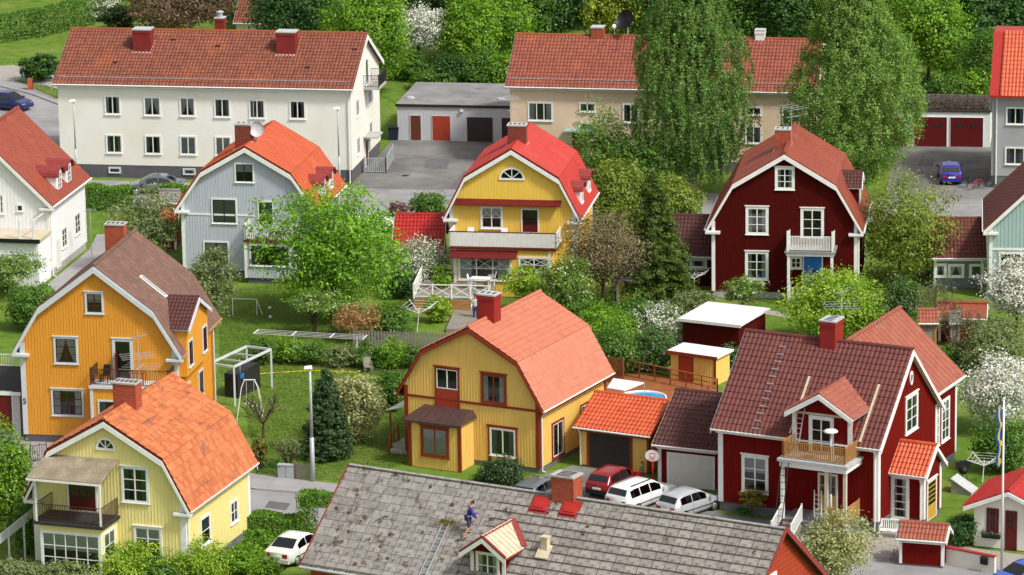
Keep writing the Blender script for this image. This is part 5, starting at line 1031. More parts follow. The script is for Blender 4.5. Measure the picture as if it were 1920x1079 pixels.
# ================================================================== white house, far left
h = House('white_house', 'white timber house with rust red roof and two barrel dormers', 'house', (-35.93, 277.051, -.199, 9.319, 8.304, 9.921, 2, 6, 5.063), mansard=False)
h.walls('w_whitewood', .5, 'concrete'); h.roof('r_rustsheet', 'r_rustsheet', 'sheet', .5, .4, .02, True, 'r_rustsheet', 'trim', .3, .05); h.trims('trim', .15, pipe=('R',))
for v in (3.0, 5.2):
    d, k2 = h.dormer('R', v-.6, v+.6, .12, 5.1, 6.55, 7.15, 2.4, 'w_whitewood', 'r_redpaint', shape='barrel'); h.winm(k2, v-.45, 5.5, v+.45, 6.75, 2, 3, cw=.07)
for r in (Z(0, 1, 345, 195, 375, 315), Z(0, 1, 418, 115, 450, 240)): h.win('R', r, 2, 3)
h.winm('R', 1.2, .3, 2.2, 2.3, 1, 1, name='side_door', leaf='door_white'); h.win('F', Z(0, 1, -20, 10, 25, 125), 2, 3); h.win('F', Z(0, 1, 94, 70, 132, 110), 1, 1, sash='sash_dark')
D = 2.6; base_planes(h, 'F', D, 'ext'); zt = h.hit('ext', 60, 450)[1]; box_wing(h, 'F', -2.5, h.W/2-.02, D, .02, zt-.1, 'w_whitewood', 'extension'); pslab(h, 'F', -2.6, h.W/2+.15, -D-.2, -.04, zt-.1, zt+.06, 'terrace_floor', 'timber_new'); pslab(h, 'F', -2.62, h.W/2+.2, -D-.26, -D-.2, zt-.2, zt+.08, 'fascia', 'black')
for a in (0.2, 1.8, 3.4, h.W/2-.3): pslab(h, 'F', a-.06, a+.06, -D-.1, -D+.02, zt+.06, zt+1.45, 'terrace_post', 'trim')
h.part(MB().bar((-2.4, -D-.04, zt+.6), (h.W/2-.2, -D-.04, zt+.6), .03, .05), 'terrace_rail', 'trim'); h.part(MB().bar((h.W/2-.3, -D, zt+1.3), (h.W/2-.3, -.1, zt+1.3), .05, .06), 'terrace_rail', 'trim')
for q in 'FR': h.battens(q, sp=.26, t=.015)
h.battens('extension', z0=.05, z1=zt-.15, a0=-2.5, a1=h.W/2, t=.015)
# ================================================================== teal house, right edge
h = House('teal_house', 'pale teal timber house with brown-red roof at the street', 'house', (35.843, 265.647, -.11, 9.0, 8.346, 9.4, 2, 6, 4.725), mansard=False)
h.walls('w_teal', .4); h.roof('r_brownred', 'r_brownred', 'sheet', .5, .38, .02, True, 'r_brownred', 'trim', .32, .05); h.trims('trim', .2, pipe=('L',)); h.winm('F', -h.W/2+.6, 1.9, -h.W/2+4.2, 3.2, 5, 2, cw=.1)
pslab(h, 'F', -h.W/2, h.W/2, -.045, -.001, 3.32, 3.46, 'floor_band', 'trim'); h.holes.setdefault('F', []).append((-h.W/2, 3.3, h.W/2, 3.48)); h.battens('F', sp=.25); h.battens('L', sp=.25)
# ================================================================== low outbuildings
def lowshed(name, label, cat, ra, rb, ea, eb, ze, zr, back, m, rm, slab='trim', trim='trim', tile=('pan', .25, .36, .05), over=.25):
    """gable shed seen from its long side: eave pixels ea..eb (front eave), ridge height zr"""
    A, B = G(*ea, ze), G(*eb, ze); yaw = math.atan2(B.y-A.y, B.x-A.x)-math.pi/2*0; W = 2*back; L = (B-A).length-2*over
    d = Vector((math.cos(yaw), math.sin(yaw), 0)); n = Vector((-d.y, d.x, 0)); f = B-d*over+n*(back+over)   # centre of the right gable
    h = House(name, label, cat, (f.x, f.y, yaw+math.pi/2, W, L, zr, 1, 1, ze), mansard=False, OG=over, OE=over); h.walls(m, .12); h.roof(rm, slab, *tile, True, rm, trim, .18, .03); h.trims(trim, .12, returns=False, sides=('FL', 'BL'), pipe=()); return h
h = lowshed('red_tiled_outbuilding', 'low outbuilding with bright red tiled roof beside the bright yellow house', 'outbuilding', 0, 0, (735, 468), (832, 468), 2.3, 4.1, 2.3, 'w_red', 'r_redmetal', 'r_redmetal', 'trim'); h.win('L', (808, 474, 834, 488), 2, 1); h.battens('L')
h = lowshed('brown_tiled_outbuilding', 'low outbuilding with dark brown tiled roof beside the dark red house', 'outbuilding', 0, 0, (1252, 480), (1345, 482), 2.2, 4.3, 2.6, 'w_darkred', 'r_darktile'); h.win('L', (1260, 484, 1290, 503), 1, 1, cw=.12); h.win('L', (1293, 485, 1326, 503), 1, 1, cw=.12); h.battens('L')
h = lowshed('blue_grey_outbuilding', 'low blue-grey outbuilding with brown-red roof beside the teal house', 'outbuilding', 0, 0, (1745, 484), (1850, 484), 2.2, 4.2, 2.6, 'w_bluegrey', 'r_brownred')
for r in ((1752, 494, 1775, 520), (1777, 495, 1808, 520), (1817, 495, 1845, 520)): h.win('L', r, 1, 1, cw=.13)
h.battens('L')
h = lowshed('bin_shelter', 'small red bin shelter with pantiled roof beside the white garden wall', 'shelter', 0, 0, (1680, 1009), (1774, 1016), 1.55, 2.15, .75, 'w_red', 'r_wing', 'trim', 'trim', ('pan', .2, .34, .05), .18); h.battens('L', sp=.12, w=.03); h.battens('F', sp=.12, w=.03)
h = lowshed('timber_playhouse', 'small timber playhouse with grey roof beside the grey house', 'playhouse', 0, 0, (296, 381), (335, 381), 1.3, 2.0, .8, 'timber', 'r_greyfelt', 'timber', 'timber', ('plain', .5, .3, .0), .15)
h = lowshed('red_carport', 'low orange-red roofed lean-to behind the grey house', 'outbuilding', 0, 0, (295, 420), (332, 420), 2.0, 2.7, 1.3, 'w_red', 'r_orangesheet', 'trim', 'trim', ('sheet', .5, 1, .03), .15)
h = lowshed('garden_shed', 'small shed with orange tiled roof among the bare bushes', 'shed', 0, 0, (1722, 606), (1760, 606), 1.9, 2.5, .8, 'timber_grey', 'r_wing', 'timber', 'timber', ('pan', .22, .34, .04), .15)
h = lowshed('brick_red_lean_to', 'long low shed with rust roof behind the bare bushes', 'shed', 0, 0, (1756, 596), (1850, 598), 1.7, 2.4, 1.0, 'w_red', 'r_rustsheet', 'trim', 'trim', ('sheet', .5, 1, .03), .15)
# bird-house like playhouse gable
h = lowshed('grey_doll_house', 'little grey wooden doll house with pointed gable among bare bushes', 'playhouse', 0, 0, (1780, 606), (1802, 606), 1.6, 2.1, .5, 'timber_grey', 'r_greyfelt', 'timber_grey', 'timber_grey', ('plain', .5, .3, .0), .1)
# flat garage left of the orange house
A, B = G(-70, 818), G(40, 822); h = flat('flat_roof_garage', 'flat black-roofed garage with wine red door beside the orange house', 'garage', A, B, 5.5, 2.7, 'w_garage', 'r_blackfelt'); h.win('F', (-32, 733, 26, 806), 1, 1, 'trim_grey', leaf='door_wine', name='garage_door'); railing(h.root, (-2, 5.3, 2.82), (1.8, 5.3, 2.82), .8, 'trim', .14)
# sheds behind the pool
A, B = G(1282, 675), G(1392, 694); h = flat('white_roof_shed', 'dark red shed with flat white sheet roof behind the small yellow shed', 'shed', G(1280, 660), G(1385, 672), 4.2, 2.1, 'w_darkred', 'r_whitesheet', .1, .25)
A, B = G(1258, 712), G(1342, 724); h = flat('small_yellow_shed', 'small yellow shed with rust red door and white roof by the pool', 'shed', A, B, 1.8, 1.75, 'w_yellow', 'r_whitesheet', .12, .2, 'trim_brown'); h.win('F', (1273, 664, 1300, 714), 1, 1, 'trim_brown', leaf='door_red', name='door', cw=.03); pslab(h, 'F', h.W/2-.12, h.W/2+.03, -.03, 0, 0, 1.7, 'corner_board', 'trim_brown'); h.battens('F', z0=.03, z1=1.65)
# white cottage bottom right
h = House('white_cottage', 'small white rendered cottage with bright red roof behind the garden wall', 'cottage', (26.3, 212.59, -.397, 3.9, 4.6, 3.35, 1, 3, 2.283), mansard=False, OE=.5, OG=.35)
h.walls('w_white', .05); h.roof('r_redmetal', 'trim', 'pan', .25, .36, .05, True, 'r_redmetal', 'trim', .2, .03); h.win('F', (1850, 953, 1873, 997), 2, 2, 'trim_darkred', 'trim_darkred', .08); h.win('F', (1885, 958, 1907, 1031), 2, 2, 'trim_darkred', name='front_door', leaf='trim_darkred', leaf_h=.55)
a_, z_ = h.hit('F', 1860, 1000); fb = pslab(h, 'F', a_-.5, a_+.5, -.3, -.06, z_-.22, z_-.04, 'flower_box', 'black'); rg = np.random.default_rng(9); C = rg.normal(0, 1, (260, 3))*np.array([.28, .06, .05])+np.array([a_, -.18, z_+.02]); obj('flower', leaf_mesh('flower', C, rg.normal(size=(260, 3)), np.full(260, .09), rg.random(260), 'l_lilac'), fb, kind='stuff')
# roofs peeping out at the top edge
h = lowshed('hillside_house', 'white house with red tiled roof half hidden in trees behind the white block', 'house', 0, 0, (437, 43), (520, 45), 1.3, 4.6, 4, 'w_white', 'r_oldtile')
# ================================================================== slate-roofed house in front
h = House('slate_roofed_house', 'red house with weathered grey slate roof being re-laid', 'house', (12.802, 193.717, 1.062, 9.192, 24.038, 7.501, 2, 6, 3.499), mansard=False, OG=.35)
h.walls('door_red', .5, 'concrete'); s = h
poly = [(u, z-.15) for u, z in h.prof]+[(u, z) for u, z in reversed(h.prof)]; h.roofo = h.part(MB().prism(poly, -h.OG, h.L+h.OG), 'roof', 'r_blackfelt')
p, q = h.prof[0], h.prof[1]; ln = math.hypot(q[0]-p[0], q[1]-p[1]); tu, tz = (q[0]-p[0])/ln, (q[1]-p[1])/ln; ang = math.atan2(tz, tu)
nr = round(ln/.5); cl = ln/nr; nc_ = round((h.L+2*h.OG)/.66); cw = (h.L+2*h.OG)/nc_; stuffb = MB(); parts = []
def slate_box(b, w, l, t, r): b.box(-w/2, -l/2, 0, w/2, l/2, t, r)
sm = []
for k in range(6):
    mb = MB(); g = RNG.uniform(-.012, .012); mb.hexa([(-.32, -.265, 0), (.32+g, -.265, 0), (.32, .265, -.02), (-.32, .265, -.02)], [(-.32, -.265+g, .028), (.32+g, -.265-g, .028), (.32, .265, .006), (-.32, .265, .006)], .1+.16*k); sm.append(mb.data('slate', 'r_slateold'))
dorm = (9.2, 12.0)
for j in range(nr):
    t = (j+.5)*cl
    for i in range(nc_):
        v = -h.OG+(i+.5)*cw; c = Vector((p[0]+tu*t, v, p[1]+tz*t)); w = h.root; wp = Matrix.Rotation(h.yaw, 3, 'Z') @ c+Vector((h.x, h.y, 0)); parts.append((pxm(wp), c))
cand = []
for kx, c in parts:
    wp = Matrix.Rotation(h.yaw, 3, 'Z') @ c+Vector((h.x, h.y, 0)); d = wp-CP; zc = d.dot(_fw); X = 960+FPX*d.dot(_rt)/zc; Y = 539.5-FPX*d.dot(_up)/zc; cand.append((0 <= X <= 1920 and Y <= 1085, kx, c))
cand.sort(key=lambda e: (not e[0], -e[1])); bas = Matrix(((0, tu, -tz), (1, 0, 0), (0, tz, tu))).to_4x4()   # local x along v, y up-slope
for n_, (vis, kx, c) in enumerate(cand):
    j = Vector((RNG.uniform(-.008, .008), RNG.uniform(-.01, .01), .02+RNG.uniform(0, .012))); a = Matrix.Translation(c) @ bas @ Matrix.Translation(j) @ Matrix.Rotation(RNG.uniform(-.02, .02), 4, 'Z'); k = RNG.randrange(6)
    if n_ < 300: o = obj('slate', sm[k], h.roofo); o.matrix_local = a
    else:
        i0 = len(stuffb.v); rr = .05+.9*RNG.random(); stuffb.v += [tuple(a @ v.co) for v in sm[k].vertices]; stuffb.f += [tuple(i0+i for i in pl.vertices) for pl in sm[k].polygons]; stuffb.r += [rr]*len(sm[k].polygons)
stuffb.build('slate', 'r_slateold', h.roofo, kind='stuff')
mb = MB(); slope_cover(mb, h.prof[2], h.prof[1], -h.OG, h.L+h.OG, 'plain', .6, .42); mb.build('roof_covering', 'r_slateold', h.roofo, kind='stuff')
S = lambda t, v, e=.05: Vector((p[0]+tu*t-tz*e, v, p[1]+tz*t+tu*e))
for j in range(1, nr):      # new laths laid over the right-hand part
    v1 = h.slopehit(0, 905, 1000).y+RNG.uniform(-.5, .7) if j < nr-1 else 8; lath = MB().bar(S(j*cl+.02, -.3, .062), S(j*cl+.02, v1, .062), .045, .03); h.part(lath, 'lath', 'lathwood', parent=h.roofo)
h.part(MB().bar(S(.1, -.3, .12), S(.1, h.L+.3, .12), .05, .06), 'snow_rail', 'timber_grey'); h.part(MB().bar(S(ln-.05, -.35, .06), S(ln-.05, h.L+.35, .06), .24, .05), 'ridge_flashing', 'r_slateold')
for va, vb in ((h.L+h.OG, h.L+h.OG+.05), (-h.OG-.05, -h.OG)):
    for sg in (0, 1):
        pr = [x for x in h.prof if (x[0] <= 0 if sg == 0 else x[0] >= 0)]; h.part(MB().prism([(u, z-.2) for u, z in pr]+[(u, z+.1) for u, z in reversed(pr)], va, vb), 'bargeboard', 'r_redpaint')
h.part(MB().tube([(-h.ew-.08, -h.OG, h.ze-.05), (-h.ew-.08, h.L+h.OG, h.ze-.05)], .075, 8), 'gutter', 'lead')
q = h.slopehit(0, 1062, 930); h.chimney(.05, q.y, .95, 1.25, 8.55, 'brick', 'concrete', 4)
for px, py in ((1014, 947), (1070, 955)):
    q = h.slopehit(0, px, py); hb = MB().box(-.42, -.4, 0, .42, .4, .1); ho = hb.build('roof_hatch', 'r_redmetal', h.root); ho.matrix_local = Matrix.Translation(q+Vector((-tz, 0, tu))*.05) @ bas; MB().box(-.55, -.55, -.03, .55, .5, .0).build('flashing', 'r_redpaint', ho); MB().box(-.3, -.28, .1, .3, .28, .14).build('lid', 'r_redmetal', ho)
q = h.slopehit(0, 1023, 1035); ve = MB().box(-.17, -.17, -.1, .17, .17, .75).build('vent_stack', 'timber_new', h.root, loc=q); MB().box(-.22, -.22, .75, .22, .22, .82).build('cap', 'timber_new', ve); MB().hexa([(-.5, -.35, -.22), (.1, -.35, .3), (.1, .35, .3), (-.5, .35, -.22)], [(-.5, -.35, -.16), (.1, -.35, .36), (.1, .35, .36), (-.5, .35, -.16)]).build('flashing', 'timber_new', ve)
# dormer of the slate house
ac, ztop = 0, 0; q = h.slopehit(0, 945, 1000)
base_planes(h, 'L', -.6, 'dm'); a_, z_ = h.hit('dm', 909, 1001); zr_ = z_; a0, a1 = h.hit('dm', 886, 1060)[0], h.hit('dm', 945, 1060)[0]
d, k2 = h.dormer('dm', a0, a1, 0, 3.6, zr_-.95, zr_, 2.6, 'w_red', 'timber_new', 'trim', slab='r_redpaint', kind='sheet', cw=.42, cl=.4, over=.42); h.win(k2, (893, 1036, 937, 1085), 2, 2, cw=.1)
for a in (a0, a1): pslab(h, k2, a-.1, a+.1, -.04, -.001, 3.6, zr_-1.0, 'corner_board', 'trim')
pr = [(a0-.42, zr_-.95), ((a0+a1)/2, zr_), (a1+.42, zr_-.95)]
for (p_, q_) in ((pr[0], pr[1]), (pr[2], pr[1])): h.part(MB().bar((p_[0], -.55, p_[1]+.05), (q_[0], -.55, q_[1]+.05), .16, .08), 'verge_cap', 'r_redpaint', 'dm', parent=None)
sl2 = tz/tu; yv = lambda z: (z-h.rz(-h.W/2+.6))/sl2; h.part(MB().bar((pr[1][0], -.6, zr_+.06), (pr[1][0], yv(zr_)+.1, zr_+.06), .2, .06), 'ridge_cap', 'r_redpaint', 'dm')
h.part(MB().bar((pr[2][0]+.02, yv(pr[2][1])-.02, pr[2][1]+.13), (pr[1][0]+.05, yv(zr_)-.02, zr_+.1), .3, .05), 'valley_flashing', 'r_redpaint', 'dm')
rg = np.random.default_rng(41); C = []
for _ in range(95):
    t_, v_ = rg.uniform(.3, ln-.2), rg.uniform(-.2, h.L)
    if v_ < h.slopehit(0, 905, 1000).y and rg.random() < .6: continue
    s_ = rg.uniform(.04, .13); b_ = S(t_, v_, .06); n_ = int(rg.integers(14, 34)); q_ = rg.normal(0, s_, (n_, 2)); C += [tuple(b_+Vector((tu*x, y, tz*x))+Vector((-tz, 0, tu))*abs(rg.normal(0, .025))) for x, y in q_]
C = np.array(C); obj('moss', leaf_mesh('moss', C, rg.normal(0, .5, C.shape)+np.array([-tz, 0, tu]), rg.uniform(.05, .12, len(C)), rg.random(len(C)), 'l_moss'), h.roofo, kind='stuff')
# right gable: white window
h.winm('F', -1.6, 3.6, -.4, 5.4, 2, 2); mb = MB()
for i in range(26): z = .6+i*.26; mb.box(-h.W/2+.02+max(0, (z-3.4))*1.1, -.015, z, h.W/2-.02-max(0, (z-3.4))*1.1, -.001, z+.012)
h.part(mb, 'cladding_batten', 'trim_brown', 'F', kind='stuff'); SH = h
# yellow playhouse seen through the blossoming trees
h = lowshed('yellow_playhouse', 'small yellow playhouse half hidden behind the grey-brown tree', 'playhouse', 0, 0, (1152, 524), (1204, 525), 1.9, 2.5, .9, 'w_byellow', 'r_greyfelt', 'trim', 'trim', ('plain', .5, .3, .0), .15); h.battens('L')
# ================================================================== trees, shrubs, hedges
birch('weeping_birch', 'tall weeping birch with long hanging twigs in front of the beige block', 1298, 372, 17.5, 268, 'l_birchd', 11)
birch('silver_birch', 'broad pale green birch beside the red-door garage yard', 1604, 392, 17.0, 272, 'l_birch', 12, .5, .16)
tree('maple', 'bright green maple in front of the grey house', 'tree', 625, 600, 350, 256, 'l_maple', .1, .22, 1.75, .6, .15, seed=22, bias=.5)
# behind and around the apartment blocks
hedge('clipped_hedge', 'long loose hedge along the lawn above the white block', [G(-30, 82), G(70, 68), G(160, 46)], 1.6, 2.3, 'l_mid', .2, 1.6)
shrub('round_bush', 'clipped dark green bush beside the path at the white block', 75, 152, 102, 80, 'l_hedged', .17, 2.6, .08, .12)
shrub('dark_bush', 'dark yew-like bush on the lawn behind the white block', 225, 56, 8, 66, 'l_vdark', .2, 2.4)
tree('blossom_bush', 'white blossoming shrub at the end of the lawn hedge', 'shrub', 190, 38, -8, 80, 'l_white', .1, .2, 1.8)
tree('russet_tree', 'dull russet-green tree behind the white block roof', 'tree', 330, 70, -60, 190, 'l_brown', .1, .24, 2.0, .35, .2)
tree('dark_green_tree', 'dense dark green tree behind the white block ridge', 'tree', 548, 104, -80, 180, 'l_dark', .1, .24, 2.3, .3)
tree('fresh_green_tree', 'fresh green tree at the gable of the white block', 'tree', 695, 178, -40, 165, 'l_bright', .1, .24, 2.3, .4, seed=31)
tree('white_blossom_tree', 'white blossoming tree on the slope behind the grey garages', 'tree', 787, 125, 14, 120, 'l_whitelots', .3, .2, 1.7, .35, .2)
shrub('slope_bush', 'low green bush below the white blossoming tree', 770, 150, 95, 90, 'l_mid', .2, 2.0)
W1 = [('l_bright', 'bright green broadleaf tree in the wood behind the '), ('l_mid', 'mid green broadleaf tree in the wood behind the '), ('l_yelgreen', 'yellow-green spring tree in the wood behind the '), ('l_dark', 'dark green tree in the wood behind the ')]
protos = {}
def wood(k, bx, by, ty, wpx, seed):
    m, lab = W1[k]; p, H, rx = scl(bx, by, ty, wpx); lab += 'white block' if bx < 800 else 'grey garages' if bx < 955 else 'beige block' if bx < 1600 else 'red-door garages'; grp = lab.replace(' tree ', ' trees ')
    if (k, seed % 3) not in protos:
        o = tree('woodland_tree', lab, 'tree', bx, by, ty, wpx, m, .12, .27, 2.2, .4, .22, group=grp, seed=seed); protos[(k, seed % 3)] = (o, H, rx)
    else:
        s, H0, r0 = protos[(k, seed % 3)]; o = copy_tree(s); o['label'] = lab; o['group'] = grp; o.location = p; o.rotation_euler = (0, 0, seed*1.7); o.scale = (rx/r0, rx/r0, H/H0)
i = 0
for bx, by, ty, wpx, k in ((880, 150, -10, 120, 0), (935, 120, -60, 130, 0), (850, 110, -70, 110, 3), (985, 95, -60, 130, 1), (1050, 90, -55, 120, 3), (1115, 85, -70, 110, 2), (1170, 85, -50, 110, 2), (1010, 60, -110, 140, 1), (1090, 50, -120, 150, 0),
        (1235, 85, -60, 120, 3), (1400, 90, -50, 130, 1), (1455, 95, -55, 120, 3), (1500, 80, -80, 130, 1), (1560, 70, -90, 130, 2), (1740, 150, -40, 150, 0), (1770, 160, 20, 110, 0), (1690, 120, -70, 120, 0), (1840, 120, -60, 150, 3), (1900, 110, -70, 150, 3), (1850, 178, 60, 100, 1), (1800, 100, -90, 130, 0),
        (1930, 80, -80, 120, 1), (700, 40, -90, 130, 1), (620, 40, -90, 140, 3), (800, 30, -90, 120, 3), (470, 35, -80, 110, 1), (400, 30, -80, 120, 3), (760, -30, -150, 150, 1), (900, 20, -120, 140, 1), (1650, 40, -120, 150, 3), (1380, 30, -120, 150, 0), (1240, 20, -140, 150, 1), (40, -10, -110, 160, 1), (290, -5, -110, 130, 0), (120, -30, -130, 140, 3), (560, -10, -120, 140, 1), (200, -30, -120, 150, 0), (1960, 140, -20, 90, 3), (1720, 40, -110, 150, 2), (980, 10, -130, 140, 3)):
    wood(k, bx, by, ty, wpx, i); i += 1
for bx, by, ty, wpx, k in ((905, 160, 95, 120, 1), (850, 165, 105, 90, 3), (940, 165, 100, 70, 0), (810, 168, 130, 90, 1), (1780, 190, 140, 90, 1), (1825, 185, 125, 80, 0), (1740, 195, 160, 60, 3)):
    shrub('slope_shrub', W1[k][1].split(' ')[0]+' green shrub on the bank above the flat garages', bx, by, ty, wpx, W1[k][0], .2, 2.0, .3, group='shrubs on the bank above the garages')
sf = sheet('bank', 'grass', [(700, 170), (745, 196), (1000, 200), (1000, 90), (760, 60)], .02)
hedge('street_hedge', 'clipped bright hedge by the street in front of the white block', [G(168, 392), G(236, 394)], 1.4, 1.7, 'l_hedge', .14, 4); hedge('low_hedge', 'short clipped hedge beside the grey parked car', [G(308, 372), G(350, 373)], 1.0, 1.0, 'l_hedge', .13, 4)
# around the grey and bright yellow houses
tree('light_green_tree', 'loose light green tree between the white house and the grey house', 'tree', 285, 505, 362, 130, 'l_greygreen', .25, .18, 1.5, .5, .22)
tree('slender_tree', 'light foliage tree at the back corner of the orange house', 'tree', 400, 622, 470, 84, 'l_greygreen', .2, .17, 1.7, .45)
tree('apple_tree', 'old apple tree with few white blossoms on the lawn below the maple', 'tree', 587, 632, 545, 128, 'l_whitefew', .5, .14, .8, .5, .2, seed=4, nl=14, trunk=.13)
tree('blossom_apple_tree', 'apple tree in blossom against the white house', 'tree', 25, 560, 470, 110, 'l_whitefew', .4, .15, 1.4, .5, .22)
shrub('terrace_bush', 'dark green bushes in front of the white house terrace', 62, 618, 528, 105, 'l_mid', .17, 2.1, .4); shrub('lime_bush', 'fresh green bush at the edge of the white house garden', 10, 545, 490, 50, 'l_bright', .16, 2)  # terrace bushes use the plain mid green leaf colour
bare('dry_bush', 'dry straw-brown bush on the lawn beside the apple tree', 676, 636, 570, 104, 'straw', 'l_straw', n0=24, levels=4, th=.0, spread=.3, cat='shrub', r0=.045, seed=5, nleaf=3, leaf=.16)
shrub('lawn_bush', 'green bush behind the dry straw-brown bush', 730, 632, 566, 84, 'l_mid', .16, 1.9, .4); shrub('weedy_bush', 'loose green shrub left of the dry brown bush', 636, 628, 600, 40, 'l_greygreen', .14, 1.2, .4)
shrub('white_flower_bush', 'dark bush dotted with white flowers beside the red-roofed outbuilding', 782, 545, 445, 112, 'l_white', .13, 1.9, .3); shrub('dark_under_bush', 'dark green bush below the white-flowered bush', 750, 560, 500, 60, 'l_dark', .16, 2)  # the lower bush has the dark green leaf colour all over
shrub('globe_bush', 'round yellow-green bush in front of the white fenced deck', 820, 605, 552, 56, 'l_lime', .13, 2.2, .12, .15); tree('deck_sapling', 'slender sapling beside the white fenced deck', 'tree', 830, 565, 498, 44, 'l_bright', .2, .14, 1.3)
tree('purple_tree', 'small purple-leaved tree at the street behind the red-roofed outbuilding', 'tree', 746, 418, 376, 50, 'l_purple', .2, .14, 1.5); shrub('street_bush', 'rounded green bush at the street behind the red-roofed outbuilding', 806, 412, 362, 78, 'l_mid', .17, 2.3, .15)
tree('spring_tree', 'light green sapling with white flowers at the yellow house veranda', 'tree', 1060, 612, 478, 100, 'l_whitefew', .15, .17, 1.7, .4); tree('veranda_tree', 'airy light green tree in front of the veranda windows', 'tree', 985, 590, 500, 90, 'l_lime', .25, .16, 1.3, .4); shrub('veranda_bush', 'green bush behind the salmon roof ridge', 1090, 625, 560, 80, 'l_mid', .16, 2)
tree('brown_blossom_tree', 'grey-brown tree just coming into leaf beside the bright yellow house', 'tree', 1128, 585, 402, 165, 'l_russet', .22, .14, 1.25, .4, .24, seed=8, nl=14); bare('leafless_tree', 'bare twiggy tree inside the grey-brown crown', 1150, 590, 425, 120, 'bark', None, n0=7, levels=4, th=.25, seed=9)
conifer('dark_conifer', 'broad dark conifer between the bright yellow and the dark red house', 1228, 568, 318, 165, 'l_thuja', .17, 30, seed=3, power=.62); tree('yellowish_tree', 'yellow-green bushy tree in front of the dark conifer', 'tree', 1150, 470, 300, 110, 'l_olive', .12, .19, 2.2, .3)
tree('willowy_tree', 'airy light green tree in front of the beige block entrance', 'tree', 1130, 375, 210, 110, 'l_birch', .15, .18, 1.5, .5); tree('spreading_tree', 'mid green tree beside the weeping birch', 'tree', 1200, 390, 250, 110, 'l_mid', .15, .2, 2.0, .4); tree('street_tree', 'low green tree at the foot of the weeping birch', 'tree', 1265, 430, 330, 100, 'l_olive', .1, .18, 2.2, .3)
for a in ((1130, 668, 575, 110, 'l_bright', 'fresh green bush right of the salmon roof'), (1180, 640, 560, 90, 'l_mid', 'mid green bush between the salmon roof and the lawn'), (1150, 700, 610, 100, 'l_mid', 'leafy bush at the woven screen fence')): shrub('garden_bush', a[5], *a[:4], a[4], .16, 2.1, .35)
tree('flowering_bush', 'white-flowering bush at the lawn of the dark red house', 'shrub', 1240, 648, 565, 112, 'l_white', .1, .15, 1.7, .4); shrub('lilac_bush', 'dark green lilac bush with mauve flowers beside the yellow shed', 1226, 696, 618, 92, 'l_lilac', .16, 2.3, .25); shrub('small_lilac', 'little mauve lilac between the yellow shed and the red house roof', 1372, 690, 640, 40, 'l_lilac', .14, 1.8)
tree('young_apple_tree', 'young apple tree with few blossoms before the dark red house', 'tree', 1393, 602, 517, 76, 'l_whitefew', .4, .13, 1.3, .5); tree('wall_bush', 'low bush under the dark red house windows', 'shrub', 1300, 590, 545, 90, 'l_greygreen', .1, .14, 1.5)
tree('lime_tree', 'bright lime green bush hiding the porch of the dark red house', 'tree', 1560, 645, 508, 190, 'l_lime', .08, .18, 2.3, .4, seed=14); tree('olive_tree', 'tall yellow-green tree beside the dark red house', 'tree', 1690, 540, 352, 150, 'l_olive', .15, .18, 1.9, .45, seed=15); tree('green_tree', 'green tree behind the yellow-green tree near the dark red house', 'tree', 1740, 520, 400, 80, 'l_mid', .2, .17, 1.9, .4)
shrub('mauve_lilac', 'grey-green lilac with mauve blossom behind the lime green bush', 1685, 606, 520, 90, 'l_lilac', .15, 2.0, .3); shrub('dark_lilac', 'dark lilac bush behind the red wing roof', 1640, 640, 580, 70, 'l_dark', .16, 2)
bare('bare_bush', 'bare brown bush by the blue-grey outbuilding', 1758, 640, 512, 95, 'bark', 'l_greygreen', n0=9, levels=5, th=.03, seed=16, nleaf=2, cat='shrub'); bare('bare_tree', 'bare brown-twigged tree beside the little grey doll house', 1795, 692, 560, 115, 'bark', 'l_russet', n0=9, levels=5, th=.05, seed=17, nleaf=2); bare('twiggy_bush', 'leafless brown bush in front of the rust-roofed shed', 1835, 684, 580, 95, 'bark', 'l_greygreen', n0=9, levels=5, th=.02, seed=18, nleaf=1, cat='shrub')
tree('blossoming_tree', 'white blossoming tree in front of the teal house', 'tree', 1905, 620, 478, 120, 'l_whitelots', .12, .17, 2.0, .35, seed=19); tree('white_spring_tree', 'white blossoming tree beside the flagpole lawn', 'tree', 1872, 812, 668, 145, 'l_whitelots', .16, .17, 2.0, .35, seed=20); shrub('yellow_green_bush', 'light green bush between the two white blossoming trees', 1865, 700, 598, 130, 'l_greygreen', .16, 1.9, .4); shrub('lawn_shrub', 'green bush left of the white blossoming tree by the lawn', 1800, 690, 640, 70, 'l_mid', .15, 1.8)
shrub('deep_green_bush', 'deep green bush behind the white cottage roof', 1880, 885, 782, 110, 'l_mid', .17, 2.2, .3); shrub('cottage_bush', 'dark green bush at the corner of the white cottage', 1805, 1022, 968, 72, 'l_dark', .13, 2.3, .2)
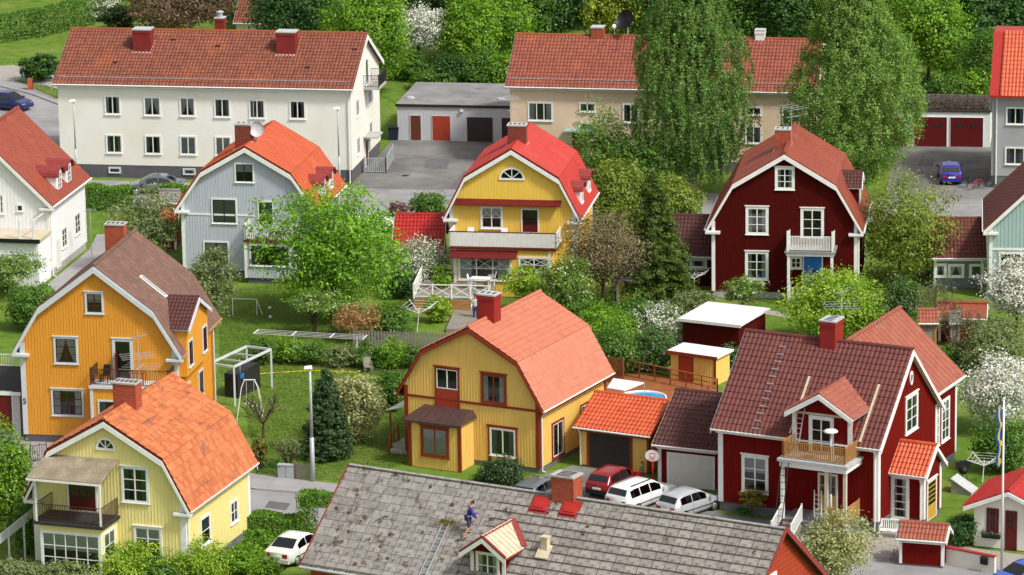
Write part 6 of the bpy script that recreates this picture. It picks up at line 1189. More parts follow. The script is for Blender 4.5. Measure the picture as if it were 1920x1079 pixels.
# middle lawn
o = None
for i, (x, y, t, w, m) in enumerate(((495, 682, 632, 56, 'l_mid'), (540, 680, 636, 60, 'l_bright'), (585, 684, 640, 56, 'l_mid'), (640, 686, 640, 60, 'l_greygreen'), (690, 688, 640, 56, 'l_mid'), (735, 690, 638, 58, 'l_bright'), (772, 690, 645, 44, 'l_mid'))): shrub('border_shrub', {'l_mid': 'mid green', 'l_bright': 'bright green', 'l_greygreen': 'grey-green'}[m]+' leafy shrub in the border row across the middle lawn', x, y, t, w, m, .14, 1.9, .35, group='shrubs of the lawn border')
conifer('small_spruce', 'dark spruce on the lawn beside the lamp post', 614, 858, 690, 100, 'l_spruce', .15, 26, seed=6, power=.6, droop=.05); tree('pale_bush', 'pale olive flowering bush beside the dark spruce', 'shrub', 668, 830, 702, 118, 'l_pale', .1, .16, 2.0, .3); shrub('corner_bush', 'green shrub at the corner of the warm yellow house', 735, 770, 690, 62, 'l_mid', .15, 2); shrub('brown_thuja', 'bronze thuja at the street fence', 487, 880, 818, 36, 'l_bronze', .12, 2.3, .1, .12); bare('street_bush_bare', 'grey-green twiggy bush behind the street fence', 541, 878, 822, 50, 'bark', 'l_greygreen', n0=10, levels=3, th=.02, seed=23, nleaf=8, cat='shrub')
bare('pruned_tree', 'pruned bare fruit tree on the lawn beside the orange house', 494, 822, 738, 90, 'bark', 'l_greygreen', n0=6, levels=4, th=.3, seed=24, nleaf=1, r0=.08, spread=.4)
shrub('pine_shrub', 'dwarf pine in front of the warm yellow house', 945, 912, 856, 84, 'l_spruce', .13, 2.2, .4, .3); shrub('porch_shrub', 'small green shrub at the porch corner of the warm yellow house', 905, 905, 878, 40, 'l_mid', .12, 1.8)
for i, (x, y, t) in enumerate(((1060, 905, 886),)): shrub('wall_plant', 'low green plant at the driveway wall', x, y, t, 30, 'l_mid', .12, 1.8)
# street hedges and front bushes
hedge('front_hedge', 'clipped hedge along the street before the white saloon', [G(482, 1000), G(562, 1004)], 1.2, 1.1, 'l_hedge', .12, 4.5)
ha = hedge('hedge_arch', 'clipped green hedge arch beside the white saloon', [G(572, 1006), G(582, 1006.5)], 1.1, 2.5, 'l_hedge', .12, 4.5); ar = hedge('tmp', 'tmp', [Vector((0, 0, 0)), Vector((1.4, -.2, 0))], .8, .75, 'l_hedge', .12, 4.5); ar.name = 'arch_top'; ar.parent = ha; ar.location = (.1, 0, 1.75)
for k in ('label', 'category', 'group'):
    if k in ar: del ar[k]
for c in list(ar.children):
    if c.name.startswith('stem'): bpy.data.objects.remove(c)
fo = [c for c in ar.children][0]; fo.parent = ha; fo.location = ar.location; fo.name = 'arch_top'; bpy.data.objects.remove(ar)
for x, y, t, w, m, l in ((482, 1042, 992, 66, 'l_hedge', 'round clipped bush beside the pale yellow house'), (455, 1078, 1018, 92, 'l_bright', 'bushy green shrub in front of the pale yellow house side'), (380, 1090, 1020, 120, 'l_lime', 'loose lime shrub under the pale yellow house corner'), (235, 1092, 1018, 130, 'l_lime', 'loose green shrub under the pale yellow house windows'), (300, 1100, 1040, 90, 'l_mid', 'low green shrub below the lower windows of the pale yellow house'), (130, 1100, 1052, 110, 'l_greygreen', 'grey-green shrub under the bay window'), (40, 1100, 1050, 110, 'l_greygreen', 'pale flowering shrub at the white ramp rail'), (500, 1105, 1040, 60, 'l_bright', 'green shrub in front of the white saloon')): shrub('front_bush', l, x, y, t, w, m, .14, 2.0, .4)
tree('corner_tree', 'green tree left of the pale yellow house', 'tree', 14, 1010, 788, 116, 'l_bright', .1, .18, 2.3, .35, seed=26); shrub('left_bush', 'dark bush beneath the tree at the white ramp rail', 55, 1040, 920, 70, 'l_mid', .15, 2.0)
tree('cream_tree', 'cream blossoming small tree beside the slate roof gable', 'tree', 1562, 1105, 972, 140, 'l_pale', .18, .15, 1.9, .35, seed=27); tree('ball_tree', 'small round-headed tree at the red house wall', 'tree', 1411, 972, 915, 52, 'l_bronze', .35, .11, 2.0, .1)
for x, y, t, w in ((1365, 945, 938, 30), (1395, 955, 948, 40)): shrub('edging_plant', 'low planting along the red house plinth', x, y+8, t, w, 'l_mid', .1, 1.6, group='plants along the red house plinth')
# grass blades: a thin scatter over the near lawns so the ground is not a flat sheet
rg = np.random.default_rng(77)
def grass(px, n, name='lawn_grass'):
    P = [G(*p) for p in px]; xs = [p.x for p in P]; ys = [p.y for p in P]; q = np.stack([rg.uniform(min(xs), max(xs), n*2), rg.uniform(min(ys), max(ys), n*2)], 1); ins = np.zeros(len(q), bool); k = len(P)
    for i in range(k):
        a, b = P[i], P[(i+1) % k]; c = ((a.y > q[:, 1]) != (b.y > q[:, 1])) & (q[:, 0] < (b.x-a.x)*(q[:, 1]-a.y)/(b.y-a.y+1e-9)+a.x); ins ^= c
    q = q[ins]; m = len(q); lump = .5+.5*np.sin(q[:, 0]*.9+np.sin(q[:, 1]*.6)*2)*np.sin(q[:, 1]*.5+1); C = np.concatenate([q, rg.uniform(.02, .07, (m, 1))], 1)
    o = obj(name, leaf_mesh(name, C, rg.normal(size=(m, 3))*np.array([.35, .35, .2])+np.array([0, 0, 1.0]), rg.uniform(.06, .15, m), np.clip(.25+.35*lump+rg.normal(0, .2, m), 0, 1), 'l_grass', .45), label='short mown grass of the lawns', category='grass', kind='stuff'); return o
grass([(415, 545), (530, 535), (760, 600), (840, 700), (760, 870), (640, 905), (480, 885), (460, 760), (410, 700)], 60000)
# ================================================================== vehicles
R_ = math.radians
car('dark red hatchback parked before the yellow garage', 'red', 'hatch', (1152, 920), R_(58))
car('white estate car with roof rails parked beside the red hatchback', 'white', 'wagon', (1203, 946), R_(50), rack=True)
car('silver hatchback parked before the white garage door', 'silver', 'hatch', (1292, 962), R_(46))
car('white saloon parked beside the clipped hedge arch', 'offwhite', 'sedan', (556, 1044), R_(64))
car('bright blue hatchback parked in the yard before the red garage doors', 'blue', 'hatch', (1781, 338), R_(88))
car('grey saloon parked in front of the white apartment block', 'grey', 'sedan', (292, 362), R_(178))
car('dark blue car on the road beside the white apartment block', 'darkblue', 'hatch', (17, 205), R_(-28))
car('white van-like estate parked at the street behind the maple', 'white', 'wagon', (694, 436), R_(30))
car('royal blue car on the forecourt beside the flagpole', 'royal', 'sedan', (1938, 1098), R_(35))
car('dark grey car half hidden behind the slate roof chimney', 'grey', 'hatch', (1010, 942), R_(60))
# ================================================================== lamp posts, flag, aerials
def lamp(label, bx, by, ty, head='flat', r=.06):
    p, H, _ = scl(bx, by, ty, 10); o = thing('street_lamp', label, 'street lamp', p); MB().tube([(0, 0, -.05), (0, 0, H*.4)], [r*1.5, r*1.4], 10).build('post_base', 'galv', o, True); MB().tube([(0, 0, H*.4), (0, 0, H)], [r, r*.8], 10).build('pole', 'galv', o, True)
    if head == 'flat': hd = MB().hexa([(-.32, -.16, H), (.14, -.16, H), (.14, .16, H), (-.32, .16, H)], [(-.3, -.13, H+.1), (.1, -.1, H+.16), (.1, .1, H+.16), (-.3, .13, H+.1)]).build('lamp_head', 'white_plastic', o)
    else: hd = MB().lathe([(.05, -.1), (.38, -.02), (.4, .03), (.3, .1), (0, .14)], 14, (0, 0, H)).build('lamp_head', 'white_plastic', o, True)
    MB().box(-.25, -.1, H-.03, .05, .1, H-.002).build('lamp_glass', 'lamp_glass', o); return o
lamp('tall grey street lamp on the pavement beside the spruce lawn', 587, 906, 690, r=.09); lamp('thin grey street lamp before the left end of the white block', 144, 338, 192); lamp('thin grey street lamp at the right end of the white block', 637, 352, 206); lamp('street lamp with round white head before the red house porch', 1557, 1004, 808, 'round')
p, H, _ = scl(1878, 1072, 748, 10); o = thing('flagpole', 'white flagpole with furled pennant beside the white cottage', 'flagpole', p); MB().tube([(0, 0, -.05), (0, 0, H)], [.075, .045], 10).build('pole', 'white_plastic', o, True); MB().lathe([(0, .1), (.07, .06), (.08, 0), (.03, -.06)], 10, (0, 0, H+.05)).build('finial', 'white_plastic', o, True)
pn = thing('pennant', 'limp blue and yellow pennant hanging on the white flagpole', 'flag', p); pn.location.z = H-3.6
mb, my = MB(), MB(); n = 22
for i in range(n):
    z0, z1 = 3.1*(1-i/n), 3.1*(1-(i+1)/n); f = lambda z, s: (-.06-.3*s*(.75+.25*math.sin(z*5))-.06*s, .05*math.sin(z*4+s*2), z)
    for (sa, sb, m_) in ((0, .38, mb), (.38, .62, my), (.62, 1, mb)) if i % 7 < 5 else ((0, .5, my), (.5, 1, mb)): m_.quad(f(z0, sa), f(z0, sb), f(z1, sb), f(z1, sa))
mb.build('blue_field', 'flag_blue', pn); my.build('yellow_band', 'flag_yellow', pn)
p, H, _ = scl(843, 60, -60, 10); o = thing('white_mast', 'white mast rising in front of the wood', 'mast', p); MB().tube([(0, 0, 0), (0, 0, H)], [.12, .09], 10).build('pole', 'white_plastic', o, True)
def aerial(label, h, u, v, z0, H, yag, az=0.4, name='roof_aerial'):
    w = Matrix.Rotation(h.yaw, 3, 'Z') @ Vector((u, v, 0))+Vector((h.x, h.y, 0)); o = thing(name, label, 'aerial', (w.x, w.y, z0), az); MB().tube([(0, 0, -.2), (0, 0, H)], .022, 6).build('mast', 'galv', o)
    for z, L, n, sp, a in yag:
        b = MB().bar((-L*.4, 0, z), (L*.6, 0, z), .025); d = Matrix.Rotation(a, 3, 'Z')
        for i in range(n): x = -L*.4+L*i/(n-1); b.bar((x, -sp/2, z+.02), (x, sp/2, z+.02), .016)
        k = b.build('boom', 'galv', o); k.rotation_euler = (0, 0, a)
aerial('tall roof aerial on the pale yellow house chimney', LY, .5, 3.4, 8.6, 4.0, [(1.9, 1.3, 4, 1.9, .9), (2.5, 1.2, 4, 1.9, 1.4), (3.6, 1.0, 9, .3, .4)]); aerial('wide roof aerial on the dark red house chimney', DR, .2, 3.6, 9.6, 2.6, [(2.5, 1.6, 4, 1.9, 1.8), (1.9, 1.0, 6, .5, .2)]); aerial('roof aerial beside the red house chimney', RH, .75, 4.3, 8.4, 3.6, [(2.6, 1.6, 4, 2.0, 1.2), (3.4, 1.1, 6, .5, .4)])
aerial('slim roof aerial on the grey house', GH, .1, 2.1, 9.0, 3.0, [(2.9, .8, 8, .3, .5)]); aerial('roof aerial on the bright yellow house chimney', BY, -.5, 3.3, 9.4, 3.2, [(3.0, 1.2, 5, 1.2, 1.5), (2.2, .9, 8, .3, .3)])
p = G(173, 498); o = thing('garden_aerial', 'tall thin aerial pole beside the white house path', 'aerial', p); MB().tube([(0, 0, 0), (0, 0, 4.0)], .03, 6).build('mast', 'galv', o); b = MB().bar((-.4, 0, 3.9), (.4, 0, 3.9), .03)
for i in range(6): b.bar((-.35+.14*i, -.25, 3.95), (-.35+.14*i, .25, 3.95), .02)
b.build('boom', 'galv', o)
# ================================================================== deck of the bright yellow house
zd = .95; A, B, C = G(776, 560, zd), G(918, 563, zd), G(800, 508, zd); n = (C-A); o = thing('timber_deck', 'raised timber deck with white cross-braced railing at the bright yellow house', 'deck', (A.x, A.y, 0)); L = lambda p: Vector((p.x-A.x, p.y-A.y, p.z)); Dd = L(B)+n
mb = MB(); k = 26
for i in range(k):
    t0, t1 = i/k, (i+.93)/k; q = lambda t, s: L(A).lerp(L(B), s)+n*t; obj('deck_board', MB().hexa([q(t0, 0)-Vector((0, 0, .05)), q(t0, 1)-Vector((0, 0, .05)), q(t1, 1)-Vector((0, 0, .05)), q(t1, 0)-Vector((0, 0, .05))], [q(t0, 0), q(t0, 1), q(t1, 1), q(t1, 0)]).data('deck_board', 'timber_grey'), o)
for i in range(6): z = .02+i*.15; a, b = L(A), L(B); MB().bar((a.x, a.y, z+.07), (b.x, b.y, z+.07), .03, .135).build('skirting_board', 'timber', o)
xrailing(o, L(A), L(B), .95, 'trim', 1.2); xrailing(o, L(A)+Vector((.02, .1, 0)), L(C), .95, 'trim', 1.2)
def chair(label, p, rz, m='white_plastic', name='garden_chair', s=1.0):
    o = thing(name, label, 'chair', p, rz); o.scale = (s, s, s)
    MB().hexa([(-.24, -.24, .42), (.24, -.24, .42), (.24, .22, .4), (-.24, .22, .4)], [(-.24, -.24, .46), (.24, -.24, .46), (.24, .22, .44), (-.24, .22, .44)]).build('seat', m, o); MB().hexa([(-.24, .2, .44), (.24, .2, .44), (.24, .23, .44), (-.24, .23, .44)], [(-.22, .33, .95), (.22, .33, .95), (.22, .36, .95), (-.22, .36, .95)]).build('backrest', m, o)
    for x in (-.22, .22):
        for y in (-.22, .2): MB().bar((x, y, 0), (x*.95, y*.95, .43), .04).build('leg', m, o)
        MB().bar((x*1.1, -.2, .65), (x*1.1, .25, .68), .05, .03).build('armrest', m, o)
    return o
def table(label, p, rz, w, d, m='white_plastic', h=.72):
    o = thing('garden_table', label, 'table', p, rz); MB().box(-w/2, -d/2, h-.04, w/2, d/2, h).build('tabletop', m, o)
    for x in (-w/2+.08, w/2-.08):
        for y in (-d/2+.08, d/2-.08): MB().box(x-.025, y-.025, 0, x+.025, y+.025, h-.041).build('leg', m, o)
table('white garden table on the timber deck', G(902, 541, zd), -.2, 1.3, .8); chair('white plastic chair left of the deck table', G(886, 541, zd), 1.4); chair('white plastic chair right of the deck table', G(921, 536, zd), -1.5)
w = lambda h, key, a, y, z: Matrix.Rotation(h.yaw, 3, 'Z') @ Vector(h.at(key, a, y, z))+Vector((h.x, h.y, 0))
bz = OR.hit('F', 230, 712)[1]; chair('black reclining chair on the orange house balcony', w(OR, 'F', OR.hit('F', 203, 700)[0], -.6, bz), -.3, 'black'); table('small round-edged table with dishes on the orange house balcony', w(OR, 'F', OR.hit('F', 265, 712)[0], -.7, bz), -.2, .9, .7, 'timber_red'); chair('small red wooden chair on the orange house balcony', w(OR, 'F', OR.hit('F', 190, 715)[0], -1.0, bz), 2.0, 'timber_red', s=.7)
bz2 = BY.hit('ver', 940, 466)[1]+.02
for px, l in ((884, 'left of the balcony window'), (947, 'right of the balcony window')): chair('white chair on the bright yellow house balcony, '+l, w(BY, 'F', BY.hit('F', px, 430)[0], -.6, bz2), -.2)
chair('weathered wooden chair on the middle lawn', G(690, 700), .2, 'timber_grey')
# platform behind the salmon roof
sheet('garden_platform', 'timber_grey', [(836, 624), (852, 588), (915, 590), (888, 625)], .25, .25)
# ================================================================== lawn things
o = thing('clothes_line', 'long white clothes line frame standing over the lawn border', 'clothes line', G(668, 690)); g0 = G(668, 690); zz = 1.9; a, b = G(480, 622, zz)-g0, G(684, 633, zz)-g0; sd = Vector((-(b-a).y, (b-a).x, 0)).normalized()*.5; a.z = b.z = zz
for k in (-1, -.33, .33, 1): MB().bar(a+sd*k, b+sd*k, .02).build('line', 'white_plastic', o)
for t in (0, .35, .7, 1): MB().bar(a.lerp(b, t)-sd, a.lerp(b, t)+sd, .05).build('crossbar', 'white_plastic', o)
for t in (.35, .925): q = a.lerp(b, t); MB().bar((q.x, q.y, 0), q, .07).build('post', 'galv', o)
o = thing('folded_parasol', 'closed grey parasol standing under the clothes line', 'parasol', G(670, 687)); MB().tube([(0, 0, 0), (0, 0, 1.75)], .025, 6).build('pole', 'galv', o); MB().lathe([(.05, .35), (.13, .5), (.11, 1.0), (.05, 1.6), (.02, 1.7)], 8).build('canopy', 'cloth_white', o)
o = thing('football_goal', 'white small football goal on the lawn before the grey house', 'goal', G(482, 592))
for p, q in (((0, 0, 0), (0, 0, 1.1)), ((.35, 0, 0), (.35, -.0, .02)), ((0, 0, 1.1), (-1.6, .3, 1.1)), ((0, 0, 1.1), (.35, .1, 0)), ((-1.6, .3, 0), (-1.6, .3, 1.1))): MB().bar(p, q, .05).build('bar', 'white_plastic', o)
for (x, y) in ((506, 581), (507, 598)): o = obj('football', shared('ball', lambda: MB().lathe([(.115*math.sin(math.pi*i/8), .115-.115*math.cos(math.pi*i/8)) for i in range(9)], 12).data('football', 'white_plastic', True)), None, G(x, y), label='white football lying on the lawn near the goal', category='ball', group='footballs on the lawn')
pts = [G(480+x/3, 360+y/3)+Vector((0, 0, .03)) for x, y in ((0, 1028), (80, 1022), (180, 1016), (300, 1008), (420, 1012), (540, 1018), (590, 1030), (560, 1042), (545, 1050))]
mb = MB().tube(pts, .03, 5); mb.build('garden_hose', 'plastic_yellow', label='yellow garden hose snaking across the middle lawn', category='hose')
def rotary(label, p, H, tilt=0, r=1.4, m='white_plastic'):
    o = thing('rotary_dryer', label, 'clothes dryer', p); MB().tube([(0, 0, 0), (tilt*.3, 0, H)], .03, 6).build('post', m, o); T = Vector((tilt*.3, 0, H*.75))
    tips = []
    for i in range(4): a = i*math.pi/2+.5; t = T+Vector((math.cos(a)*r, math.sin(a)*r, r*.45)); tips.append(t); MB().bar(T, t, .03).build('arm', m, o)
    mb = MB()
    for k in (.35, .55, .75, .95):
        for i in range(4): mb.bar(T.lerp(tips[i], k), T.lerp(tips[(i+1) % 4], k), .014)
    mb.build('line', m, o, kind='stuff')
rotary('white rotary clothes dryer beside the low brown fence', G(782, 622), 1.6, .6); rotary('white rotary clothes dryer behind the brown-tiled outbuilding', G(1302, 558), 1.7, 0, 1.3); rotary('white rotary dryer folded on the lawn beside the red house', G(1842, 905), 1.3, .3, 1.2)
o = thing('garden_swing', 'white tubular swing frame with round seats beside the orange house', 'swing', G(470, 785)); T = 2.4
for s in (-1, 1):
    for y in (-.8, .8): MB().tube([(s*.8, y*.7, 0), (s*.5, y*.25, T*.8), (s*.3, 0, T)], .02, 6).build('frame_leg', 'white_plastic', o)
MB().tube([(-.35, 0, T), (.35, 0, T)], .03, 6).build('crossbar', 'white_plastic', o)
for x, z in ((-.2, .9), (.25, .75)): MB().tube([(x, 0, T), (x, 0, z)], .012, 5).build('rope', 'white_plastic', o); MB().lathe([(0, .1), (.16, .06), (.18, 0), (0, -.06)], 10, (x, 0, z)).build('seat', 'white_plastic', o, True)
# pergola beside the orange house
A, B = G(395, 756), G(441, 762); o = thing('pergola', 'grey-white pergola frame with dark box inside behind the orange house', 'pergola', A); e = B-A; dp = Vector((-e.y, e.x, 0)).normalized()*4.4; hh = 2.4
for q in (Vector(), e, dp, e+dp): MB().bar(q, q+Vector((0, 0, hh)), .11).build('post', 'trim_grey', o)
for a, b in ((Vector(), e), (dp, e+dp), (Vector(), dp), (e, e+dp)): MB().bar(a+Vector((0, 0, hh+.07)), b+Vector((0, 0, hh+.07)), .1, .13).build('beam', 'trim_grey', o)
for t in (.33, .66): MB().bar(dp*t+Vector((0, 0, hh+.0)), e+dp*t+Vector((0, 0, hh)), .06, .09).build('rafter', 'trim_grey', o)
MB().hexa([e*.05+dp*.35, e*.6+dp*.35, e*.6+dp*.95, e*.05+dp*.95], [e*.05+dp*.35+Vector((0, 0, 1.5)), e*.6+dp*.35+Vector((0, 0, 1.5)), e*.6+dp*.95+Vector((0, 0, 1.6)), e*.05+dp*.95+Vector((0, 0, 1.6))]).build('inner_box', 'door_garage_dark', o)  # plain dark solid box inside the pergola frame
q = e*.55+dp*.45; MB().tube([q+Vector((0, 0, hh)), q+Vector((0, 0, 1.4))], .015, 5).build('swing_rope', 'white_plastic', o); MB().box(q.x-.22, q.y-.18, 1.2, q.x+.22, q.y+.18, 1.45).build('swing_seat', 'plastic_blue', o)
# low brown fence behind the border
def picket(label, A, B, h, m, sp=.16, w=.1, name='picket_fence', cat='fence'):
    o = thing(name, label, cat, A); e = B-A; n = max(2, round(e.length/sp)); me = MB().bar((0, 0, 0), (0, 0, h), w, .025, up=(e.normalized().cross(Vector((0, 0, 1))))).data('picket', m)
    ang = math.atan2(e.y, e.x); me = MB().box(-w/2, -.012, .05, w/2, .012, h).data('picket', m)
    for i in range(n+1): obj('picket', me, o, e*(i/n), ang)
    for z in (.25, h-.2): MB().bar(Vector((0, .03, z)), e+Vector((0, .03, z)), .03, .07).build('rail', m, o)
    for i in range(0, n+1, 12): obj('fence_post', shared(('fp', m, h), lambda: MB().box(-.05, .03, 0, .05, .12, h+.08).data('fence_post', m)), o, e*(i/n), ang)
picket('dark weathered picket fence across the garden behind the lawn border', G(664, 648), G(842, 655), 1.0, 'timber_grey', .2, .13); picket('short dark picket fence beside the grey electric cabinet', G(552, 900), G(580, 905), 1.0, 'timber_grey', .14, .08)
o = thing('electric_cabinet', 'pale grey metal electric cabinet on the pavement edge', 'cabinet', G(537, 899), -.25); MB().box(-.45, -.16, 0, .45, .16, .85).build('body', 'galv', o); MB().box(-.48, -.19, .85, .48, .19, .9).build('lid', 'galv', o); MB().box(-.008, -.168, .05, .008, -.161, .82).build('door_gap', 'black', o); MB().box(-.38, -.17, .74, -.28, -.161, .78).build('lock', 'black', o)
o = thing('mesh_fence', 'green wire fence beside the electric cabinet', 'fence', G(482, 888)); e = G(522, 895)-G(482, 888); railing(o, (0, 0, 0), e, 1.0, 'l_dark', .1, .02, .05, .03)
o = thing('iron_fence', 'black iron fence behind the pale yellow house', 'fence', G(58, 868)); railing(o, (0, 0, 0), G(88, 864)-G(58, 868), 1.0, 'black', .14, .025, .05, .04)
o = thing('ramp_rail', 'white handrail of the ramp beside the pale yellow house', 'railing', G(-10, 1080)); e = G(72, 1040)-G(-10, 1080)
for t in (0, .35, .7, 1): q = e*t; MB().bar(q, q+Vector((0, 0, 2.0+t*.6)), .1).build('post', 'trim_grey', o)
for z, hh in ((1.75, .5),): MB().bar(Vector((0, 0, z)), e+Vector((0, 0, z+.75)), .05, hh).build('rail_board', 'trim_grey', o)
# garden wall by the road above
o = thing('garden_fence', 'low dark fence with brick post at the white block lawn', 'fence', G(57, 168)); e = G(108, 186)-G(57, 168); MB().box(-.2, -.2, 0, .2, .2, .9).build('brick_post', 'brick', o); railing(o, (0.2, 0, 0), e, .75, 'metal_dark', .25, .02, .05, .04)
# ================================================================== pool terrace
o = thing('swimming_pool', 'round blue swimming pool with white rim on the terrace', 'pool', G(1204, 757)); MB().lathe([(1.5, 0), (1.5, .42), (1.4, .42), (1.4, .3)], 28).build('wall', 'white_plastic', o, True); mb = MB(); mb.quad(*[(1.41*math.cos(2*math.pi*i/28), 1.41*math.sin(2*math.pi*i/28), .34) for i in range(28)]); mb.build('water', 'water', o)
o = thing('terrace_railing', 'brown timber railing round the pool terrace', 'railing', G(1170, 704)); g0 = G(1170, 704)
for a, b in (((1170, 704), (1345, 741)), ((1345, 741), (1290, 775))):
    a, b = G(*a)-g0, G(*b)-g0; n = max(2, round((b-a).length/1.3))
    for i in range(n+1): q = a.lerp(b, i/n); MB().bar(q, q+Vector((0, 0, 1.0)), .09).build('post', 'timber_red', o)
    for z in (.4, .7, 1.02): MB().bar(a+Vector((0, 0, z)), b+Vector((0, 0, z)), .1 if z > 1 else .05, .045).build('rail', 'timber_red', o)
o = thing('screen_fence', 'brown slatted screen fence behind the warm yellow house', 'fence', G(1134, 716)); e = G(1169, 722)-G(1134, 716)
for i in range(16): MB().bar(Vector((0, 0, .08+i*.1)), e+Vector((0, 0, .08+i*.1)), .02, .075).build('slat', 'timber_red', o)
for t in (0, 1): MB().bar(e*t+Vector((0, .05, 0)), e*t+Vector((0, .05, 1.75)), .08).build('post', 'timber_red', o)
o = thing('white_canopy', 'white fabric canopy at the back of the warm yellow house', 'canopy', G(1150, 760)); q = G(1150, 760)
ca = [G(x, y, 1.9)-Vector((q.x, q.y, 0)) for x, y in ((1138, 728), (1170, 733), (1208, 718), (1150, 710))]; MB().hexa([Vector(c)-Vector((0, 0, .05)) for c in ca], [Vector(c)+Vector((0, 0, .02)) for c in ca]).build('canopy_sheet', 'r_whitesheet', o)
for c in (ca[1], ca[2]): MB().bar((c.x, c.y, 0), (c.x, c.y, 1.88), .05).build('post', 'galv', o)
# ================================================================== driveway things
o = thing('basketball_hoop', 'basketball hoop with white board on a red post between the garages', 'basketball hoop', G(1224, 910), -.2); MB().tube([(0, 0, 0), (0, 0, 1.7)], .045, 8).build('post', 'plastic_red', o, True)
n = 14; pl = [(.42*math.cos(2*math.pi*i/n), 1.75+.34*math.sin(2*math.pi*i/n)) for i in range(n)]; bd = MB().prism(pl, -.09, -.05).build('backboard', 'white_plastic', o); mb = MB()
for a, b in (((-.14, 1.68), (.14, 1.68)), ((-.14, 1.9), (.14, 1.9)), ((-.14, 1.68), (-.14, 1.9)), ((.14, 1.68), (.14, 1.9))): mb.bar((a[0], -.095, a[1]), (b[0], -.095, b[1]), .02)
mb.build('target_square', 'plastic_red', bd); mb = MB(); mb.tube([(.2*math.cos(2*math.pi*i/12), -.3+.2*math.sin(2*math.pi*i/12), 1.6) for i in range(13)], .012, 5, False); mb.build('hoop_ring', 'plastic_red', bd); MB().box(-.3, -.3, 0, .3, .3, .08).build('base', 'black', o)
def bike(label, p, rz, m, s=1.0, lean=.12):
    o = thing('bicycle', label, 'bicycle', p, rz); o.scale = (s, s, s); o.rotation_euler = (lean, 0, rz)
    for x in (-.5, .5):
        w = MB().tube([(x+.32*math.cos(2*math.pi*i/16), 0, .33+.32*math.sin(2*math.pi*i/16)) for i in range(17)], .018, 5, False).build('wheel', 'rubber', o); mb = MB()
        for i in range(6): a = math.pi*i/6; mb.bar((x-.31*math.cos(a), 0, .33-.31*math.sin(a)), (x+.31*math.cos(a), 0, .33+.31*math.sin(a)), .006)
        mb.build('spokes', 'galv', w, kind='stuff')
    f = MB()
    for a, b in (((-.5, .33), (-.08, .3)), ((-.08, .3), (-.2, .82)), ((-.5, .33), (-.17, .72)), ((-.17, .72), (.34, .78)), ((-.08, .3), (.36, .7)), ((.34, .86), (.5, .33))): f.tube([(a[0], 0, a[1]), (b[0], 0, b[1])], .018, 6)
    f.build('frame', m, o); MB().tube([(.28, -.25, .96), (.36, 0, .9), (.28, .25, .96)], .014, 6).build('handlebar', 'black', o); MB().hexa([(-.32, -.07, .84), (-.08, -.025, .84), (-.08, .025, .84), (-.32, .07, .84)], [(-.32, -.07, .88), (-.08, -.025, .88), (-.08, .025, .88), (-.32, .07, .88)]).build('saddle', 'black', o)
bike('pale green bicycle leaning beside the yellow garage corner', G(1203, 892), 1.3, 'w_teal'); bike('small child bicycle beside the red bin shelter', G(1677, 1048), 1.0, 'plastic_red', .65)
for i, (x, y, a, m) in enumerate(((1818, 352, .3, 'cloth_navy'), (1830, 356, .5, 'plastic_red'), (1842, 353, .2, 'black'))): bike(('dark blue bicycle', 'red bicycle', 'black bicycle')[i]+' in the bicycle group at the grey rendered building', G(x, y), a, m)
o = thing('white_bench', 'white slatted garden bench at the red house entry', 'bench', G(1672, 1008), -.3); m = 'trim'
for y in (-.2, -.08, .04, .16): MB().box(-.65, y-.045, .4, .65, y+.045, .43).build('seat_slat', m, o)
for i in range(11): x = -.58+i*.116; MB().bar((x, .22, .45), (x, .3, .88), .045, .02).build('back_slat', m, o)
MB().bar((-.65, .31, .9), (.65, .31, .9), .05, .07).build('top_rail', m, o)
for x in (-.62, .62):
    MB().bar((x, -.22, 0), (x, -.22, .62), .06).build('leg', m, o); MB().bar((x, .22, 0), (x, .3, .9), .06).build('leg', m, o); MB().bar((x, -.25, .63), (x, .28, .63), .07, .04).build('armrest', m, o)
A, B = G(1763, 1055), G(1866, 1076); o = thing('garden_wall', 'white rendered garden wall with red coping beside the bin shelter', 'wall', A); e = B-A; MB().bar(Vector((0, 0, .45)), e+Vector((0, 0, .45)), .18, .9).build('wall', 'w_white', o); MB().bar(Vector((0, 0, .94)), e+Vector((0, 0, .94)), .28, .07).build('coping', 'r_redmetal', o)
q = A.lerp(B, .78)+Vector((.1, -.12, 0)); o = thing('mailbox', 'black mailbox mounted on the white garden wall', 'mailbox', (q.x, q.y, .45), math.atan2(e.y, e.x)); MB().box(-.2, -.2, 0, .2, -.02, .34).build('box', 'black', o); MB().hexa([(-.22, -.23, .34), (.22, -.23, .34), (.22, 0, .38), (-.22, 0, .38)], [(-.22, -.23, .36), (.22, -.23, .36), (.22, 0, .43), (-.22, 0, .43)]).build('lid', 'metal_dark', o)
MB().box(-.15, -.207, .22, .15, -.201, .26).build('slot', 'metal_dark', o)
def ladder(label, p, q, w, m='galv', n=10, side=None, name='ladder'):
    p, q = Vector(p), Vector(q); o = thing(name, label, 'ladder', p); d = q-p; s = (side or d.cross(Vector((0, 0, 1))).normalized() if d.to_2d().length > .05 else Vector((1, 0, 0))); s = Vector(s).normalized()*(w/2)
    for k in (-1, 1): MB().bar(s*k, d+s*k, .05, .03).build('rail', m, o)
    for i in range(1, n): MB().bar(d*(i/n)-s, d*(i/n)+s, .03).build('rung', m, o)
    return o
sd = Matrix.Rotation(RH.yaw, 3, 'Z') @ Vector(RH.at('L', 1, 0, 0))-Matrix.Rotation(RH.yaw, 3, 'Z') @ Vector(RH.at('L', 0, 0, 0))
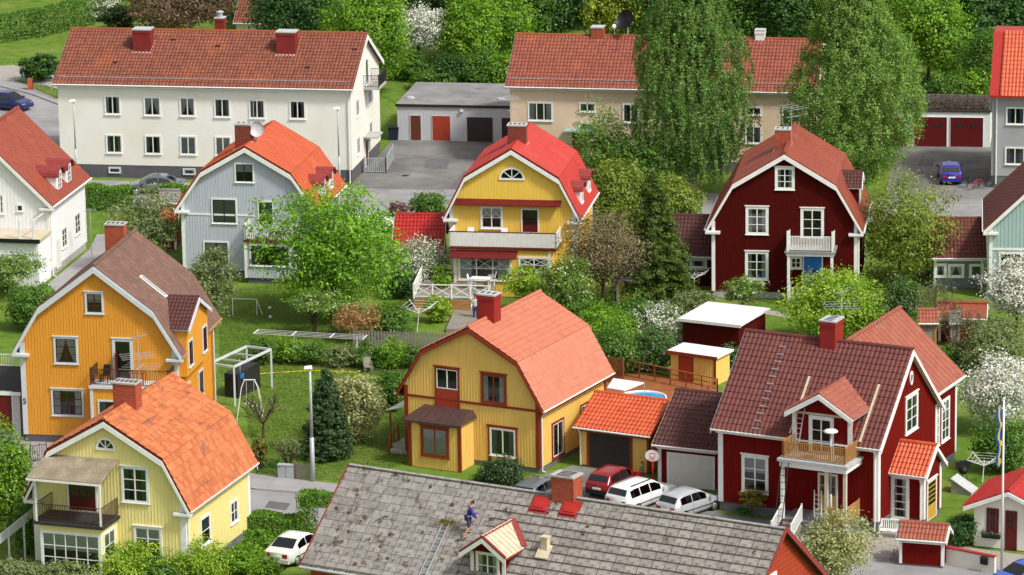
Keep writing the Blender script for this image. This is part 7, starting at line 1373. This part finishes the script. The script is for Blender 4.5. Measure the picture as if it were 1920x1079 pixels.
a_ = RH.hit('L', 1507, 800)[0]; zt_ = RH.hit('porch', 1525, 868)[1]; ladder('aluminium ladder leaning on the red house dormer', w(RH, 'L', a_-.1, -1.15, zt_+.06), w(RH, 'L', a_+.1, -.56, zt_+2.5), .38, 'galv', 9, sd)
a_ = RH.hit('porch', 1472, 930)[0]; ladder('dark ladder leaning against the red house porch', w(RH, 'L', a_-.1, -3.0, .02), w(RH, 'L', a_+.1, -2.32, zt_-.1), .42, 'metal_dark', 11, sd)
a_ = RH.hit('porch', 1512, 940)[0]; q = w(RH, 'L', a_+.3, -1.2, .75); o = ladder('white stepladder standing on the red house porch', q, q+Vector((0, .15, 1.5)), .42, 'white_plastic', 6, sd, 'stepladder')
for k in (-1, 1): MB().bar(Vector((0, .15, 1.5))+sd.normalized()*.2*k, Vector((0, .75, 0))+sd.normalized()*.22*k, .035).build('back_leg', 'white_plastic', o)
def onslate(px, py, e=.1): q = SH.slopehit(0, px, py); return Matrix.Rotation(SH.yaw, 3, 'Z') @ (q+Vector((-tz_s, 0, tu_s))*e)+Vector((SH.x, SH.y, 0))
(_p, _q) = SH.prof[0], SH.prof[1]; _l = math.hypot(_q[0]-_p[0], _q[1]-_p[1]); tu_s, tz_s = (_q[0]-_p[0])/_l, (_q[1]-_p[1])/_l; sl_ = Matrix.Rotation(SH.yaw, 3, 'Z') @ Vector((0, 1, 0))
ladder('aluminium roof ladder lying on the grey slate roof', onslate(793, 1084, .16), onslate(838, 985, .16), .36, 'galv', 14, sl_, 'roof_ladder')
o = thing('leaf_pile', 'clump of moss and twigs at the top of the roof ladder', 'debris', onslate(842, 982, .06)); rg = np.random.default_rng(3); C = rg.normal(0, 1, (300, 3))*np.array([.3, .2, .05])+np.array([0, 0, .06]); obj('moss', leaf_mesh('moss', C, rg.normal(size=(300, 3)), np.full(300, .1), rg.random(300), 'l_bronze'), o, kind='stuff')
# cellar hatch and lawn bits right of the red house
A = G(1783, 925); o = thing('cellar_hatch', 'grey sloping cellar hatch behind the red house entry', 'hatch', A, -.47); MB().prism([(0, 0), (1.2, 0), (1.2, .1), (0, .8)], 0, .9).build('cheek_wall', 'concrete', o); MB().hexa([(0, -.08, .82), (1.25, -.08, .12), (1.25, .98, .12), (0, .98, .82)], [(0, -.08, .88), (1.25, -.08, .18), (1.25, .98, .18), (0, .98, .88)]).build('lid', 'lead', o)
sheet('rubber_mat', 'r_blackfelt', [(1792, 868), (1826, 860), (1816, 878), (1794, 882)], .03, .03, kind='structure')
o = thing('kettle_grill', 'black kettle barbecue on the lawn behind the red house', 'barbecue', G(1806, 905)); MB().lathe([(0, .5), (.18, .53), (.27, .65), (.28, .72), (.27, .8), (.16, .93), (0, .96)], 14).build('bowl', 'black', o, True)
for i in range(3): a = i*2.1; MB().bar((.12*math.cos(a), .12*math.sin(a), .56), (.28*math.cos(a), .28*math.sin(a), 0), .03).build('leg', 'metal_dark', o)
o = thing('wheelbarrow', 'red wheelbarrow on the lawn before the dark red house', 'wheelbarrow', G(1414, 612), .4); MB().hexa([(-.3, -.2, .3), (.3, -.15, .35), (.3, .15, .35), (-.3, .2, .3)], [(-.5, -.33, .62), (.5, -.3, .62), (.5, .3, .62), (-.5, .33, .62)]).build('tray', 'plastic_red', o); MB().tube([(.62+.18*math.cos(2*math.pi*i/12), 0, .2+.18*math.sin(2*math.pi*i/12)) for i in range(13)], .03, 6, False).build('wheel', 'rubber', o)
for s in (-1, 1): MB().bar((.6, s*.08, .2), (-1.0, s*.3, .6), .035).build('handle', 'metal_dark', o); MB().bar((-.35, s*.22, .35), (-.38, s*.24, 0), .03).build('leg', 'metal_dark', o)
o = thing('paddling_pool', 'shallow blue paddling pool on the lawn before the dark red house', 'paddling pool', G(1404, 600)); MB().lathe([(0, .03), (.4, .03), (.44, .14), (.5, .16), (.52, .08), (.5, 0)], 18).build('basin', 'plastic_blue', o, True)
o = thing('waste_bin', 'dark grey waste bin at the corner of the grey garage block', 'bin', G(738, 262), 0); MB().hexa([(-.35, -.3, 0), (.35, -.3, 0), (.35, .3, 0), (-.35, .3, 0)], [(-.42, -.36, .95), (.42, -.36, .95), (.42, .36, .95), (-.42, .36, .95)]).build('body', 'cloth_navy', o); MB().box(-.45, -.4, .952, .45, .4, 1.03).build('lid', 'black', o)
# ================================================================== people
q = onslate(880, 1006, .07)
person('person in blue jacket and shorts bending over the slate roof', q, R_(-80), dict(pelvis=(0, -.02, .96), neck=(0, .12, 1.5), head=(0, .24, 1.74), shL=(-.2, .1, 1.43), elL=(-.25, .2, 1.14), wrL=(-.2, .42, .98), shR=(.2, .1, 1.43), elR=(.25, .18, 1.12), wrR=(.2, .4, .94), hpL=(-.1, -.03, .93), knL=(-.14, .14, .56), anL=(-.15, -.05, .18), hpR=(.1, -.03, .92), knR=(.13, -.02, .42), anR=(.14, -.3, -.0), ftL=(-.15, .12, .13), ftR=(.14, -.13, -.06)), 'cloth_blue', 'cloth_short', 'black', 'hair_dark', 3, 2)
STAND = dict(pelvis=(0, 0, .95), neck=(0, 0, 1.46), head=(0, .04, 1.7), shL=(-.19, 0, 1.4), elL=(-.25, .02, 1.12), wrL=(-.24, .14, .9), shR=(.19, 0, 1.4), elR=(.25, .02, 1.12), wrR=(.24, .14, .9), hpL=(-.1, 0, .92), knL=(-.11, .03, .5), anL=(-.12, 0, .08), hpR=(.1, 0, .92), knR=(.11, .02, .5), anR=(.12, -.02, .08))
a0_, a1_, d_ = DR_porch; am = DR.hit('porch', 1525, 520)[0]
person('person in dark jacket and jeans standing at the blue front door', w(DR, 'F', am+.05, -1.1, .45), 2.6, STAND, 'cloth_navy', 'cloth_jean', 'black', 'hair_dark'); person('person in white top standing on the porch of the dark red house', w(DR, 'F', am-.42, -.95, .45), -.9, {**STAND, 'elR': (.3, .1, 1.3), 'wrR': (.35, .3, 1.45)}, 'cloth_white', 'cloth_jean', 'black', 'hair_fair')
sc_ = {k: (v[0]*.72, v[1]*.72, v[2]*.72) for k, v in STAND.items()}; person('person in white shirt standing in the garden before the timber deck', G(892, 602), 2.8, STAND, 'cloth_white', 'cloth_jean', 'black', 'hair_dark')
